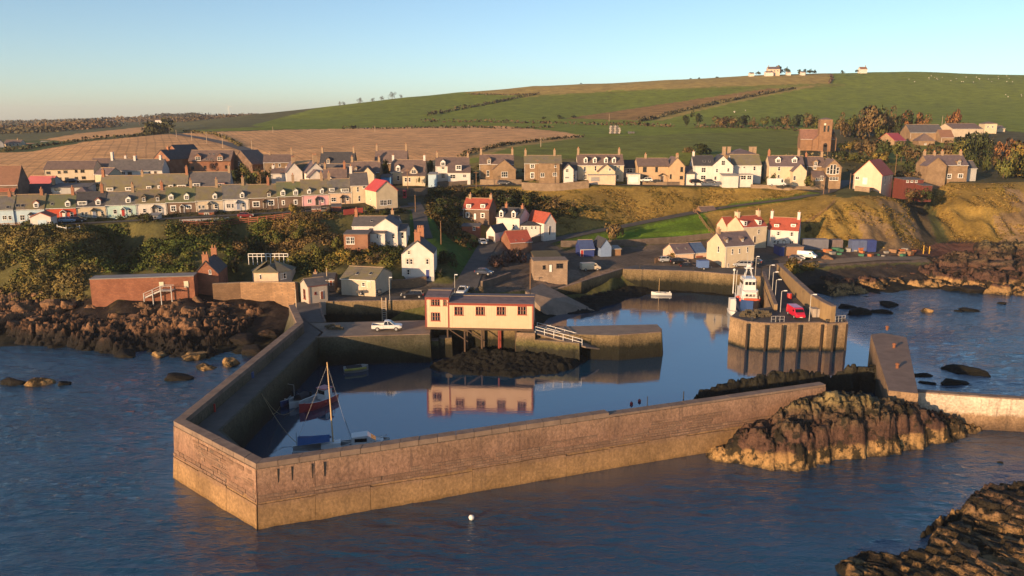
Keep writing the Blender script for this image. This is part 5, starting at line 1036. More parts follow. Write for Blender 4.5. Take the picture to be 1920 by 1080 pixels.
house('cream house with two white dormers behind a garden of shrubs', (1441, 342), 1506, Y=278, ang=-6, depth=9, eave=30, ridge=50, wall=CREAM, roof=SLP, wins=[(1459, 316, 5, 9), (1459, 332, 5, 8)], dorm=[(1458, 302, 9, 8, 'g'), (1489, 302, 9, 8, 'g')], chim=[(.02, 10, 2, CHB), (.9, 12, 2, CHS)], wings=[dict(L=(1486, 343), R=1511, Y=273, ang=-6, depth=5, eave=22, ridge=35, ax='y', wall=CREAM, roof=SLP, wins=[(1489, 334, 5, 8)])])
house('stone house with a great glazed gable and timber frame', (1511, 338), 1546, Y=280, ang=-8, depth=10, eave=26, ridge=44, wall=SAND, roof=SLB, wins=[(1526, 314, 6, 7)], dorm=[(1527, 311, 8, 9, 'g', SAND)], chim=[(.05, 7, 2, CHB), (.98, 10, 1, CHS)], wings=[dict(L=(1546, 340), R=1576, Y=274, ang=-8, depth=10, eave=26, ridge=40, ax='y', wall=SAND, roof=SLB, wins=[(1551, 320, 5, 12), (1557, 318, 5, 18), (1563, 318, 5, 18), (1569, 320, 5, 12), (1563, 335, 16, 6)]), dict(L=(1524, 341), R=1547, Y=272, ang=-8, depth=4, eave=8, ridge=20, kind='mono', wall=SAND, roof=SLB, wins=[(1533, 336, 8, 5), (1540, 334, 6, 8)])])
house('peach hall with a red tiled roof and stained gable at the cliff road', (1599, 352), 1652, Y=272, ang=-40, depth=13, eave=25, ridge=51, wall=BUFF, roof=TILE, ax='y', wins=[(1606, 334, 7, 6)], doors=[(1621, 340, 7, 12, PALEBLUE)], swins=[('R', .3, 1.4, .9, 2.8), ('R', .75, 1.4, .9, 2.8)], below=8)
house('dark red timber hut with a row of little windows beside the hall', (1693, 357), 1730, Y=270, ang=6, depth=6, eave=20, ridge=24, kind='mono', wall=DRED, roof=FELT, wins=[(1700, 340, 5, 4), (1708, 340, 5, 4), (1716, 340, 5, 4)], name='hut', cat='hut', wings=[dict(L=(1729, 362), R=1747, Y=266, ang=6, depth=4, eave=14, ridge=16, kind='mono', wall=DRED, roof=FELT)])
house('sandstone villa with white windows and four stacks at the right-hand cliff', (1738, 337), 1812, Y=289, ang=0, depth=9, eave=27, ridge=46, wall=SAND, roof=SLP, sur=WFR, wins=[(1761, 315, 4, 5), (1765, 329, 4, 6), (1779, 331, 7, 8), (1800, 330, 8, 7)], dorm=[(1795, 315, 7, 8, 'g', SAND)], chim=[(.02, 8, 2), (.28, 6, 3), (.48, 8, 2), (.95, 8, 3)], wings=[dict(L=(1736, 338), R=1772, Y=287, ang=0, depth=5, eave=27, ridge=42, ax='y', wall=SAND, roof=SLP), dict(L=(1812, 338), R=1829, Y=293, ang=0, depth=7, eave=22, ridge=36, wall=GREY, roof=SL)])
# church
ch = thing('church', 'brown stone church with a square bell tower and low nave on the rise', 'church', PY(1534, 281, 402))
vol(ch, (1500, 281), 1563, Y=406, ang=-12, depth=11, eave=20, ridge=38, wall=CHURCHST, roof=slate('church_roof', (.20, .10, .07), (.24, .125, .085)), ax='x', below=9, pipe=False)
vol(ch, (1523, 281), 1546, Y=402, ang=-12, depth=8, eave=18, ridge=28, wall=CHURCHST, roof=slate('church_roof', (.2, .1, .07), (.2, .1, .07)), ax='y', below=9)
tw = vol(ch, (1534, 281), 1557, Y=400, ang=-12, depth=6, eave=56, ridge=60, kind='hip', wall=CHURCHST, roof=SLB, below=9, wins=[(1543, 242, 3.2, 11), (1550, 242, 3.2, 11)], fm=DKF, over=.1)
vol(ch, (1556, 281), 1567, Y=404, ang=-12, depth=9, eave=20, ridge=33, wall=CHURCHST, roof=SL, ax='y', below=9)
p = PY(1547, 233, 399.4) - Vector(ch.location); MB().tube(p, p + Vector((0, -.2, 0)), .55, 14).build('clock_face', mat('clock_white', (.7, .66, .55), None, .6), ch)
p = PY(1547, 278, 399.2) - Vector(ch.location); MB().box(p.x - 1, p.y - .1, p.z - 1.4, p.x + 1, p.y, p.z + 1.6).tube((p.x, p.y - .1, p.z + 1.6), (p.x, p.y, p.z + 1.6), 1.0, 12).build('door', DKF, ch)
# farm on the right and other far houses
FG = 'farm buildings beyond the church'
house('long grey roofed farm steading with brown stone walls', (1706, 259), 1768, Y=450, ang=-4, depth=14, eave=10, ridge=25, wall=SAND, roof=SL, group=FG, cat='barn', name='barn', below=4)
house('low farm building with hipped slate roofs in front of the steading', (1722, 272), 1752, Y=425, ang=-10, depth=10, eave=8, ridge=22, wall=SAND, roof=SLB, kind='hip', group=FG, cat='barn', name='barn', wins=[(1735, 270, 4, 3)], below=4)
house('small barn with a vivid red roof beside the farm', (1677, 268), 1698, Y=428, ang=35, depth=10, eave=4, ridge=18, wall=SAND, roof=REDR, ax='x', group=FG, cat='barn', name='barn', below=4)
house('wide pale shed with a shallow gable at the farm', (1786, 250), 1842, Y=478, ang=6, depth=16, eave=8, ridge=18, wall=BEIGE, roof=SLB, group=FG, cat='barn', name='barn', below=4)
house('reddish lean-to barn at the end of the steading', (1764, 266), 1788, Y=442, ang=-4, depth=10, eave=8, ridge=22, wall=SAND, roof=TILEB, group=FG, cat='barn', name='barn', below=4)
house('square white house with a flat roof alone beyond the farm', (1845, 249), 1868, Y=520, ang=-8, depth=9, eave=17, ridge=21, kind='hip', wall=CREAM, roof=SLB, below=5, wins=[(1851, 238, 3, 4), (1860, 238, 3, 4)], chim=[])
house('white bungalow far beyond the farm beside the square house', (1868, 248), 1884, Y=535, ang=0, depth=8, eave=7, ridge=12, wall=CREAM, roof=SL, below=5)
house('farmhouse with brick red front on the skyline among trees', (1440, 139), 1462, Y=1036, ang=-6, depth=12, eave=9, ridge=13, wall=BUFF, roof=SLP, below=9, wins=[(1446, 133, 2.2, 3), (1452, 133, 2.2, 3), (1458, 133, 2.2, 3)], chim=[(.1, 3, 1), (.9, 3, 1)], wings=[dict(L=(1436, 140), R=1450, Y=1030, depth=8, eave=4, ridge=6, wall=WHITE, roof=SLB, below=8)])
house('tiny white cottage on the skyline right of the farmhouse', (1613, 135), 1626, Y=1095, ang=0, depth=9, eave=5, ridge=9, wall=WHITE, roof=TILEB, below=8, chim=[(.9, 3, 1)])
for k, (px, py, w, h) in enumerate(((1406, 141, 8, 3), (1476, 139, 7, 3), (1503, 139, 7, 3))):
    house(('small white byre left of the skyline farmhouse', 'small white byre just right of the skyline farmhouse', 'small white byre further right on the skyline')[k], (px, py), px + w, Y=1042, depth=7, eave=h, ridge=h + 2, wall=WHITE, roof=SL, below=8, name='byre', cat='byre')
house('white farm cottage with five windows far off at the left edge', (-4, 279), 8, Y=548, ang=30, depth=10, eave=9, ridge=16, ax='y', wall=GREY, roof=SLB, below=5)
house('cream farmhouse far off at the left edge with a row of small windows', (8, 279), 39, Y=560, ang=8, depth=9, eave=10, ridge=16, wall=CREAM, roof=SLB, below=5, wins=[(14, 272, 2.5, 4), (20, 272, 2.5, 4), (27, 271, 2.5, 4), (34, 271, 2.5, 4)], chim=[(.7, 3, 1)])
house('low red roofed barn far off beyond the left stubble', (38, 277), 64, Y=575, depth=9, eave=4, ridge=8, wall=BRICK, roof=TILEB, below=5, name='barn', cat='barn')
house('low pale roofed shed far off beyond the left stubble', (70, 273), 98, Y=590, depth=12, eave=3, ridge=8, wall=WHITE, roof=SHEET, below=5, name='shed', cat='shed')
for k, (px, py, w) in enumerate(((291, 228, 12), (205, 229, 8))): house(('white cottage gleaming in the far wooded valley', 'brown far cottage left of the white valley cottage')[k], (px, py), px + w, Y=1250, depth=9, eave=2.4, ridge=4, wall=(WHITE, SAND)[k], roof=SLB, below=8, pipe=False)
# ---------------------------------------------------------------- buildings round the harbour
house('tall white harbour house with a blue door and sash windows in its gable', (754, 523), 814, Y=173, ang=0, depth=7.5, eave=47, ridge=71, wall=WHITE, roof=SLD, ax='y', over=.05, sur=BEIGE, wins=[(768, 473, 5, 7), (765, 490, 5, 10), (772, 490, 5, 10), (802, 490, 5, 10), (766, 510, 5, 10)], doors=[(802, 514, 6, 17, BLUEP)], chim=[(.07, 17, 3, CHB, 1.3), (.95, 18, 4, CHB, 1.5)], base=GREY)
t = house('large white house with a low red brick extension on the bushy slope', (661, 452), 746, Y=197, ang=0, depth=8, eave=27, ridge=47, wall=WHITE, roof=SL, over=.1, chim=[(.04, 14, 1, CHB), (.85, 12, 2, CHS)], sky_=[(696, 415, 5, 5)],
  wings=[dict(L=(701, 455), R=746, Y=192, ang=0, depth=8, eave=30, ridge=45, ax='y', wall=WHITE, roof=SL, over=.1, wins=[(738, 443, 5, 9)]), dict(L=(746, 456), R=762, Y=193, ang=0, depth=7, eave=22, ridge=36, wall=WHITE, roof=SL, wins=[(755, 441, 5, 12)]), dict(L=(689, 456), R=722, Y=190, ang=0, depth=4, eave=19, ridge=27, kind='mono', wall=WHITE, roof=SL, wins=[(708, 442, 3, 11)]), dict(L=(645, 459), R=690, Y=187, ang=0, depth=5, eave=20, ridge=25, kind='mono', wall=BRICK, roof=FELT, over=.1, wins=[(653, 451, 8, 13), (661, 451, 8, 13)], below=5)])
house('mossy roofed store with two roof windows behind the dark pickup', (640, 541), 704, Y=163, ang=-14, depth=9, eave=19, ridge=43, wall=BEIGE, roof=SLM, sky_=[(665, 514, 6, 7), (689, 514, 6, 7)], wins=[(682, 533, 6, 7)], doors=[(692, 534, 6, 12, CREAM)], pipe=False, name='store', cat='store')
house('small slate roofed shed between the two harbour stores', (585, 536), 627, Y=166, ang=4, depth=5, eave=11, ridge=23, wall=BROWN, roof=SLD, chim=[(.02, 4, 1)], name='shed', cat='shed', doors=[(621, 530, 5, 12, WOODR)])
house('storehouse with an ochre gable and grey side wall at the start of the breakwater', (579, 567), 615, Y=154, ang=34, depth=4.5, eave=29, ridge=45, wall=mat('warm_grey_render', (.42, .36, .30), None, .9, .7, .2), roof=SL, wins=[(592, 549, 3, 5)], doors=[(604, 553, 5, 15, WOODR)], swins=[('L', .5, .3, 1.2, 2.0)], fm=BRF, over=.05, name='storehouse', cat='storehouse')
t = house('cream eight sided building with a hipped grey roof and white rail behind', (478, 527), 522, Y=171, ang=0, depth=8.5, eave=17, ridge=33, kind='hip', wall=BUFF, roof=SLM, below=3, wins=[], name='lookout', cat='lookout', doors=[(489, 519, 3, 8, DKF)])
for s_ in (-1, 1):                                       # canted ends
    v0 = PY(478, 527, 171) - Vector(t.location); w_ = 44 * mpp(PY(478, 527, 171)); x0 = v0.x if s_ < 0 else v0.x + w_; s1 = mpp(PY(478, 527, 171))
    xa = x0 + s_ * (11 if s_ < 0 else 19) * s1; pl_ = [(x0, v0.y + .02), (xa, v0.y + 2.4), (xa, v0.y + 6), (x0, v0.y + 8.4)]
    MB().prism(pl_, -3, 17 * s1 + v0.z - .02).build('end_wall', BUFF, t)
    zt = 17 * s1 + v0.z; a_ = [(x0, v0.y - .25, zt), (xa + s_ * .25, v0.y + 2.3, zt), (xa + s_ * .25, v0.y + 6.1, zt), (x0, v0.y + 8.7, zt), (x0 - s_ * 2.0, v0.y + 4.2, zt + 2.0)]
    MB().add(a_, [(0, 1, 4), (1, 2, 4), (2, 3, 4), (3, 2, 1, 0)]).build('end_roof', SLM, t)
    if s_ > 0: add_window(t, (x0 + .9, v0.y + 1.0, v0.z + .3), math.radians(44), 1.3, 1.3)
mb = MB(); p0, p1 = PY(467, 500, 184), PY(541, 498, 184); p0.z = p1.z = 9.0
rail = thing('railing', 'white timber rail on the terrace behind the eight sided building', 'railing', p0)
n_ = 9
for i in range(n_ + 1):
    q = p0.lerp(p1, i / n_) - p0; MB().box(q.x - .06, q.y - .06, -1.5, q.x + .06, q.y + .06, 1.15).build('post', WFR, rail)
for z in (.45, 1.1): MB().box(0, -.09, z, (p1 - p0).x, -.062, z + .14).build('rail', WFR, rail)
# red sandstone salmon station
t = house('long roofless red sandstone wall building above the left shore', (170, 545), 365, Y=158, ang=10, depth=3.6, eave=21, ridge=22, kind='flat', wall=REDST, roof=mat('lead_roof', (.24, .23, .22), (.18, .17, .165), .8, .6), below=6, name='stone_store', cat='stone building', over=.15)
sb_ = t
for px, py, w, h in ((303, 533, 8, 9), (350, 533, 8, 12)):
    s1 = mpp(PY(px, py, 160)); f_ = (px - 170) / 195.; q = PY(170, 545, 158); k1_ = (365 - 960.0) / ray(365, 545)[1]; wl = (k1_ * 158 - PY(170, 545, 158).x) / (math.cos(math.radians(10)) - k1_ * math.sin(math.radians(10))); a10 = math.radians(10); c = rotz((wl * f_, -.08, 0), a10); zz = PY(px, py, 158 + c.y).z - q.z
    MB().box(-w * s1 / 2, -.05, -h * s1 / 2, w * s1 / 2, .05, h * s1 / 2).build('shutter', mat('pale_board', (.62, .56, .42), None, .8), t, (c.x, c.y, zz), a10)
st = thing('stairs', 'grey timber stair climbing to a boarded opening of the red sandstone building', 'stairs', PY(256, 566, 155.5)); s1 = mpp(Vector(st.location)); o_ = Vector(st.location)
z1 = PY(300, 545, 159).z - o_.z; xr, xl = 33 * s1, 0
for i in range(11):
    f_ = i / 10; MB().box(xl + (xr - xl) * f_, 3.2, z1 * f_, xl + (xr - xl) * f_ + .42, 4.4, z1 * f_ + .07).build('tread', IRON, st)
MB().box(xr, 2.9, z1, xr + 2.4, 4.8, z1 + .1).build('landing', IRON, st)
for y in (3.15, 4.4):
    MB().extr([(xl, -.1), (xr, z1 - .1), (xr, z1 + .2), (xl, .2)], y, y + .06, 'y').build('stringer', IRON, st)
    MB().tube((xl, y, 1.0), (xr, y, z1 + 1.0), .05).tube((xr, y, z1 + 1.0), (xr + 2.4, y, z1 + 1.0), .05).tube((xl, y, .5), (xr, y, z1 + .5), .04).build('handrail', IRON, st)
for x in (xl + .1, xr * .55, xr + .1, xr + 2.3): MB().box(x - .08, 3.0, -3, x + .08, 3.16, z1 * min(1, x / xr) + 1.0).build('post', IRON, st)
house('red stone house whose gable chimney rises behind the long sandstone wall', (367, 549), 412, Y=165, ang=8, depth=9, eave=35, ridge=59, wall=REDST, roof=SLD, ax='y', over=.05, wins=[(397, 509, 4, 8)], chim=[(.04, 13, 2, CHB, 1.3), (.96, 14, 2, CHB, 1.2)], below=4)
wall_run('retaining_wall', 'rubble retaining wall below the eight sided cream building', [PY(398, 535, 163), PY(450, 531, 165), PY(510, 530, 163), PY(553, 528, 158)], .7, 2, [PY(398, 535, 163).z + .2, PY(450, 531, 165).z, PY(510, 530, 163).z, PY(553, 528, 158).z - .3], masonry('warm_rubble', (.33, .20, .11), (.25, .15, .085), (.17, .115, .075), .7, .34, stain=(.16, .10, .06)), CHS)
# boathouse on its stilts
CLAD = mat('cream_boards', (.66, .45, .30), (.60, .405, .265), .75, .8, .1, 6)
bt = thing('boathouse', 'long cream boarded boathouse with red windows standing on stilts over the quay', 'boathouse', PY(800, 613, 134.2)); bo = Vector(bt.location)
BA = -4
mv = vol(bt, (841, 614.5), 999, Y=133.9, ang=BA, depth=7.5, eave=47, ridge=58, wall=CLAD, roof=SLP, fm=BRF, over=.18, below=.0, wins=[(861, 582, 17, 16), (901, 582, 17, 16), (940, 582, 17, 16), (979, 581.5, 17, 16)], pipe=False)
tv = vol(bt, (799, 613), 841.5, Y=134.2, ang=BA, depth=7.5, eave=56, ridge=70, wall=CLAD, roof=SLP, fm=BRF, over=.12, below=.0, wins=[(817, 564, 17, 16), (835, 564, 6, 16), (817, 593, 17, 16)], pipe=False)
ba = math.radians(BA)
for v in (mv, tv):                                      # vertical boarding, corner boards, eaves board
    mb = MB(); x = .22
    while x < v.w - .1: mb.box(x - .025, -.035, .05, x + .025, 0, v.E - .1); x += .46
    tag(mb.build('cladding', CLAD, bt, v.lo, ba), kind='stuff')
    MB().box(-.02, -.06, v.E - .3, v.w + .02, -.037, v.E + .02).build('eaves_board', BRF, bt, v.lo, ba)
for v, x in ((tv, 0), (mv, mv.w), (tv, tv.w)):
    MB().box(x - .12, -.075, 0, x + .12, -.04, v.E).build('corner_board', BRF, bt, v.lo, ba)
    if x: MB().extr([(-.1, v.E - .05), (v.D / 2, v.Rz - .05), (v.D + .1, v.E - .05), (v.D + .1, v.E - .3), (v.D / 2, v.Rz - .3), (-.1, v.E - .3)], v.w + .003, v.w + .06, 'x').build('verge_board', BRF, bt, v.lo, ba)
BEAM = mat('dark_brown_beam', (.10, .065, .045), (.07, .045, .03), .85, 1)
MB().box(-.1, -.15, -.38, mv.w + tv.w + .1, 7.5, -.02).build('floor_beam', BEAM, bt, tv.lo, ba)
for f_ in (.03, .2, .36, .52, .68, .84): 
    for y in (.2, 3.8, 7.2):
        x = (mv.w + tv.w) * f_; MB().box(x - .13, y - .13, -5, x + .13, y + .13, -.38).build('stilt', BEAM if f_ != .68 else BRF, bt, tv.lo, ba)
for f_ in (.22, .38): x = (mv.w + tv.w) * f_; MB().tube((x, .3, -.5), (x + 3.2, .3, -2.6), .12, 4).build('brace', BEAM, bt, tv.lo, ba)
# masonry under and beside the boathouse
M_BASE = tidal('boathouse_foot', [(0, (.015, .014, .011)), (.25, (.03, .03, .02)), (.36, (.13, .12, .05)), (.55, (.26, .175, .11))], bmp=.5, wob=.2)
quay('foundation', 'concrete foot under the right end of the boathouse', [PY(967, 645, 133.2), PY(1003, 646, 132.6), PY(1003, 620, 139), PY(967, 620, 139)], 4.75, M_BASE, M_CONC, kerb=False, batter=.2, cat='foundation')
quay('ramp_wall', 'mossy wall beside the boathouse ramp', [PY(1003, 648, 132.6), PY(1086, 652, 130.4), PY(1088, 640, 133.5), PY(1006, 632, 136)], 3.6, M_BASE, M_CONC, kerb=False, batter=.3, cat='wall')
quay('buttress', 'pale concrete buttress with a square foot below the boathouse tower', [PZ(804, 640, 3.2), PZ(822, 640, 3.2), PZ(822, 632, 3.4), PZ(804, 632, 3.4)], 3.3, M_BASE, M_CONC, kerb=False, z0=-3, cat='buttress')
quay('buttress', 'dark concrete bay between the boathouse stilts', [PZ(824, 636, 3.4), PZ(847, 636, 3.4), PZ(847, 628, 3.6), PZ(824, 628, 3.6)], 3.6, M_WEED, M_CONC, kerb=False, z0=-3, cat='buttress')
# ramp with its white rails
rp = thing('boat_ramp', 'grey ramp with white tube rails sloping from the boathouse to the inner pier', 'ramp', PZ(1003, 624, 4.7)); ro = Vector(rp.location)
ra_, rb_ = Vector((0, 0, 0)), PZ(1098, 650, 2.9) - ro; rc_ = PZ(1156, 657, .9) - ro; up_ = Vector((.5, 3.0, 0))
for a_, b_ in ((ra_, rb_), (rb_, rc_)):
    MB().add([a_, b_, b_ + up_, a_ + up_] + [v + Vector((0, 0, -.25)) for v in (a_, b_, b_ + up_, a_ + up_)], [(0, 1, 2, 3), (7, 6, 5, 4), (0, 4, 5, 1), (1, 5, 6, 2), (2, 6, 7, 3), (3, 7, 4, 0)]).build('ramp_deck', M_CONC, rp)
for o2 in (Vector((.05, .08, 0)), up_ * .97):
    for i in range(6):
        q = ra_.lerp(rb_, i / 5.4) + o2; MB().tube(q, q + Vector((0, 0, 1.1)), .055, 6).build('rail_post', WFR, rp)
    for h in (.55, 1.1): MB().tube(ra_ + o2 + Vector((0, 0, h)), ra_.lerp(rb_, .93) + o2 + Vector((0, 0, h)), .05, 6).build('handrail', WFR, rp)
q = rc_ + Vector((-.6, .2, 0)); MB().box(q.x - .9, q.y - .3, -7, q.x + 1.0, q.y + 2.6, q.z - .1).build('ramp_foot', M_CONC, rp)
# behind the harbour
house('brown stone house with a red roof and two white dormers above the gully', (868, 416), 917, Y=229, ang=-16, depth=7, eave=25, ridge=45, wall=BROWN, roof=TILE, sur=WFR, wins=[(877, 403, 6, 8), (905, 404, 6, 8)], doors=[(891, 406, 4, 11, WFR)], dorm=[(879, 387, 9, 8, 'f'), (905, 387, 9, 8, 'f')], chim=[(.15, 8, 1, CHS), (.97, 8, 1, CHS)])
house('small dark blue shed beside the red roofed stone house', (857, 410), 867, Y=230, ang=0, depth=3, eave=14, ridge=18, kind='mono', wall=BLUEP, roof=FELT, name='shed', cat='shed')
house('little red timber summerhouse below the red roofed stone house', (866, 436), 899, Y=217, ang=-6, depth=3, eave=12, ridge=17, kind='mono', wall=WOODR, roof=FELT, wins=[(889, 428, 5, 7)], name='shed', cat='shed')
house('white house with two tall gabled dormers and a dark slate roof', (931, 437), 974, Y=225, ang=-24, depth=8, eave=30, ridge=49, wall=WHITE, roof=SLD, wins=[(941, 424, 4, 7), (963, 425, 5, 9)], dorm=[(940, 404, 8, 11, 'g'), (963, 406, 8, 11, 'g')], chim=[(.2, 8, 2, CHB), (.9, 6, 2, CHB)],
  wings=[dict(L=(976, 438), R=1012, Y=222, ang=0, depth=5, eave=16, ridge=24, kind='hip', wall=WHITE, roof=SLD, wins=[(979, 428, 4, 6), (986, 428, 3, 6), (997, 427, 3, 6), (1004, 427, 3, 6)])])
house('white gabled building with a plain red roof beside the white dormer house', (1020, 443), 1042, Y=221, ang=32, depth=9, eave=24, ridge=42, wall=WHITE, roof=TILE, ax='y', doors=[(1030, 432, 3, 16, DARKP)], over=.1)
house('small white garage with a dark door and a slate roof', (912, 455), 929, Y=214, ang=-32, depth=6, eave=20, ridge=32, wall=WHITE, roof=SLD, ax='y', garage=[(921, 450, 12, 13, DARKP)], swins=[('R', .5, .9, .6, .8)], over=.1, name='garage', cat='garage')
house('low brick shed with a bright red pantile roof above the lane', (957, 464), 997, Y=208, ang=22, depth=7, eave=9, ridge=31, wall=BRICK, roof=TILE, chim=[], sky_=[(968, 452, 2, 2), (981, 450, 2, 2)], name='shed', cat='shed', pipe=False)
house('dark blue boarded shed, left of the pair on the harbour road', (1088, 484), 1114, Y=206, ang=10, depth=5, eave=17, ridge=34, wall=BLUEP, roof=mat('blue_sheet_roof', (.06, .09, .20), (.05, .07, .16), .6), doors=[(1091, 475, 5, 12, REDP)], name='shed', cat='shed', group='blue sheds on the harbour road', pipe=False)
house('pale blue gabled shed with a black roof, right of the pair on the harbour road', (1126, 483), 1146, Y=206, ang=14, depth=6.5, eave=20, ridge=34, wall=mat('pale_blue_boards', (.20, .28, .44), (.17, .24, .38), .7), roof=SLD, ax='y', name='shed', cat='shed', group='blue sheds on the harbour road')
house('rusty open lean-to full of gear beside the pale blue shed', (1147, 480), 1164, Y=208, ang=6, depth=4, eave=13, ridge=15, kind='mono', wall=WOOD, roof=SHEET, name='lean_to', cat='shed')
house('low pale stone hut with two openings next to the white van', (1001, 512), 1064, Y=181, ang=6, depth=5, eave=22, ridge=24, kind='flat', wall=masonry('pale_rubble', (.40, .29, .20), (.32, .23, .16), (.26, .19, .14), .7, .35), roof=M_CONC, fm=DKF, wins=[(1049, 498, 13, 9), (1020, 501, 6, 7)], doors=[(1032, 503, 5, 14, WFR)], name='hut', cat='hut')
house('turf roofed store behind the pale stone hut', (1003, 491), 1053, Y=192, ang=6, depth=8, eave=8, ridge=17, kind='mono', wall=BROWN, roof=mat('turf_roof', (.12, .10, .05), (.09, .075, .04), .95, 1), name='store', cat='store')
house('low cream house with a purple slate roof and solar panels beside the parked cars', (1266, 490), 1300, Y=201, ang=16, depth=7, eave=14, ridge=33, wall=BUFF, roof=SLP, sky_=[(1275, 467, 3, 4), (1290, 467, 3, 4)], wings=[dict(L=(1299, 489), R=1324, Y=203, ang=16, depth=7, eave=15, ridge=34, wall=BUFF, roof=slate('solar_blue', (.05, .09, .17), (.06, .10, .19), None, row=.5, width=1.0), garage=[(1311, 482, 14, 9, WOODR)])])
house('big cream harbour hotel with a purple slate roof and two small dormers', (1358, 503), 1412, Y=194, ang=20, depth=8, eave=40, ridge=68, wall=CREAM, roof=SLP, over=.08, wins=[(1371, 471, 4, 10), (1384, 470, 4, 9), (1399, 467, 4, 10), (1365, 497, 3, 7), (1383, 492, 3, 7)], swins=[('L', .35, 3.6, .8, 1.6)], dorm=[(1365, 451, 6, 7, 'g', SAND), (1394, 449, 6, 7, 'g', SAND)], chim=[(.03, 8, 2, CHS, 1.2)])
house('cream house with a red pantile roof, tall stacks and two long white dormers', (1392, 458), 1436, Y=219, ang=20, depth=7.5, eave=31, ridge=53, wall=CREAM, roof=TILE, over=.08, wins=[(1421, 434, 4, 8)], doors=[(1414, 449, 4, 12, DARKP)], dorm=[(1397, 419, 8, 10, 'f'), (1424, 417, 8, 10, 'f')], chim=[(.02, 9, 1, CREAM, 1.6), (.97, 10, 1, CREAM, 1.2)], wings=[dict(L=(1362, 440), R=1378, Y=228, ang=20, depth=5, eave=15, ridge=33, wall=CREAM, roof=TILE)])
house('white house with a red pantile roof and tall thin stacks at both ends', (1438, 461), 1495, Y=224, ang=-25, depth=7, eave=30, ridge=55, wall=WHITE, roof=TILE, over=.08, sur=GREY, wins=[(1458, 438, 5, 7), (1483, 439, 5, 8), (1452, 454, 5, 6), (1458, 454, 5, 6), (1484, 454, 7, 6)], doors=[(1470, 456, 4, 9, WFR)], porch=[(1470, 447, 9, 4, WFR)], dorm=[(1453, 423, 9, 6, 'f'), (1484, 423, 9, 6, 'f')], chim=[(.02, 12, 1, WHITE, 1.1), (.98, 12, 1, WHITE, 1.1)], pipe=False)
house('small timber summerhouse with white doors on the bank', (1315, 407), 1343, Y=256, ang=18, depth=4, eave=10, ridge=19, wall=WOOD, roof=SLB, doors=[(1330, 401, 4, 8, WFR), (1337, 400, 3, 8, WFR)], name='summerhouse', cat='summerhouse', pipe=False)
house('flat roofed brown store with a blue end by the white van', (1470, 478), 1506, Y=212, ang=4, depth=5, eave=15, ridge=17, kind='flat', wall=mat('brown_board', (.30, .18, .11), (.24, .145, .09), .8), roof=FELT, name='store', cat='store', wings=[dict(L=(1461, 479), R=1470, Y=211, ang=4, depth=4, eave=16, ridge=18, kind='flat', wall=BLUEP, roof=FELT)])
YG = 'containers and sheds along the cliff foot'
def container(label, L, R, Y, h, m, ang=0, ribs=True):
    t = house(label, L, R, Y=Y, ang=ang, depth=2.6, eave=h, ridge=h, kind='flat', wall=m, roof=m, over=-.1, name='container', cat='container', group=YG, below=1)
    w_ = (R - L[0]) * mpp(PY(L[0], L[1], Y)); n = int(w_ / .35); mb = MB()
    for i in range(n): mb.box(i * w_ / n + .05, -.06, .15, i * w_ / n + .2, -.003, h * mpp(PY(L[0], L[1], Y)) - .15)
    tag(mb.build('corrugation', m, t, (0, 0, 0), math.radians(ang)), kind='stuff')
GCON = mat('grey_blue_steel', (.17, .17, .20), (.14, .14, .165), .6, .8, streak=.3); BCON = mat('faded_blue_steel', (.10, .13, .24), (.085, .11, .20), .6, .8, streak=.4)
container('long grey steel store at the cliff foot, left end of the yard', (1507, 466), 1553, 222, 16, GCON)
container('grey steel container with a rusty top in the middle of the yard', (1560, 464), 1580, 224, 13, mat('rust_grey_steel', (.18, .15, .15), (.15, .11, .10), .7, .8, streak=.4))
container('faded blue container with rust patches at the cliff foot', (1597, 466), 1625, 222, 14, BCON); container('darker blue container at the right end of the yard', (1625, 466), 1643, 222.2, 14, BLUEP)
# ---------------------------------------------------------------- walls, hedges, trees and undergrowth
def wline(pxs, z_add, Y=None): return [G(a, b_) + Vector((0, 0, z_add)) for a, b_ in pxs]
RUB = masonry('terrace_rubble', (.36, .26, .17), (.28, .20, .13), (.20, .15, .11), .8, .36)
RUBD = masonry('dark_rubble', (.20, .155, .12), (.15, .115, .09), (.12, .095, .075), .7, .34)
def gwall(label, pxs, h, m=RUB, th=.5, below=2, cope=.12, name='garden_wall'):
    p = [G(a, b_) for a, b_ in pxs]; return wall_run(name, label, p, th, [q.z - below for q in p], [q.z + h for q in p], m, None, cope)
gwall('tall pale rubble wall holding up the terrace street', [(978, 356), (1010, 358), (1050, 358), (1104, 353)], 2.4)
gwall('rubble garden wall in front of the gabled sandstone house', [(900, 346), (940, 347), (978, 346)], 1.6)
gwall('rubble wall below the cream house with the wide gable window', [(735, 366), (770, 368), (802, 366)], 2.2, RUBD)
gwall('low reddish wall under the white house with the dormer bay', [(820, 349), (850, 348), (888, 345)], 1.2, RUBD)
gwall('long low wall along the upper street beside the white camper van', [(1408, 353), (1440, 354), (1480, 357), (1540, 356)], 1.2)
gwall('low wall in front of the tan rendered houses', [(1205, 347), (1250, 348), (1290, 347)], 1.1)
gwall('stone wall in front of the peach hall', [(1602, 358), (1630, 361), (1660, 362)], 1.5)
gwall('curving rubble wall under the lawn on the harbour road', [(1052, 463), (1100, 463), (1150, 462), (1200, 460), (1270, 455), (1336, 448)], 1.6, RUBD, .5, 2)
gwall('stone wall climbing beside the lane below the white dormer house', [(1000, 456), (1020, 450), (1020, 442)], 1.5, RUBD)
gwall('garden wall below the tall white harbour house', [(735, 541), (756, 541), (800, 534)], 1.8, masonry('warm_rubble', (.33, .2, .11), (.25, .15, .085), (.17, .115, .075)))
gwall('rough wall beside the slipway with a pale gate pier', [(905, 540), (930, 533), (958, 523)], 1.4, RUBD)
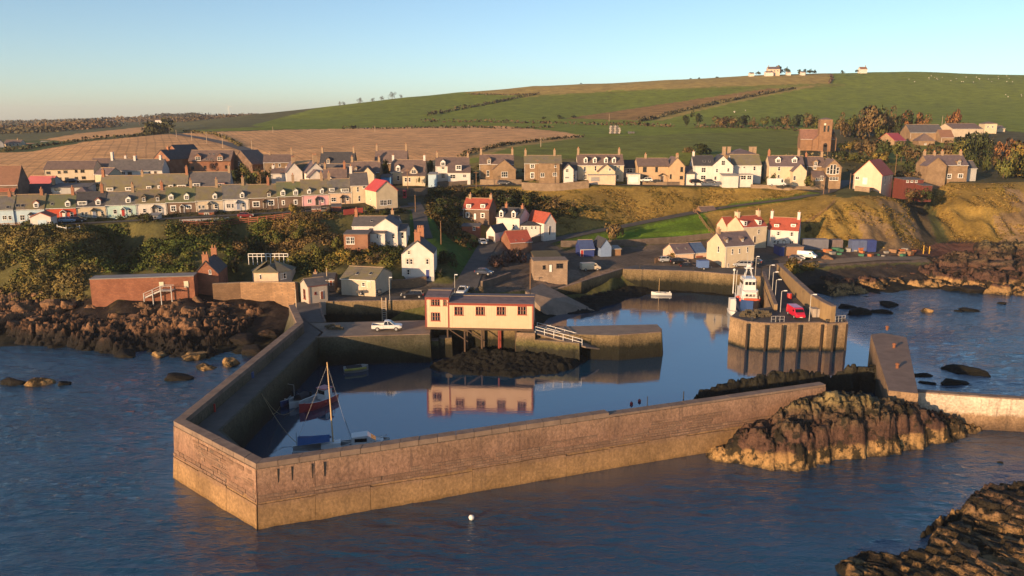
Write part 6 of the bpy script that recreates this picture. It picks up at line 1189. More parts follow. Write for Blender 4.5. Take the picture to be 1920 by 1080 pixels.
gwall('white capped wall closing the cottage gardens', [(338, 419), (380, 417), (430, 414)], 1.0, WHITE, .3)
LEAFM = attrmat('leaves', .85, .8, .45); GRASSM = attrmat('dry_grass', .95, .5, .45); BARK = mat('bark', (.10, .07, .05), (.07, .05, .035), .95, 3, .4, 10)
def cards(c, n, size, r=None):
    """n random leaf-clump faces: centres (n,3), per-face size"""
    d = RNG.normal(size=(n, 3)); d /= np.linalg.norm(d, axis=1)[:, None]; u = np.cross(d, RNG.normal(size=(n, 3))); u /= np.linalg.norm(u, axis=1)[:, None] + 1e-9; w = np.cross(d, u)
    s = size * (.6 + .8 * RNG.random(n)); s = s[:, None]
    if r is not None:
        fl = (np.cross(u, w) * r).sum(1) < 0; u[fl] *= -1
    v = np.stack([c - u * s - w * s * .6, c + u * s - w * s * .6, c + u * s * .7 + w * s * .7, c - u * s * .7 + w * s * .7], 1)
    return v.reshape(-1, 3)
def soft(me, nrm):
    me.normals_split_custom_set_from_vertices(np.repeat(nrm, 4, 0).astype(np.float32)); return me
def quads(n): return np.arange(n * 4, dtype=np.int32).reshape(n, 4)
def crown_mesh(seed, n=1100, lobes=9, tone=(.07, .075, .02), leaf=.055, squash=.8, gap=.0):
    global RNG
    keep = RNG; RNG = np.random.default_rng(seed); r = RNG
    lc = r.normal(size=(lobes, 3)) * np.array([.42, .42, .26]); lc[:, 2] += .62; lr = .26 + .20 * r.random(lobes); lr[0] = .42; lc[0] = (0, 0, .6)
    k = r.integers(0, lobes, n); d = r.normal(size=(n, 3)); d /= np.linalg.norm(d, axis=1)[:, None]
    rad = lr[k] * (.55 + .5 * r.random(n) ** .5); c = lc[k] + d * rad[:, None] * np.array([1, 1, squash])
    on = c - np.array([0, 0, .35]); on /= np.linalg.norm(on, axis=1)[:, None] + 1e-9; on = on * .6 + d * .55 + r.normal(size=(n, 3)) * .22; on /= np.linalg.norm(on, axis=1)[:, None]
    v = cards(c, n, leaf, on); lobe_t = .8 + .4 * r.random(lobes); t = lobe_t[k] * (.8 + .4 * r.random(n))
    hue = r.normal(size=(n, 1)) * .10; col = np.array(tone)[None] * t[:, None] * (1 + hue * np.array([[1.4, .3, 0]]))
    RNG = keep
    zm = v[:, 2].max(); rm = np.percentile(np.hypot(v[:, 0], v[:, 1]), 97); v = v / np.array([rm * 2, rm * 2, zm])
    return soft(new_mesh('crown', v, quads(n), [LEAFM], col=np.repeat(np.clip(col, .004, 1), 4, 0)), on)
def trunk_mesh(seed, h=.55, n=6):
    r = random.Random(seed); mb = MB(); p = Vector((0, 0, -.06)); rad = .035
    for i in range(3):
        q = p + Vector((r.uniform(-.03, .03), r.uniform(-.03, .03), h / 3 + .02)); mb.tube(p, q, rad, n, rad * .8); p, rad = q, rad * .8
    base = Vector((0, 0, h * .45))
    for i in range(6):
        a = r.uniform(0, 6.28); q = base.lerp(p, r.random()); e = q + Vector((math.cos(a) * .33, math.sin(a) * .33, .22 + .2 * r.random())); mb.tube(q, e, .016, 5, .005)
        f_ = q.lerp(e, .6); mb.tube(f_, f_ + Vector((math.cos(a + .8) * .16, math.sin(a + .8) * .16, .15)), .008, 4, .003)
    return mb.mesh('trunk', BARK)
TONES = {'dark': (.05, .06, .02), 'green': (.08, .09, .024), 'olive': (.13, .13, .032), 'brown': (.18, .12, .05), 'rust': (.27, .125, .045), 'gold': (.25, .18, .04), 'bare': (.10, .07, .05), 'purple': (.14, .08, .065)}
CROWN = {k: [crown_mesh(i * 7 + j, 1000, 9, t) for i in range(3)] for j, (k, t) in enumerate(TONES.items()) if k != 'bare'}
CROWN['bare'] = [crown_mesh(90 + i, 420, 8, TONES['bare'], .04) for i in range(2)]
FARC = {k: [crown_mesh(i * 5 + 60, 300, 7, TONES[k], .10) for i in range(2)] for k in ('dark', 'brown', 'olive', 'green')}
TRK = [trunk_mesh(i) for i in range(3)]
def tree(label, px, py, w, h, tone, Y=None, group=None, name='tree', cat='tree', far=False, sink=0.0):
    p = PY(px, py, Y) if Y else G(px, py); s = mpp(p); t = thing(name, label, cat, p, random.uniform(0, 6.28), group)
    k = obj('crown', random.choice((FARC if far else CROWN)[tone]), t, (0, 0, -sink * h * s)); k.scale = (w * s * 1.05, w * s * 1.05, h * s)
    if not far:
        b_ = obj('trunk', random.choice(TRK), t); b_.scale = (max(w * s * .6, h * s * .5), max(w * s * .6, h * s * .5), h * s)
    return t
def shrub(label, px, py, w, h, tone, Y=None, group=None):
    return tree(label, px, py, w, h * 1.15, tone, Y, group, 'shrub', 'shrub', False, .22)
# trees one can tell apart
tree('lone wind-bent brown tree on the lawn above the harbour road', 1149, 450, 34, 34, 'brown')
tree('big olive tree at the right end of the second row of houses', 468, 352, 46, 48, 'olive', 262); tree('dark bushy tree left of the big olive tree', 444, 348, 34, 34, 'dark', 262); tree('brown tree between the olive tree and the white cottages', 490, 352, 40, 42, 'brown', 256); tree('dark tree hiding the foot of the white cottages', 500, 345, 26, 32, 'dark', 266)
tree('tall dark tree between the brown roofed and white dormer houses', 806, 338, 20, 40, 'dark', 280); tree('dark tree between two terrace houses behind the bright blue shed', 722, 340, 22, 42, 'dark', 276)
tree('round dark tree standing alone behind the white gabled house', 1316, 292, 36, 24, 'dark', 345); tree('brown bush beside the round dark tree behind the terrace', 1292, 292, 26, 18, 'brown', 350)
for i, (px, py, w, h, tn) in enumerate(((1286, 236, 14, 18, 'dark'), (1308, 234, 22, 24, 'dark'), (1350, 238, 26, 18, 'brown'), (1370, 238, 24, 18, 'brown'), (1392, 238, 22, 20, 'dark'), (1412, 238, 20, 16, 'brown'), (1432, 237, 24, 17, 'olive'), (1452, 238, 22, 16, 'dark'), (1474, 240, 22, 22, 'brown'), (1492, 241, 22, 24, 'dark'), (1512, 243, 24, 28, 'brown'), (1528, 243, 20, 24, 'olive'))):
    tree(('small dark tree, first of the row left of the church' if i == 0 else 'taller dark tree, second of the row left of the church' if i == 1 else '%s tree in the field hedge row behind the church' % tn), px, py, w * 1.25, h * 1.15, tn, 560, 'hedge row trees left of the church')
for i, (px, py, w, h, tn) in enumerate(((1576, 250, 26, 36, 'brown'), (1594, 252, 26, 34, 'olive'), (1610, 252, 30, 42, 'brown'), (1630, 252, 36, 50, 'brown'), (1650, 254, 36, 50, 'olive'), (1668, 254, 34, 50, 'brown'), (1684, 254, 30, 42, 'dark'), (1700, 246, 30, 36, 'rust'), (1722, 246, 26, 32, 'rust'), (1640, 258, 34, 40, 'green'), (1616, 258, 28, 34, 'dark'), (1588, 258, 24, 26, 'brown'), (1664, 258, 30, 34, 'green'))):
    tree('%s tree in the autumn wood right of the church' % ('rust red' if tn == 'rust' else tn), px, py, w * 1.4, h * 1.12, tn, 470 + i * 2, 'wood right of the church')
tree('orange beech standing alone above the farm', 1790, 240, 34, 36, 'rust', 540); tree('low gold bush at the foot of the orange beech', 1808, 241, 20, 12, 'gold', 535)
for i, (px, py, w, h, tn, Y) in enumerate(((1576, 282, 26, 16, 'dark', 398), (1594, 284, 22, 20, 'gold', 392), (1612, 290, 30, 24, 'brown', 372), (1634, 296, 34, 32, 'brown', 356), (1656, 298, 36, 32, 'dark', 350), (1652, 304, 30, 18, 'gold', 340), (1690, 302, 40, 34, 'olive', 345), (1716, 310, 40, 34, 'brown', 335), (1600, 304, 30, 18, 'olive', 345), (1576, 302, 30, 18, 'dark', 350), (1712, 330, 34, 30, 'dark', 312), (1700, 345, 34, 22, 'brown', 292), (1730, 322, 26, 20, 'green', 325))):
    tree('%s tree in the gardens between church and hall' % {'gold': 'golden'}.get(tn, tn), px, py, w * 1.3, h * 1.15, tn, Y, 'garden trees between church and hall')
for i, (px, py, w, h, tn, Y) in enumerate(((1772, 304, 50, 38, 'brown', 380), (1800, 304, 54, 44, 'olive', 372), (1826, 300, 50, 50, 'dark', 375), (1850, 306, 44, 54, 'dark', 368), (1848, 330, 34, 44, 'green', 330), (1826, 318, 44, 34, 'dark', 345), (1866, 316, 30, 40, 'brown', 350))):
    tree('%s tree crowding behind the sandstone villa' % tn, px, py, w * 1.2, h * 1.1, tn, Y, 'trees behind the sandstone villa')
tree('great golden green tree at the right edge, lower left of its clump', 1880, 342, 66, 60, 'olive', 302); tree('great orange topped tree cut by the right edge', 1910, 335, 80, 72, 'gold', 312); tree('rust red crown rising over the golden tree at the right edge', 1893, 320, 56, 62, 'rust', 335); tree('dark tree at the right edge above the far cliff', 1938, 345, 60, 60, 'dark', 300)
for i, (px, py, w, h) in enumerate(((637, 199, 10, 9), (645, 198, 9, 8), (676, 196, 18, 13), (698, 191, 10, 8), (715, 188, 12, 8), (735, 186, 20, 14), (752, 184, 9, 7))):
    tree('bare tree on the skyline, number %s from the left' % ('one two three four five six seven'.split()[i]), px, py, w, h, 'bare', 905 + i * 6, 'bare skyline trees')
for i, (px, py, w, h) in enumerate(((1423, 141, 12, 8), (1462, 139, 20, 17), (1476, 139, 16, 14), (1498, 139, 12, 9), (1507, 139, 11, 10), (1518, 139, 12, 10), (1526, 139, 10, 9), (1580, 138, 8, 7), (1605, 136, 10, 6))):
    tree('dark tree sheltering the skyline farmhouse', px, py, w, h, 'dark', 1050, 'trees round the skyline farmhouse', far=True)
for i, (px, py, w, h) in enumerate(((1090, 158, 6, 3), (1295, 149, 5, 3), (1345, 147, 8, 4), (1310, 148, 6, 3), (932, 191, 10, 5), (912, 195, 8, 5), (870, 202, 12, 7), (858, 204, 8, 6), (1075, 222, 12, 7), (1050, 223, 14, 8), (1020, 224, 10, 6))):
    tree('small dark thorn bush on the hill', px, py, w, h, 'dark', None, 'thorn bushes on the hill', far=True)
# shrubs of the gardens and the slope
shrub('golden shrub against the brown stone cottage', 551, 398, 26, 20, 'gold'); shrub('round green bush in front of the pale green cottage', 226, 414, 14, 14, 'green'); shrub('green bush beside the glazed garden hut', 278, 414, 20, 18, 'dark'); shrub('purple tree by the red brick pair of houses', 398, 318, 24, 18, 'purple', 288)
shrub('olive bush below the cream gabled shop', 696, 398, 30, 16, 'olive'); shrub('dark bush below the cream gabled shop, nearer the lane', 722, 402, 26, 14, 'dark'); shrub('round green bush in front of the wide gable window house', 786, 342, 10, 12, 'green', 262); shrub('green garden bush between the white lean-to and cream house', 1449, 344, 24, 22, 'green', 268); shrub('olive bush left of the glazed gable', 1515, 344, 22, 18, 'olive', 266); shrub('bush in front of the peach hall', 1612, 362, 20, 10, 'dark', 261)
shrub('brown bush hiding the foot of the dark red hut', 1706, 372, 44, 22, 'brown', 262); shrub('dark bush at the seaward end of the dark red hut', 1742, 374, 34, 26, 'dark', 262); shrub('yellow bush right of the large white house', 755, 458, 40, 22, 'gold'); shrub('yellow green hedge bush below the large white house', 690, 476, 56, 24, 'gold'); shrub('olive bush left of the brick extension', 628, 466, 34, 28, 'olive'); shrub('tall olive thicket on the slope above the store', 600, 484, 46, 34, 'olive'); shrub('green thicket at the head of the slope', 560, 450, 48, 34, 'olive'); shrub('dark thicket in the hollow of the slope', 470, 475, 46, 34, 'dark'); shrub('mixed green shrub on the upper slope', 520, 458, 44, 34, 'green'); shrub('rusty round bush above the red stone house', 450, 478, 34, 30, 'brown'); shrub('dark green bush behind the red stone house', 440, 512, 40, 36, 'dark'); shrub('gold bush beneath the yellow hedge bush', 655, 486, 44, 26, 'gold'); shrub('brown bush above the mossy store', 708, 494, 50, 24, 'brown'); shrub('dark bush right of the tall white harbour house', 836, 494, 40, 28, 'dark'); shrub('low dark bush in front of the tall white house', 826, 520, 30, 16, 'dark')
shrub('purple brown bush below the brick pantile shed', 965, 492, 56, 30, 'purple'); shrub('wide bramble below the lane wall', 935, 500, 50, 26, 'purple'); shrub('olive bush by the low cream house', 1258, 487, 22, 18, 'gold'); shrub('bush on the rocks beside the pier root', 1485, 505, 40, 26, 'gold'); shrub('olive bush right of the pier root rocks', 1512, 506, 40, 20, 'gold'); shrub('dark bush behind the white red roofed house', 1515, 442, 30, 26, 'dark', 236)
for px, py, w, h, tn in ((860, 368, 60, 22, 'brown'), (905, 366, 56, 20, 'olive'), (985, 385, 50, 24, 'olive'), (1040, 392, 60, 26, 'brown'), (1075, 402, 50, 24, 'dark'), (950, 384, 50, 22, 'dark'), (840, 390, 56, 26, 'dark'), (830, 405, 50, 26, 'dark'), (855, 404, 40, 24, 'dark')):
    shrub('%s gorse bush on the bank above the lane' % tn, px, py, w, h, tn, None, 'gorse on the bank')
# undergrowth: many small bushes and tufts, nobody could count them
def scatter(poly, n, exclude=(), gate=None, gs=9.0):
    P = np.array([G(a, b_)[:] for a, b_ in poly]); x0, y0 = P[:, :2].min(0) - 3; x1, y1 = P[:, :2].max(0) + 3; out = []
    tot = 0
    while tot < n:
        x = x0 + (x1 - x0) * RNG.random(n * 2); y = y0 + (y1 - y0) * RNG.random(n * 2); z = hgrid(x, y); a, b_ = proj(x, y, z)
        m = inpoly(a, b_, poly)
        if gate is not None: m &= fbm2(x / gs, y / gs, 3, 55) > gate
        for e in exclude: m &= ~inpoly(a, b_, e)
        q = np.stack([x, y, z, a, b_], -1)[m]; out.append(q); tot += len(q)
        if len(q) == 0: break
    return np.concatenate(out)[:n]
_lane_pts = [np.array([q[:] for q in p]) for p, w in LANES.values()]
def clear_of_lanes(q, r=2.6):
    d = np.full(len(q), 1e9)
    for lp in _lane_pts: d = np.minimum(d, np.sqrt(((q[:, None, 0] - lp[None, ::2, 0]) ** 2 + (q[:, None, 1] - lp[None, ::2, 1]) ** 2).min(1)))
    return q[d > r]
def brush(name, q, per, rad, hgt, leaf, palette, m, pn=12.0, drop=.15):
    n = len(q); k = np.repeat(np.arange(n), per); N_ = len(k); d = RNG.normal(size=(N_, 3)); d[:, 2] = np.abs(d[:, 2]) * .9; d /= np.linalg.norm(d, axis=1)[:, None]
    sc = (.4 + 1.4 * RNG.random(n) ** 2.2)[k]; rr = (.5 + .5 * RNG.random(N_))[:, None]
    c = q[k, :3] + d * rr * np.array([rad, rad, hgt]) * sc[:, None]; c[:, 2] -= drop
    on = d + RNG.normal(size=(N_, 3)) * .14 + np.array([0, 0, .25]); on /= np.linalg.norm(on, axis=1)[:, None]
    v = cards(c, N_, leaf, on); pal = np.array(palette); u = (fbm2(q[:, 0] / pn, q[:, 1] / pn, 3, 77) * .9 + .5 + RNG.normal(size=n) * .16) * len(pal)
    col = pal[np.clip(u.astype(int), 0, len(pal) - 1)] * (.78 + .44 * RNG.random(n))[:, None]
    cc = col[k] * (.82 + .36 * RNG.random(N_))[:, None]
    return tag(obj(name, soft(new_mesh(name, v, quads(N_), [m], col=np.repeat(cc, 4, 0)), on)), kind='stuff')
HOUSES_SLOPE = [[(640, 400), (765, 400), (765, 462), (640, 462)], [(750, 440), (825, 440), (825, 545), (750, 545)], [(160, 510), (560, 510), (560, 560), (160, 560)], [(460, 488), (548, 488), (548, 530), (460, 530)], [(360, 470), (420, 470), (420, 550), (360, 550)], [(625, 495), (730, 495), (730, 550), (625, 550)], [(555, 515), (640, 515), (640, 570), (555, 570)]]
left1 = [(-60, 424), (190, 424), (205, 470), (190, 560), (-60, 565)]; left2 = [(190, 424), (430, 414), (500, 408), (500, 520), (360, 520), (190, 520)]; left3 = [(500, 408), (640, 402), (760, 400), (765, 470), (740, 505), (640, 500), (560, 525), (500, 520)]
brush('undergrowth', clear_of_lanes(scatter(left1, 1700, HOUSES_SLOPE, -.4)), 54, 1.2, .95, .17, [(.075, .088, .022), (.12, .12, .03), (.17, .14, .04), (.20, .15, .046), (.15, .12, .05)], LEAFM)
brush('undergrowth', clear_of_lanes(scatter(left2, 1700, HOUSES_SLOPE, -.25)), 54, 1.3, 1.05, .17, [(.045, .065, .016), (.065, .092, .02), (.085, .11, .022), (.12, .13, .028), (.19, .14, .042)], LEAFM)
brush('undergrowth', clear_of_lanes(scatter(left3, 1400, HOUSES_SLOPE, -.22)), 54, 1.2, 1.0, .17, [(.05, .065, .018), (.11, .115, .026), (.17, .15, .032), (.23, .165, .04), (.19, .125, .05)], LEAFM)
gully = [(800, 355), (862, 352), (990, 362), (1080, 385), (1000, 440), (900, 378), (862, 372), (855, 420), (900, 450), (880, 470), (830, 440), (800, 400)]
brush('undergrowth', clear_of_lanes(scatter(gully, 900)), 34, 1.3, 1.2, .24, [(.03, .04, .012), (.055, .06, .018), (.09, .075, .025), (.13, .09, .03)], LEAFM)
GRP = [(.18, .145, .033), (.25, .175, .042), (.30, .20, .055), (.33, .225, .07), (.26, .165, .05)]
bank = [(880, 350), (980, 360), (1104, 354), (1240, 350), (1420, 356), (1540, 362), (1400, 378), (1260, 402), (1080, 438), (1020, 444), (1000, 400)]
brush('rough_grass', clear_of_lanes(scatter(bank, 2600, gate=.0, gs=6, exclude=[[(860, 370), (1045, 370), (1045, 450), (860, 450)]])), 24, .6, .26, .11, GRP, GRASSM, 8)
head = [(1340, 420), (1400, 388), (1480, 376), (1560, 366), (1690, 368), (1745, 470), (1640, 464), (1500, 452), (1400, 425)]
brush('rough_grass', clear_of_lanes(scatter(head, 2200, gate=.0, gs=6, exclude=[[(1355, 395), (1510, 395), (1510, 470), (1355, 470)]])), 24, .6, .26, .11, GRP, GRASSM, 8)
head2 = [(1748, 346), (1880, 344), (1940, 345), (1940, 440), (1860, 450), (1775, 455), (1752, 400)]
brush('rough_grass', scatter(head2, 1500, gate=.0, gs=6), 24, .7, .28, .12, GRP, GRASSM, 8)
vill = [(-20, 340), (480, 330), (820, 312), (1560, 300), (1700, 300), (1740, 345), (1560, 345), (1300, 338), (820, 340), (690, 350), (560, 352), (430, 372), (-20, 385)]
brush('undergrowth', clear_of_lanes(scatter(vill, 700)), 26, 1.1, .9, .22, [(.03, .042, .012), (.055, .06, .018), (.09, .075, .025)], LEAFM)
gard = [(-20, 413), (300, 402), (640, 388), (760, 392), (760, 400), (640, 404), (420, 413), (-20, 427)]
brush('undergrowth', clear_of_lanes(scatter(gard, 420), 3.2), 24, .8, .8, .18, [(.03, .042, .012), (.055, .06, .018), (.10, .08, .025)], LEAFM)
# hedges and field edges
def hedge(label, pxs, h=1.6, w=1.2, tone=(.05, .045, .02), dens=1.4, leaf=.5, cat='hedge', name='hedge'):
    p = resample([G(a, b_) for a, b_ in pxs], 4.0); p = [Vector((q.x, q.y, gz(q.x, q.y))) for q in p]; Ls = len(p); n = int(Ls * 4 * dens * 2.2)
    t = RNG.random(n) * (Ls - 1.001); i = t.astype(int); f_ = (t - i)[:, None]; P = np.array([q[:] for q in p]); c = P[i] * (1 - f_) + P[i + 1] * f_
    hh_ = h * (.55 + .6 * (vn2(t / 3, t * 0, 5) * .5 + .5)); c = c + RNG.normal(size=(n, 3)) * np.array([w * .4, w * .4, 0]); c[:, 2] += RNG.random(n) * hh_
    o = P[0].copy(); on = RNG.normal(size=(n, 3)) * .5 + np.array([-.3, -.6, .6]); on /= np.linalg.norm(on, axis=1)[:, None]; v = cards(c - o, n, leaf, on); col = np.repeat(np.array(tone)[None] * (.6 + .8 * RNG.random(n))[:, None], 4, 0)
    return tag(obj(name, soft(new_mesh(name, v, quads(n), [LEAFM], col=col * 1.4), on), None, Vector(o)), label, cat)
hedge('dark hedge climbing between the two left green fields', [(800, 217), (860, 206), (930, 193), (990, 180), (1010, 177)], 3.2, 2.2, leaf=.9, dens=1.0)
hedge('long hedge beside the farm track up the hill', [(1196, 229), (1260, 214), (1330, 198), (1400, 183), (1450, 174), (1490, 166)], 3.4, 2.4, leaf=.9, dens=1.0)
hedge('dark hedge along the foot of the green hill', [(640, 242), (760, 241), (900, 240), (1040, 240)], 1.8, 2, leaf=.8, dens=1.0)
hedge('brown hedge above the winter green strip', [(790, 229), (900, 229), (1050, 232), (1180, 235), (1260, 238)], 2.6, 2.2, (.075, .05, .025), leaf=.8, dens=1.0)
hedge('hedge between the stubble and the lower green field', [(862, 296), (890, 285), (950, 272), (1020, 263), (1094, 257)], 1.6, 1.6, (.06, .05, .025), leaf=.6)
hedge('hedge along the top of the left stubble field', [(0, 285), (80, 274), (150, 265), (240, 257), (305, 251)], 1.8, 2, leaf=.7)
hedge('leafy bank beside the farm road through the stubble', [(345, 248), (400, 252), (430, 262), (452, 275)], 1.2, 2, (.10, .08, .03), leaf=.6)
hedge('thicket at the bend of the farm road', [(272, 253), (290, 251), (312, 249)], 7, 4, (.04, .04, .018), leaf=1.0, dens=4)
hedge('dark thicket right of the road bend', [(306, 247), (325, 246)], 9, 5, (.035, .036, .016), leaf=1.1, dens=4)
hedge('hedge line at the edge of the churchyard', [(1300, 239), (1380, 240), (1470, 243), (1500, 246)], 2.2, 2, (.07, .05, .025), leaf=.7)
hedge('brown hedge behind the terrace gardens', [(1470, 300), (1520, 296), (1580, 300), (1640, 306)], 2.0, 2, (.15, .115, .05), leaf=.45)
hedge('dark thorn hedge at the top of the right-hand hill', [(1555, 157), (1560, 148), (1556, 140)], 2.4, 2, (.09, .06, .04), leaf=.8)
hedge('brown hedge below the dry hilltop pasture', [(880, 178), (960, 178), (1010, 177)], 1.8, 2, (.10, .07, .04), leaf=.7)
def wood(label, pxs, h, w, tone, n, Y, leaf=2.4):
    p = [PY(a, b_, Y) for a, b_ in pxs]; P = np.array([q[:] for q in p]); t = RNG.random(n) * (len(p) - 1.001); i = t.astype(int); f_ = (t - i)[:, None]; c = P[i] * (1 - f_) + P[i + 1] * f_
    c = c + RNG.normal(size=(n, 3)) * np.array([6, w, 0]); c[:, 2] = hgrid(np.clip(c[:, 0], -1e4, 1e4), c[:, 1]) - 1.5
    hh_ = h * (.45 + .75 * (vn2(c[:, 0] / (h * 1.6), c[:, 1] / (h * 2), 3) * .5 + .5)); c[:, 2] += RNG.random(n) * hh_
    on = RNG.normal(size=(n, 3)) * .5 + np.array([-.3, -.6, .6]); on /= np.linalg.norm(on, axis=1)[:, None]; v = cards(c, n, leaf, on); tn = np.array(tone)[None] * (.6 + .8 * RNG.random(n))[:, None] * (1 + .35 * vn2(c[:, 0] / (h * 2), c[:, 1] / (h * 2), 9))[:, None]
    return tag(obj('woodland', soft(new_mesh('woodland', v, quads(n), [LEAFM], col=np.repeat(tn * 1.5, 4, 0)), on)), kind='stuff')
wood('', [(-60, 250), (60, 247), (120, 244), (200, 242)], 9, 22, (.085, .055, .028), 3400, 900, 1.2)
wood('', [(-60, 255), (40, 252), (110, 250)], 7, 14, (.05, .042, .02), 1800, 820, 1.1)
wood('', [(-100, 230), (100, 230), (180, 229)], 8, 60, (.07, .06, .035), 2200, 1700, 2)
wood('', [(180, 227), (260, 226), (320, 224), (440, 222), (480, 221)], 10, 60, (.075, .055, .03), 3600, 1500, 1.9)
wood('', [(300, 220), (340, 220), (372, 219)], 14, 40, (.03, .03, .016), 2200, 1900, 2.2)
wood('', [(-150, 228), (150, 226), (450, 220), (640, 205)], 7, 60, (.06, .055, .035), 3000, 2600, 2.6)
wood('', [(505, 216), (545, 213), (575, 211)], 9, 20, (.06, .045, .025), 1500, 1350, 1.5)
wood('', [(345, 232), (420, 228), (470, 226)], 8, 20, (.06, .045, .025), 1700, 1100, 1.4)
# ---------------------------------------------------------------- vehicles
def paintm(name, c, rough=.28): 
    if name in MATS: return MATS[name]
    m, nt, b = _nt(name); b.inputs['Base Color'].default_value = c4(c); b.inputs['Roughness'].default_value = rough; b.inputs['Coat Weight'].default_value = .4; MATS[name] = m; return m
TYRE = mat('tyre_rubber', (.018, .018, .018), (.025, .024, .023), .9, 3); RIM = mat('wheel_rim', (.35, .35, .36), None, .35, 3); CGL = glassm('car_glass', (.010, .012, .015)); LAMP = mat('headlamp_glass', (.7, .7, .66), None, .15, 3); RLAMP = mat('rear_lamp', (.35, .02, .015), None, .25, 3); PLATE = mat('number_plate', (.7, .68, .55), None, .5, 3); PLAST = mat('black_plastic', (.03, .03, .032), None, .6, 3)
_wheel = {}
def wheels(t, xs, w, r):
    k = round(r, 2)
    if k not in _wheel:
        _wheel[k] = (MB().wheel((0, 0, 0), r, .22, 16).mesh('tyre', TYRE), MB().wheel((0, 0, 0), r * .62, .235, 12).mesh('rim', RIM))
    for x in xs:
        for y in (-w / 2 + .1, w / 2 - .1):
            o = obj('wheel', _wheel[k][0], t, (x, y, r)); obj('rim', _wheel[k][1], o)
def loft_body(mb, secs):                                 # secs: list of (x, [(y,z)...]) half outlines mirrored
    rings = []
    for x, pr in secs:
        ring = [(x, -y, z) for y, z in pr] + [(x, y, z) for y, z in reversed(pr)]; rings.append(ring)
    n = len(rings[0]); vs = [v for r in rings for v in r]; fs = []
    for k in range(len(rings) - 1):
        for i in range(n): a, b_ = k * n + i, k * n + (i + 1) % n; fs.append((a, a + n, b_ + n, b_))
    fs += [tuple(range(n)), tuple(range((len(rings) - 1) * n, len(rings) * n))[::-1]]
    return mb.add(vs, fs)
VEH = {}
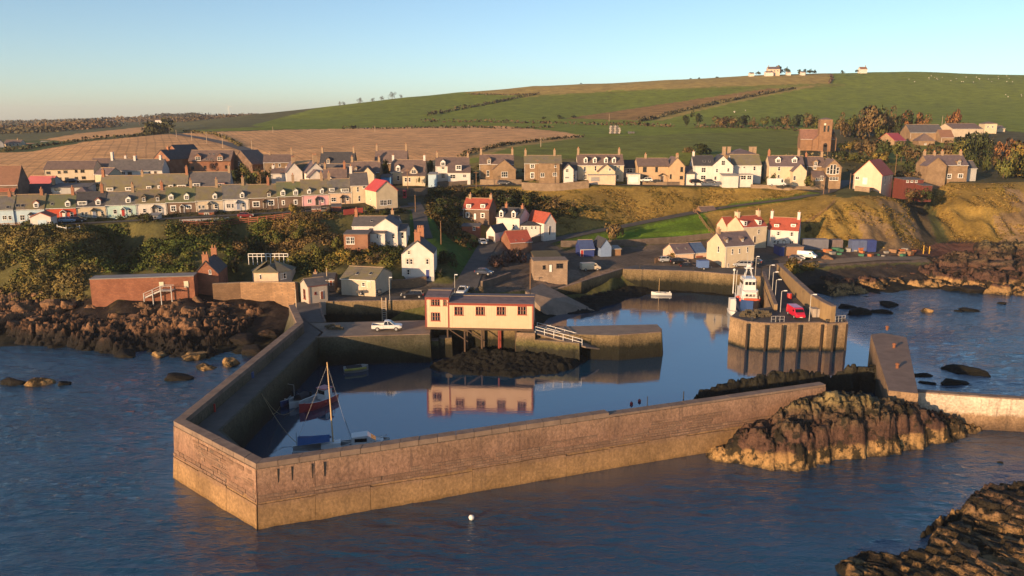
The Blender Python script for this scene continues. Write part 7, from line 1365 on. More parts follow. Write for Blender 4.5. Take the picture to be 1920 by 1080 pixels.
def vehicle(label, px, py, head, kind, paint, Y=None, z=None, group=None, cat='car'):
    p = PZ(px, py, z) if z is not None else (PY(px, py, Y) if Y else G(px, py))
    names = {'hatch': 'car', 'estate': 'car', 'pickup': 'pickup_truck', 'van': 'van', 'camper': 'camper_van'}
    t = thing(names[kind], label, cat, p + Vector((0, 0, .03)), math.radians(head), group); key = (kind, paint.name)
    def part(n, m, fn):
        k = (n, kind, m.name)
        if k not in VEH: mb = MB(); fn(mb); VEH[k] = mb.mesh(n, m)
        return obj(n, VEH[k], t)
    if kind in ('hatch', 'estate'):
        L_, w = (4.2, 1.76) if kind == 'hatch' else (4.7, 1.84); h = L_ / 2
        part('body', paint, lambda m: loft_body(m, [(-h, [(.62, .42), (.80, .5), (.80, .80), (.66, .92)]), (-h + .25, [(.70, .26), (.86, .36), (.88, .78), (.78, .98)]), (-.2, [(.72, .24), (.88, .34), (.9, .78), (.82, .98)]), (h - 1.25, [(.72, .24), (.88, .34), (.9, .76), (.80, .96)]), (h - .3, [(.68, .25), (.84, .36), (.84, .66), (.72, .82)]), (h, [(.55, .38), (.70, .46), (.70, .6), (.58, .68)])]))
        re = -h + .08 if kind == 'estate' else -h + .18; rt = re + (.35 if kind == 'estate' else .55)
        cab = part('window', CGL, lambda m: loft_body(m, [(re, [(.70, .95), (.72, 1.0)]), (rt, [(.76, .96), (.60, 1.42)]), (.1, [(.78, .96), (.62, 1.46)]), (.45, [(.78, .95), (.60, 1.40)]), (h - 1.0, [(.72, .93), (.70, .96)])]))
        part('roof', paint, lambda m: loft_body(m, [(rt - .05, [(.62, 1.40), (.55, 1.45)]), (-.3, [(.65, 1.45), (.58, 1.51)]), (.25, [(.64, 1.43), (.57, 1.49)]), (.5, [(.60, 1.38), (.54, 1.41)])]))
        part('pillar', paint, lambda m: [m.tube((x0, s * .78, .95), (x1, s * .63, 1.42), .045, 5) for s in (-1, 1) for x0, x1 in ((re + .1, rt), (-.25, -.3), (h - 1.1, .42))])
        wheels(t, (-h + .85, h - .85), w, .32); lx = h
    elif kind == 'pickup':
        L_, w, h = 5.2, 1.85, 2.6
        part('body', paint, lambda m: loft_body(m, [(-.55, [(.80, .42), (.92, .5), (.92, .98), (.84, 1.08)]), (.9, [(.80, .42), (.92, .5), (.92, .98), (.84, 1.08)]), (h - .35, [(.78, .42), (.9, .52), (.88, .92), (.76, 1.02)]), (h, [(.70, .5), (.80, .58), (.78, .8), (.68, .88)])]))
        part('load_bed', paint, lambda m: [m.box(-h, -.9, .45, -.58, .9, .62), m.box(-h, -.9, .62, -.58, -.82, 1.08), m.box(-h, .82, .62, -.58, .9, 1.08), m.box(-h, -.82, .62, -h + .08, .82, 1.06)])
        part('bed_liner', PLAST, lambda m: m.box(-h + .081, -.819, .621, -.585, .819, .66))
        part('window', CGL, lambda m: loft_body(m, [(-.55, [(.78, 1.06), (.76, 1.12)]), (-.35, [(.80, 1.06), (.62, 1.66)]), (.55, [(.80, 1.06), (.62, 1.68)]), (1.35, [(.76, 1.03), (.74, 1.06)])]))
        part('roof', paint, lambda m: loft_body(m, [(-.42, [(.66, 1.64), (.56, 1.70)]), (.2, [(.66, 1.68), (.58, 1.75)]), (.62, [(.64, 1.62), (.56, 1.68)])]))
        part('pillar', paint, lambda m: [m.tube((x0, s * .80, 1.06), (x1, s * .65, 1.64), .05, 5) for s in (-1, 1) for x0, x1 in ((-.5, -.36), (.3, .2), (1.3, .58))])
        wheels(t, (-h + 1.0, h - .95), w + .06, .37); lx = h
    else:
        L_, w, h, H = (5.0, 1.9, 2.5, 1.95) if kind == 'van' else (6.0, 2.1, 3.0, 2.55)
        part('body', paint, lambda m: loft_body(m, [(-h, [(.80, .40), (.9, .48), (.9, 1.2), (.84, H - .05)]), (-h + .1, [(.84, .35), (.95, .45), (.95, 1.2), (.86, H)]), (h - 1.75, [(.84, .35), (.95, .45), (.95, 1.2), (.86, H)]), (h - 1.3, [(.84, .35), (.95, .45), (.95, 1.2), (.80, H - .08)]), (h - .75, [(.84, .35), (.94, .45), (.92, 1.05), (.86, 1.2)]), (h - .1, [(.78, .4), (.88, .5), (.82, .85), (.74, .95)]), (h, [(.7, .45), (.8, .55), (.74, .75), (.66, .82)])]))
        part('windscreen', CGL, lambda m: m.add([(h - .72, -.80, 1.24), (h - .72, .80, 1.24), (h - 1.24, .74, H - .16), (h - 1.24, -.74, H - .16)], [(0, 1, 2, 3)]))
        part('window', CGL, lambda m: [m.box(h - 1.85, s * .90 - .045, 1.2, h - 1.3, s * .90 + .045, H - .35) for s in (-1, 1)])
        wheels(t, (-h + 1.0, h - 1.0), w, .35); lx = h
    part('headlight', LAMP, lambda m: [m.box(lx - .22, s * .62 - .14, .6, lx - .02, s * .62 + .14, .78) for s in (-1, 1)])
    part('rear_light', RLAMP, lambda m: [m.box(-lx - .01, s * .74 - .08, .6, -lx + .12, s * .74 + .08, .95) for s in (-1, 1)])
    part('number_plate', PLATE, lambda m: m.box(lx - .01, -.26, .42, lx + .025, .26, .54)); part('bumper', PLAST, lambda m: m.box(lx - .25, -.7, .28, lx + .02, .7, .41))
    return t
PW, PBK, PSIL, PNAVY, PRED, PLB, PGR, PCREAM = paintm('white_car_paint', (.62, .61, .58)), paintm('black_car_paint', (.012, .012, .014)), paintm('silver_car_paint', (.32, .33, .34)), paintm('navy_car_paint', (.02, .03, .06)), paintm('red_car_paint', (.50, .015, .04)), paintm('pale_blue_car_paint', (.20, .30, .42)), paintm('grey_car_paint', (.09, .09, .095)), paintm('cream_car_paint', (.55, .46, .33))
vehicle('clean white double cab pickup parked on the quay left of the boathouse', 726, 619, 2, 'pickup', PW, z=5.03, cat='pickup truck')
vehicle('dark grey pickup in front of the mossy roofed store', 692, 552, 3, 'pickup', PGR, z=5.1, cat='pickup truck')
vehicle('black estate car parked at the end of the small dock', 773, 558, 182, 'estate', PBK, z=5.1)
vehicle('white pickup seen nose-on behind the boathouse roof', 868, 551, -100, 'pickup', PW, z=5.2, cat='pickup truck')
vehicle('dark blue car on the lane below the brick shed', 908, 515, -20, 'hatch', PNAVY)
vehicle('white car half hidden beside the small garage', 905, 458, -75, 'hatch', PW)
vehicle('cream van standing at the top of the slipway', 1107, 507, 12, 'van', PCREAM, cat='van')
vehicle('bright red van with its headlamps towards the sea on the pier head', 1492, 594, -88, 'van', PRED, z=5.03, cat='van')
vehicle('white panel van parked in front of the cliff foot yard', 1513, 484, -35, 'van', PW, cat='van')
vehicle('long white camper van beside the upper street wall', 1456, 349, 3, 'camper', PW, Y=264, cat='camper van')
vehicle('silver car in front of the low cream house', 1249, 491, 8, 'hatch', PSIL); vehicle('black car next to the silver one by the low cream house', 1272, 494, 6, 'estate', PBK); vehicle('dark car nearest the quay edge beside the blue trailer', 1290, 503, 4, 'hatch', PBK)
vehicle('silver car parked against the long side of the hotel', 1391, 500, 176, 'estate', PSIL); vehicle('dark car at the far corner of the hotel', 1413, 495, 150, 'hatch', PBK); vehicle('dark car in the shade of the white panel van', 1494, 488, -30, 'hatch', PGR)
vehicle('white car outside the tan rendered houses', 1212, 341, 178, 'hatch', PW, Y=271); vehicle('dark estate outside the white gabled house', 1306, 344, 4, 'estate', PBK, Y=270); vehicle('grey car beside the dark estate on the upper street', 1331, 344, 4, 'hatch', PGR, Y=270)
vehicle('pale blue car in front of the red cottage', 127, 417, 14, 'hatch', PLB); vehicle('dark car in front of the cream cottage', 146, 416, 14, 'hatch', PBK); vehicle('dark people carrier in front of the pink cottage', 613, 398, 80, 'estate', PBK); vehicle('dark red car below the white cottage with the blue door', 461, 408, 12, 'hatch', paintm('maroon_car_paint', (.16, .02, .02))); vehicle('black car in front of the beige terrace', 137, 343, 10, 'hatch', PBK, Y=262)
vehicle('dark car behind the rubble garden wall on the upper street', 943, 346, 2, 'hatch', PGR, Y=266)
tr = thing('trailer', 'blue boxed trailer standing behind the quay edge near the hotel', 'trailer', PZ(1317, 505, 5.1), math.radians(6))
MB().box(-1.3, -.95, .55, 1.3, .95, 2.25).build('box_body', mat('trailer_blue', (.10, .17, .36), (.085, .145, .31), .6), tr); MB().box(1.3, -.05, .5, 2.4, .05, .6).build('drawbar', IRON, tr); wheels(tr, (0,), 2.0, .33)
# ---------------------------------------------------------------- boats
def hull_mesh(L_, B_, Hh, m, m2, name='hull', sheer=.35, transom=.8):
    secs = []; n = 9
    for i in range(n):
        f_ = i / (n - 1); x = -L_ / 2 + L_ * f_; b_ = B_ / 2 * (transom + (1 - transom) * min(1, f_ * 3)) * (1 - max(0, (f_ - .55) / .45) ** 2.2); b_ = max(b_, .03); hz = Hh * (1 + sheer * max(0, f_ - .3) ** 1.5 * 1.6)
        secs.append((x, b_, hz))
    vs = []; fs = []; mi = []
    for x, b_, hz in secs: vs += [(x, 0, -.45), (x, -b_ * .72, -.25), (x, -b_ * .95, hz * .45), (x, -b_, hz), (x, -b_ * .86, hz), (x, -b_ * .80, hz * .4), (x, b_ * .80, hz * .4), (x, b_ * .86, hz), (x, b_, hz), (x, b_ * .95, hz * .45), (x, b_ * .72, -.25)]
    k = 11
    for i in range(n - 1):
        for j in range(k):
            a, b2 = i * k + j, i * k + (j + 1) % k; fs.append((a, b2, b2 + k, a + k)); mi.append(1 if j in (3, 7) else (2 if j in (4, 5, 6) else 0))
    fs.append(tuple(range(k))[::-1]); mi.append(0); fs.append(tuple(range((n - 1) * k, n * k))); mi.append(0)
    return new_mesh(name, vs, fs, [m, m2, mat('boat_floor', (.36, .37, .37), (.28, .29, .29), .7)], mi)
BFLOAT = paintm('orange_buoy', (.55, .06, .03), .5)
def boat(label, px, py, head, L_, B_, Hh, hm, gm=WFR, z=0.0, name='boat', cat='boat'):
    t = thing(name, label, cat, PZ(px, py, z), math.radians(head)); obj('hull', hull_mesh(L_, B_, Hh, hm, gm), t); return t
PBLUE, PRB, PGW = paintm('boat_blue', (.03, .07, .20), .4), paintm('boat_red', (.40, .03, .025), .4), paintm('boat_white', (.62, .62, .60), .4)
b1 = boat('small open boat with a dark blue hull moored nearest the left pier', 530, 757, 248, 5.4, 2.4, .85, PBLUE)
MB().box(-.3, -.6, .3, -.1, .6, .75).box(.8, -.6, .3, 1.0, .6, .8).build('thwart', WFR, b1); MB().tube((-1.9, -.7, .5), (-1.9, -.7, 2.4), .04).tube((-1.9, .7, .5), (-1.9, .7, 2.4), .04).tube((-1.9, -.7, 2.4), (-1.9, .7, 2.4), .04).build('gantry', IRON, b1); MB().box(-2.55, -.22, .2, -2.3, .22, 1.2).build('outboard_motor', PLAST, b1)
b2 = boat('small white boat with a dark cockpit hood between the blue and red boats', 564, 756, 245, 5.0, 2.2, .8, PGW)
MB().extr([(-.8, .6), (.8, .6), (.7, 1.2), (.3, 1.5), (-.3, 1.5), (-.7, 1.2)], -1.2, .6, 'x').build('hood', mat('dark_canvas', (.035, .04, .05), None, .8), b2); MB().box(-2.4, -.2, .2, -2.2, .2, 1.1).build('outboard_motor', PLAST, b2)
b3 = boat('red fishing boat with a white wheelhouse and orange buoys', 594, 761, 238, 6.8, 2.8, 1.05, PRB)
w3 = MB().extr([(-.85, .6), (.85, .6), (.75, 2.3), (-.75, 2.3)], -2.4, -1.0, 'x').build('wheelhouse', PGW, b3); MB().box(-1.0, -.65, 1.5, -.98, .65, 2.1).build('window', CGL, w3); MB().box(-2.55, -.9, 2.3, -.85, .9, 2.4).build('wheelhouse_roof', paintm('boat_red', (.4, .03, .025)), w3)
for x, y in ((-.5, 1.25), (1.4, .9), (1.9, -.5)): MB().ball((x, y, .7), .26, 8, 6).build('buoy', BFLOAT, b3)
MB().path([(-2.6, -1, .95), (-2.6, -1, 1.7), (-2.6, 1, 1.7), (-2.6, 1, .95)], .04).build('rail', PRB, b3)
yt = boat('sailing yacht with a tall golden mast and blue sail cover', 606, 850, 12, 7.4, 2.5, .9, PGW, z=.0, name='yacht', cat='yacht')
MB().extr([(-.85, .9), (.85, .9), (.65, 1.45), (-.65, 1.45)], -.2, 2.2, 'x').build('cabin', PGW, yt); MB().tube((1.3, 0, .9), (1.05, -.35, 12.0), .085, 8, .06).build('mast', mat('varnished_spar', (.62, .42, .20), (.55, .36, .16), .35), yt)
MB().tube((1.1, 0, 2.1), (-2.9, 0, 2.4), .16, 8).build('boom', PBLUE, yt); MB().add([(-3.0, -1.05, 1.7), (.9, -1.05, 1.9), (.9, 0, 2.45), (-3.0, 0, 2.45), (-3.0, 1.05, 1.7), (.9, 1.05, 1.9)], [(0, 1, 2, 3), (3, 2, 5, 4)]).build('sail_cover', mat('blue_canvas', (.03, .10, .26), (.025, .085, .22), .8), yt)
for q in ((3.5, 0, 1.1), (-3.5, 0, .9), (1.2, -1.15, .9), (1.2, 1.15, .9)): MB().tube(q, (1.05, -.33, 11.6), .014, 4).build('stay', IRON, yt)
MB().tube((-3.2, .9, .9), (-3.2, .9, 2.7), .03).build('flag_staff', PLAST, yt)
mc = boat('white cabin cruiser behind the long front wall', 684, 841, 10, 6.4, 2.4, .95, PGW, name='motor_boat', cat='boat')
w3 = loft_body(MB(), [(-1.6, [(.95, .9), (.85, 1.9)]), (.4, [(.95, .9), (.82, 2.05)]), (1.5, [(.85, .95), (.6, 1.2)]), (2.4, [(.5, 1.1), (.3, 1.15)])]).build('cabin', PGW, mc); MB().add([(.5, -.78, 1.95), (.5, .78, 1.95), (1.45, .62, 1.28), (1.45, -.62, 1.28)], [(0, 3, 2, 1)]).build('windscreen', CGL, w3)
for s_ in (-1, 1): MB().box(-1.2, s_ * .915 - .02, 1.3, .3, s_ * .915 + .02, 1.75).build('window', CGL, w3)
MB().tube((-1.5, -.8, 1.6), (-2.3, -1.0, 4.6), .03).build('aerial', PLAST, mc); MB().path([(.8, -1.0, 1.0), (2.9, 0, 1.7), (.8, 1.0, 1.0)], .025).build('rail', IRON, mc)
dn = thing('dinghy', 'grey dinghy ringed with yellow fenders drawn up below the quay', 'dinghy', PZ(668, 694, .15), math.radians(20)); obj('hull', hull_mesh(4.0, 2.0, .6, mat('grey_gelcoat', (.22, .22, .22), None, .6), PGW), dn)
for i in range(12): f_ = i / 11; a = -1.9 + 3.3 * f_; MB().ball((a, -1.02 + .25 * max(0, f_ - .6) * 2, .5), .22, 7, 5).build('fender', mat('yellow_fender', (.42, .36, .08), (.3, .26, .06), .7), dn)
MB().box(-1.6, -.7, .55, .9, .7, .72).build('cover', mat('dark_canvas', (.035, .04, .05), None, .8), dn)
sb = boat('small white and blue open boat with a bare mast in the inner basin', 1240, 553, 172, 4.8, 1.8, .6, PGW, paintm('boat_sky_blue', (.20, .36, .48), .4)); MB().tube((.6, 0, .2), (.6, 0, 4.0), .05, 6, .03).build('mast', mat('varnished_spar', (.62, .42, .2), None, .35), sb); MB().box(-.8, -.7, .4, -.5, .7, .55).box(.9, -.6, .4, 1.1, .6, .55).build('thwart', WFR, sb)
MB().ball((-2.0, 0, .75), .2, 8, 6).build('buoy', PGW, sb)
wb = thing('fishing_boat', 'white workboat with stacked bridge, radar and lattice masts behind the pier head', 'fishing boat', PZ(1416, 594, 0) + Vector((0, 6, 0)), math.radians(-96)); wo = Vector((0, 0, 0))
obj('hull', hull_mesh(12.5, 4.6, 2.6, PBLUE, PGW), wb)
ca = loft_body(MB(), [(-3.2, [(1.9, 2.2), (1.8, 4.9)]), (2.2, [(1.9, 2.4), (1.7, 4.9)]), (2.8, [(1.6, 2.6), (1.2, 4.6)])]).build('deckhouse', PGW, wb); br_ = loft_body(MB(), [(-2.4, [(1.5, 4.9), (1.4, 7.3)]), (1.2, [(1.5, 4.9), (1.3, 7.3)]), (1.6, [(1.3, 4.9), (1.1, 7.0)])]).build('bridge', PGW, wb)
for y in (-.75, 0, .75): MB().box(1.5, y - .3, 6.0, 1.66, y + .3, 6.7).build('window', CGL, br_); MB().box(2.62, y - .28, 3.6, 2.80, y + .28, 4.2).build('window', CGL, ca)
for s_ in (-1, 1): MB().box(-2, s_ * 1.46 - .04, 6.0, .9, s_ * 1.46 + .04, 6.6).build('window', CGL, br_)
for s_ in (-1, 1): MB().tube((-1.6, s_ * .8, 7.3), (-1.2, s_ * .25, 10.2), .07).tube((-.2, s_ * .8, 7.3), (-.8, s_ * .25, 10.2), .07).tube((-1.2, s_ * .25, 8.8), (-.6, s_ * .5, 8.2), .05).build('lattice_mast', PGW, wb)
MB().box(-1.6, -.9, 9.2, -.6, .9, 9.35).ball((-1.1, 0, 9.7), .42, 8, 6).build('radar', PGW, wb); MB().tube((-1.2, -.3, 9), (-1.2, -.35, 12.4), .04).tube((-.6, .4, 9), (-.6, .45, 12.0), .04).build('aerial', IRON, wb)
for x, y in ((1.6, 2.1), (3.2, 1.6), (.2, -2.15), (2.4, -2.0)): MB().ball((x, y, 2.9), .42, 8, 6).build('fender', BFLOAT, wb)
MB().box(2.9, -1.4, 2.7, 3.6, 1.4, 3.4).build('winch', paintm('orange_deck_gear', (.5, .10, .05), .5), wb); MB().path([(2.9, -1.9, 2.9), (2.9, -1.9, 3.9), (5.4, -.7, 4.2), (5.4, .7, 4.2), (2.9, 1.9, 3.9), (2.9, 1.9, 2.9)], .05).build('rail', PGW, wb)
s2 = thing('boat', 'small white boat with a thick white mast left of the workboat', 'boat', PZ(1383, 597, 0) + Vector((0, 4.0, 0)), math.radians(-92)); obj('hull', hull_mesh(4.6, 1.7, .8, PGW, PGW), s2); MB().box(-1.6, -.6, .6, .2, .6, 3.3).build('wheelhouse', PGW, s2); MB().tube((-.6, 0, 4.4), (-.6, 0, 9.4), .12, 6, .08).tube((.6, .2, 3), (.6, .3, 9.8), .05).build('mast', PGW, s2); MB().ball((-.6, 0, 9.6), .28, 8, 6).build('lamp', WFR, s2)
# ---------------------------------------------------------------- quay clutter
NETM = mat('creel_netting', (.10, .085, .055), (.17, .13, .08), .95, 3); ROPE = mat('rope', (.35, .27, .16), (.28, .21, .12), .9, 4)
mb = MB()
for x in (-.4, 0, .4): mb.path([(x, -.28, 0), (x, -.25, .26), (x, 0, .40), (x, .25, .26), (x, .28, 0)], .028, 4)
mb.box(-.44, -.3, 0, .44, .3, .05); CFR = mb.mesh('frame', NETM)
mb = MB(); mb.extr([(-.25, .06), (.25, .06), (.22, .25), (0, .37), (-.22, .25)], -.39, .39, 'x'); CNET = mb.mesh('netting', mat('creel_mesh', (.05, .045, .035), (.11, .085, .05), .95, 4))
def creel(label, p, rz, grp):
    t = thing('creel', label, 'lobster pot', p, rz, grp); obj('frame', CFR, t); obj('netting', CNET, t); return t
for i in range(34):
    lay = 0 if i < 14 else (1 if i < 26 else 2); px = 1394 + (i * 29 % 52) + RNG.random() * 3; q = PZ(px, 597 - (i % 3) * 1.2, 5.03); creel('netted lobster pot in the long stack on the pier head', q + Vector((0, RNG.random() * 1.5 + .5, lay * .40)), RNG.random() * .8 - .4, 'lobster pots on the pier head')
for i in range(30):
    lay = i // 11; px = 884 + (i * 17 % 34) + RNG.random() * 3; q = PZ(px, 550 - (i % 2) * 1.5, 5.1); creel('brown lobster pot in the heap behind the boathouse roof', q + Vector((0, RNG.random(), lay * .40)), RNG.random() * 3, 'lobster pots behind the boathouse')
for i in range(22):
    lay = i // 12; px = 632 + (i * 13 % 42) + RNG.random() * 2; q = PZ(px, 549 - (i % 2), 5.1); creel('dark lobster pot stacked in front of the mossy roofed store', q + Vector((0, RNG.random(), lay * .40)), RNG.random() * 3, 'lobster pots by the store')
for i in range(9):
    q = PZ(614 + i * 3.2, 617 - (i % 2) * 2, 5.05); creel('lobster pot left on the corner of the middle quay', q + Vector((0, 0, .38 * (i % 3 == 0))), RNG.random() * 3, 'lobster pots on the middle quay')
def pole(label, px, py, top, r=.09, m=None, name='pole', cat='pole', Y=None, z=None, lamp=False, arm=0, group=None, cross=False):
    p = PZ(px, py, z) if z is not None else (PY(px, py, Y) if Y else G(px, py)); h = (py - top) * mpp(p) * 1.02; t = thing(name, label, cat, p, 0, group); m = m or WOOD
    MB().tube((0, 0, -.6), (0, 0, h), r, 7, r * .75).build('post', m, t)
    if lamp: MB().tube((0, 0, h), (arm, 0, h + .12), .05, 6).build('bracket', m, t); MB().extr([(-.16, 0), (.16, 0), (.1, .16), (-.1, .16)], arm - .1, arm + .5, 'x').build('lantern', WFR, t, (0, 0, h + .04))
    if cross: MB().box(-.8, -.06, h - .5, .8, .06, h - .38).build('crossarm', m, t)
    return t
LM = mat('lamp_post_grey', (.45, .43, .40), None, .5, 2)
for i, (px, py, tp) in enumerate(((1441, 538, 498), (1447, 558, 511), (1453, 566, 525), (1463, 585, 546), (1517, 602, 553))):
    pole(('street lamp on the pier, farthest from the sea', 'street lamp on the pier, second from the land', 'street lamp in the middle of the pier roadway', 'street lamp on the pier beside the end of the straight wall', 'street lamp near the red van and the curved wall')[i], px, py, tp, .07, LM, 'street_lamp', 'street lamp', z=5.03, lamp=True, arm=.5, group='street lamps on the right pier')
pole('lamp post with a white sign plate at the landward end of the pier', 1416, 517, 482, .07, LM, 'street_lamp', 'street lamp', z=5.1, lamp=True, arm=.2)
pole('tall thin flagpole rising behind the right end of the boathouse', 994, 561, 487, .10, WOOD, 'flagpole', 'flagpole', z=5.0); pole('slim white lamp post by the dark pickup', 731, 564, 521, .07, LM, 'street_lamp', 'street lamp', z=5.0, lamp=True, arm=.1); pole('white lamp post beside the white pickup behind the boathouse', 853, 556, 516, .07, LM, 'street_lamp', 'street lamp', z=5.1, lamp=True, arm=.1)
pole('pale wooden pole beside the storehouse', 615, 560, 502, .12, mat('pale_wood', (.42, .32, .22), None, .8), z=5.0); pole('pale mooring post at the start of the breakwater', 556, 580, 541, .14, mat('pale_wood', (.42, .32, .22), None, .8), z=5.0)
for lab, px, py, tp, cr in (('wooden pole on the grass below the village lane', 827, 458, 415, 0), ('wooden pole beside the cream gabled shop', 779, 398, 366, 0), ('tall wooden pole next to the red telephone box', 765, 369, 318, 1), ('telephone pole at the right of the white shed', 893, 352, 322, 1), ('wooden pole in front of the stone and white house', 1007, 352, 300, 1), ('pole behind the peach hall', 1678, 330, 290, 1), ('wooden pole between the second and front rows', 490, 362, 328, 0), ('flagpole in the churchyard', 1551, 296, 270, 0), ('slim grey pole on the white gabled house garden', 1369, 344, 298, 0), ('road sign post by the cliff road', 1544, 364, 338, 0), ('road sign post right of the first by the cliff road', 1554, 362, 340, 0), ('slim lamp post in front of the peach hall', 1593, 354, 326, 0)):
    pole(lab, px, py, tp, .11, None, cross=bool(cr))
for i, (px, py, tp) in enumerate(((318, 250, 240), (331, 257, 244), (360, 264, 246), (388, 270, 248), (418, 278, 251), (473, 288, 264), (512, 250, 238), (703, 247, 236), (878, 246, 234), (1014, 276, 258), (1142, 228, 214), (1337, 196, 186), (1383, 185, 176), (1765, 244, 218), (1771, 246, 228))):
    pole('weathered telegraph pole standing in the fields', px, py, tp, .14, mat('pale_wood', (.42, .32, .22), None, .8), 'telegraph_pole', 'telegraph pole', group='telegraph poles in the fields')
pole('thin dark post on the harbour side of the front wall', 1213, 775, 742, .06, PLAST, z=5.4); pole('leaning iron post among the dark rocks by the front wall', 1281, 757, 733, .08, PLAST, z=4.6)
p = PY(430, 214, 2500); wt = thing('wind_turbine', 'tiny white wind turbine on the far skyline', 'wind turbine', p); MB().tube((0, 0, -4), (0, 0, 22), .8, 8, .5).build('tower', WFR, wt); MB().box(-.6, -1.2, 21.6, .6, 1.2, 22.8).build('nacelle', WFR, wt)
for a in (80, 200, 320): MB().extr([(-.4, 0), (.4, 0), (.1, 11), (-.1, 11)], -1.5, -1.3, 'y').build('blade', WFR, wt, (0, 0, 22.2)).rotation_euler = (0, math.radians(a), 0)
# telephone box, benches of bales, sheep
tb = thing('telephone_box', 'bright red telephone box beside the tall wooden pole', 'telephone box', G(759, 371)); MB().box(-.48, -.48, -.3, .48, .48, 2.15).box(-.52, -.52, 2.15, .52, .52, 2.4).build('cabinet', paintm('postbox_red', (.52, .02, .04), .45), tb)
for i in range(3): MB().box(-.36, -.50, .5 + i * .5, .36, -.482, .92 + i * .5).build('pane', CGL, tb)
BALE = mat('bale_wrap', (.36, .31, .27), (.28, .24, .21), .5, 2); BALE2 = mat('bale_wrap_dark', (.12, .11, .11), (.09, .085, .085), .5, 2)
bm_ = [MB().tube((0, -.75, .7), (0, .75, .7), .7, 10).mesh('bale', q) for q in (BALE, BALE2)]
bp = G(1154, 251)
for r_ in range(4):
    for c_ in range(5 - (r_ > 2)):
        o = obj('bale', bm_[c_ % 2], None, bp + Vector((-3.4 + c_ * 1.42 + (r_ % 2) * .3, 0, r_ * 1.25 + .1))); tag(o, '%s wrapped bale in the striped stack in the hill field' % ('pale' if c_ % 2 == 0 else 'dark'), 'bale', 'wrapped bales in the stack')
hb_ = MB().tube((-.7, 0, .75), (.7, 0, .75), .75, 10)
for c_ in range(3): o = obj('bale', bm_[1], None, bp + Vector((8.5 + c_ * 1.4, 0, .1))); tag(o, 'dark wrapped bale beside the striped stack', 'bale', 'loose bales beside the stack')
WOOL = mat('fleece', (.62, .57, .48), (.52, .47, .40), .95, 3); SM = MB().ball((0, 0, .62), .42, 8, 6, (1.35, .85, .9)).mesh('body', WOOL); SH = MB().ball((.62, 0, .78), .17, 6, 5, (1.3, .8, 1)).mesh('head', mat('sheep_face', (.2, .17, .14), None, .9)); SL_ = MB()
for x in (-.35, .35):
    for y in (-.18, .18): SL_.tube((x, y, 0), (x, y, .5), .06, 5)
SL_ = SL_.mesh('leg', mat('sheep_face', (.2, .17, .14), None, .9))
for i in range(34):
    px, py = (1700 + 215 * RNG.random(), 143 + 12 * RNG.random()) if i < 26 else (1370 + 40 * RNG.random(), 208 + 4 * RNG.random()) if i < 30 else (1880 + 36 * RNG.random(), 178 + 8 * RNG.random())
    t = thing('sheep', 'white sheep grazing %s' % ('high on the right-hand hill' if i < 26 else 'above the hedge row left of the church' if i < 30 else 'on the green slope at the right edge'), 'sheep', G(px, py), RNG.random() * 6.28, 'sheep on the hill' if i < 26 else 'sheep above the hedge row' if i < 30 else 'sheep at the right edge'); obj('body', SM, t); obj('head', SH, t); obj('leg', SL_, t)
# garden sheds and fences of the cottages
house('little white garage with an orange tile roof below the grey cottages', (58, 425), 97, Y=200, ang=12, depth=4.5, eave=17, ridge=25, wall=WHITE, roof=TILEO, ax='y', garage=[(80, 418, 15, 12, PALEBLUE)], name='garage', cat='garage', over=.15)
house('red timber shed in the garden of the brown stone cottage', (373, 409), 402, Y=217, ang=8, depth=3, eave=11, ridge=15, kind='mono', wall=WOODR, roof=FELT, name='shed', cat='shed', wins=[(388, 401, 9, 5)]); house('white glazed garden hut in front of the white cottage', (280, 417), 299, Y=210, ang=10, depth=3, eave=13, ridge=17, kind='mono', wall=WHITE, roof=SHEET, name='shed', cat='shed', wins=[(285, 409, 5, 7), (292, 409, 5, 7)])
house('small brick shed in the garden of the pink cottage', (585, 404), 602, Y=218, ang=14, depth=3, eave=12, ridge=17, wall=BRICK, roof=SLB, name='shed', cat='shed', pipe=False); house('red brown timber garage at the end of the cottage gardens', (622, 398), 640, Y=219, ang=12, depth=4, eave=11, ridge=14, kind='mono', wall=WOODR, roof=FELT, name='shed', cat='shed')
def fence(label, pxs, h=1.1, m=WOOD, boards=3, step=2.0, solid=False):
    p = resample([G(a, b_) for a, b_ in pxs], step); t = thing('fence', label, 'fence', p[0])
    for q in p: r = q - p[0]; MB().box(r.x - .06, r.y - .06, -.4 + r.z, r.x + .06, r.y + .06, r.z + h + .08).build('post', m, t)
    for k in range(boards):
        zc = h * (k + .75) / boards
        for a, b_ in zip(p[:-1], p[1:]):
            r0, r1 = a - p[0], b_ - p[0]; d = (r1 - r0).normalized(); n_ = Vector((-d.y, d.x, 0)) * .02 + Vector((d.y, -d.x, 0)) * .08; hh_ = (h / boards * .46) if solid else .09
            MB().add([r0 + n_ + Vector((0, 0, zc - hh_)), r1 + n_ + Vector((0, 0, zc - hh_)), r1 + n_ + Vector((0, 0, zc + hh_)), r0 + n_ + Vector((0, 0, zc + hh_)), r0 + n_ * .2 + Vector((0, 0, zc - hh_)), r1 + n_ * .2 + Vector((0, 0, zc - hh_)), r1 + n_ * .2 + Vector((0, 0, zc + hh_)), r0 + n_ * .2 + Vector((0, 0, zc + hh_))], [(0, 1, 2, 3), (7, 6, 5, 4), (3, 2, 6, 7), (1, 0, 4, 5), (0, 3, 7, 4), (2, 1, 5, 6)]).build('board', m, t)
    return t
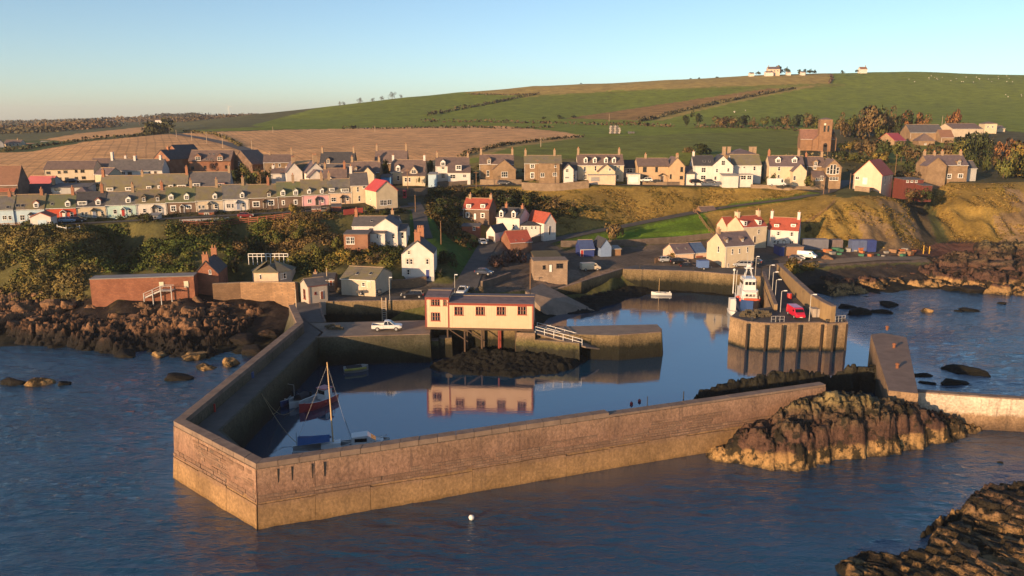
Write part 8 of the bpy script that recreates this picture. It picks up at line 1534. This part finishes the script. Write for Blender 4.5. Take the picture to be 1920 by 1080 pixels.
fence('red brown board fence curving round the cottage garden on the cliff edge', [(345, 424), (370, 426), (400, 427), (428, 424), (450, 420), (500, 415), (545, 409)], 1.5, WOODR); fence('pale timber fence at the cliff edge left of the orange roofed garage', [(-5, 428), (38, 426)], 1.2, WOOD); fence('white rail fence on the cliff edge right of the orange roofed garage', [(108, 430), (125, 434), (150, 431)], 1.1, WFR, 1)
fence('solid red fence panels in front of the tan end cottage', [(645, 404), (662, 402), (680, 400)], 1.5, paintm('red_fence', (.36, .05, .035), .8), 4, 2.0, True); fence('grey timber fence on the edge of the lawn by the summerhouse', [(1300, 398), (1312, 410), (1325, 428), (1337, 442)], 1.2, WOOD, 2); fence('long stepped fence up the headland', [(1500, 428), (1525, 412), (1550, 395), (1565, 380)], 1.1, WOOD, 2)
fence('wooden garden fence in front of the low cream house', [(1228, 494), (1240, 490), (1262, 488)], 1.3, WOOD, 4, 2, True)
# lines painted on the slipway and its concrete
a_, b_, c_, d_ = PZ(985, 546, 4.7), PZ(1030, 594, -.1), PZ(1118, 583, -.1), PZ(1016, 531, 4.75)
MB().add([a_, b_, c_, d_] + [q - Vector((0, 0, 2)) for q in (a_, b_, c_, d_)], [(0, 1, 2, 3), (0, 4, 5, 1), (1, 5, 6, 2), (2, 6, 7, 3), (3, 7, 4, 0)]).build('slipway', M_CONC)
tag(bpy.data.objects['slipway'], kind='structure')
for i, (px, py, z, w, lab) in enumerate(((884, 971, .1, .3, 'white mooring buoy floating before the front wall'), (1184, 757, .1, .25, 'dark red buoy floating left of the thin post'), (1199, 752, .1, .25, 'dark red buoy floating right of its twin near the thin post'))):
    t = thing('buoy', lab, 'buoy', PZ(px, py, z)); MB().ball((0, 0, .05), w, 10, 8).build('float', WFR if i == 0 else paintm('dark_red_buoy', (.30, .03, .03), .5), t); MB().tube((0, 0, w), (0, 0, w + .15), .05, 6).build('eye', PLAST, t)
def drum(label, px, py, z, h, r, m, name='drum', cat='drum'):
    t = thing(name, label, cat, PZ(px, py, z)); MB().tube((0, 0, 0), (0, 0, h), r, 12).build('shell', m, t); MB().tube((0, 0, h), (0, 0, h + .04), r * 1.04, 12).build('lid', m, t); return t
drum('small blue and yellow drum on the deck of the left pier', 472, 708, 5.04, .8, .35, PBLUE); drum('red fish bin standing against the curved pier wall', 1480, 560, 5.05, 1.1, .5, PRB, 'bin', 'bin'); drum('red lifebelt post beside the left arm of the breakwater', 403, 772, 5.04, 1.0, .12, PRB, 'post', 'post')
t = thing('tank', 'pale concrete tub against the seaward wall by the pier end', 'tub', PZ(1532, 593, 5.03)); MB().prism([(-1.1, -.8), (1.1, -.8), (1.1, .8), (-1.1, .8)], 0, 1.6, [(-1.3, -.95), (1.3, -.95), (1.3, .95), (-1.3, .95)]).build('shell', mat('pale_concrete', (.40, .34, .28), None, .9, 1, .2, 4, streak=.3), t)
for i, (px, py) in enumerate(((1410, 601), (1456, 604), (1580, 604), (1550, 605), (1300, 506), (1200, 503), (1400, 515))):
    t = thing('bollard', 'iron mooring bollard on the %s' % ('edge of the pier head' if i < 4 else 'basin quay'), 'bollard', PZ(px, py, 5.06), 0, 'bollards on the pier head' if i < 4 else 'bollards on the basin quay'); MB().tube((0, 0, 0), (0, 0, .5), .16, 8).build('post', PLAST, t); MB().tube((0, 0, .5), (0, 0, .62), .24, 8).build('cap', PLAST, t)
for lab, a, b_ in (('white guard rail at the left corner of the pier head', (1446, 604), (1470, 604)), ('white guard rail at the right corner of the pier head', (1566, 604), (1584, 602))):
    p0, p1 = PZ(a[0], a[1], 5.06), PZ(b_[0], b_[1], 5.06); t = thing('guard_rail', lab, 'guard rail', p0)
    for i in range(4): q = (p1 - p0) * (i / 3); MB().tube(q, q + Vector((0, 0, 1.1)), .04, 6).build('post', IRON, t)
    for z in (.55, 1.1): MB().tube((0, 0, z), (p1 - p0) + Vector((0, 0, z)), .035, 6).build('rail', IRON, t)
t = thing('ladder', 'twin pale ladder rails on the weedy wall of the small dock', 'ladder', PZ(716, 566, 5.0))
for x in (0, .85): MB().box(x - .1, -.2, -4, x + .1, -.02, .9).build('stile', mat('pale_wood', (.42, .32, .22), None, .8), t)
for i in range(9): MB().box(.1, -.16, -3.6 + i * .45, .75, -.08, -3.52 + i * .45).build('rung', IRON, t)
t = thing('mooring_rope', 'slack pale mooring ropes from the left pier to the moored boats', 'rope', PZ(487, 732, 5.05)); o_ = Vector(t.location)
for e in (PZ(525, 762, .6), PZ(556, 764, .5), PZ(600, 850, .8)):
    pts = [Vector((0, 0, 0)).lerp(e - o_, k / 8) - Vector((0, 0, 2.2 * math.sin(math.pi * k / 8))) for k in range(9)]; MB().path([q if q.z + o_.z > .1 else Vector((q.x, q.y, .1 - o_.z)) for q in pts], .035, 4).build('rope', ROPE, t)
# yard litter at the cliff foot
for i in range(26):
    px, py = 1530 + 200 * RNG.random(), 470 + 12 * RNG.random(); q = G(px, py); s_ = .4 + .7 * RNG.random(); k = i % 4
    m_ = (mat('yard_orange', (.42, .14, .05), None, .8), mat('yard_green', (.05, .16, .10), None, .8), WOOD, mat('yard_grey', (.3, .28, .25), None, .8))[k]
    t = thing('crate', '%s fish crate or box lying in the cliff foot yard' % ('orange', 'green', 'wooden', 'grey')[k], 'crate', q, RNG.random() * 3, 'crates in the cliff foot yard'); MB().prism([(-s_, -s_ * .6), (s_, -s_ * .6), (s_, s_ * .6), (-s_, s_ * .6)], 0, s_ * .9, [(-s_ * 1.1, -s_ * .66), (s_ * 1.1, -s_ * .66), (s_ * 1.1, s_ * .66), (-s_ * 1.1, s_ * .66)]).build('box', m_, t); MB().box(-s_ * 1.14, -s_ * .7, s_ * .9, s_ * 1.14, s_ * .7, s_ * .98).build('rim', m_, t)
for px, tp in ((1731, 460), (1742, 462)): pole('yellow marker post at the %s end of the gravel yard' % ('seaward' if px > 1735 else 'landward'), px, 476, tp, .16, mat('yellow_post', (.55, .32, .05), None, .7), 'marker_post', 'post')

# one label each for look-alikes that only their place tells apart
ORD = 'first second third fourth fifth sixth seventh eighth ninth tenth eleventh twelfth thirteenth fourteenth fifteenth sixteenth seventeenth eighteenth nineteenth twentieth'.split()
for g_, fmt in (('boulders on the left shore', 'brown boulder on the left shore, %s from the left'), ('boulders on the right shore', 'boulder heaped on the right shore, %s from the left'), ('telegraph poles in the fields', 'weathered telegraph pole in the fields, %s from the left')):
    for i, o in enumerate(sorted([o for o in bpy.data.objects if o.get('group') == g_], key=lambda o: o.location.x / o.location.y)): o['label'] = fmt % ORD[i]
# ---------------------------------------------------------------- evening air
m = bpy.data.materials.new('thin_haze'); m.use_nodes = True; nt = m.node_tree; nt.nodes.clear()
o_ = nt.nodes.new('ShaderNodeOutputMaterial'); pv = nt.nodes.new('ShaderNodeVolumePrincipled'); pv.inputs['Density'].default_value = .0001; pv.inputs['Color'].default_value = (.86, .88, .95, 1); pv.inputs['Anisotropy'].default_value = .2
nt.links.new(pv.outputs[0], o_.inputs['Volume'])
tag(MB().box(-7500, -900, -12, 7500, 8200, 170).build('haze', m), kind='stuff')
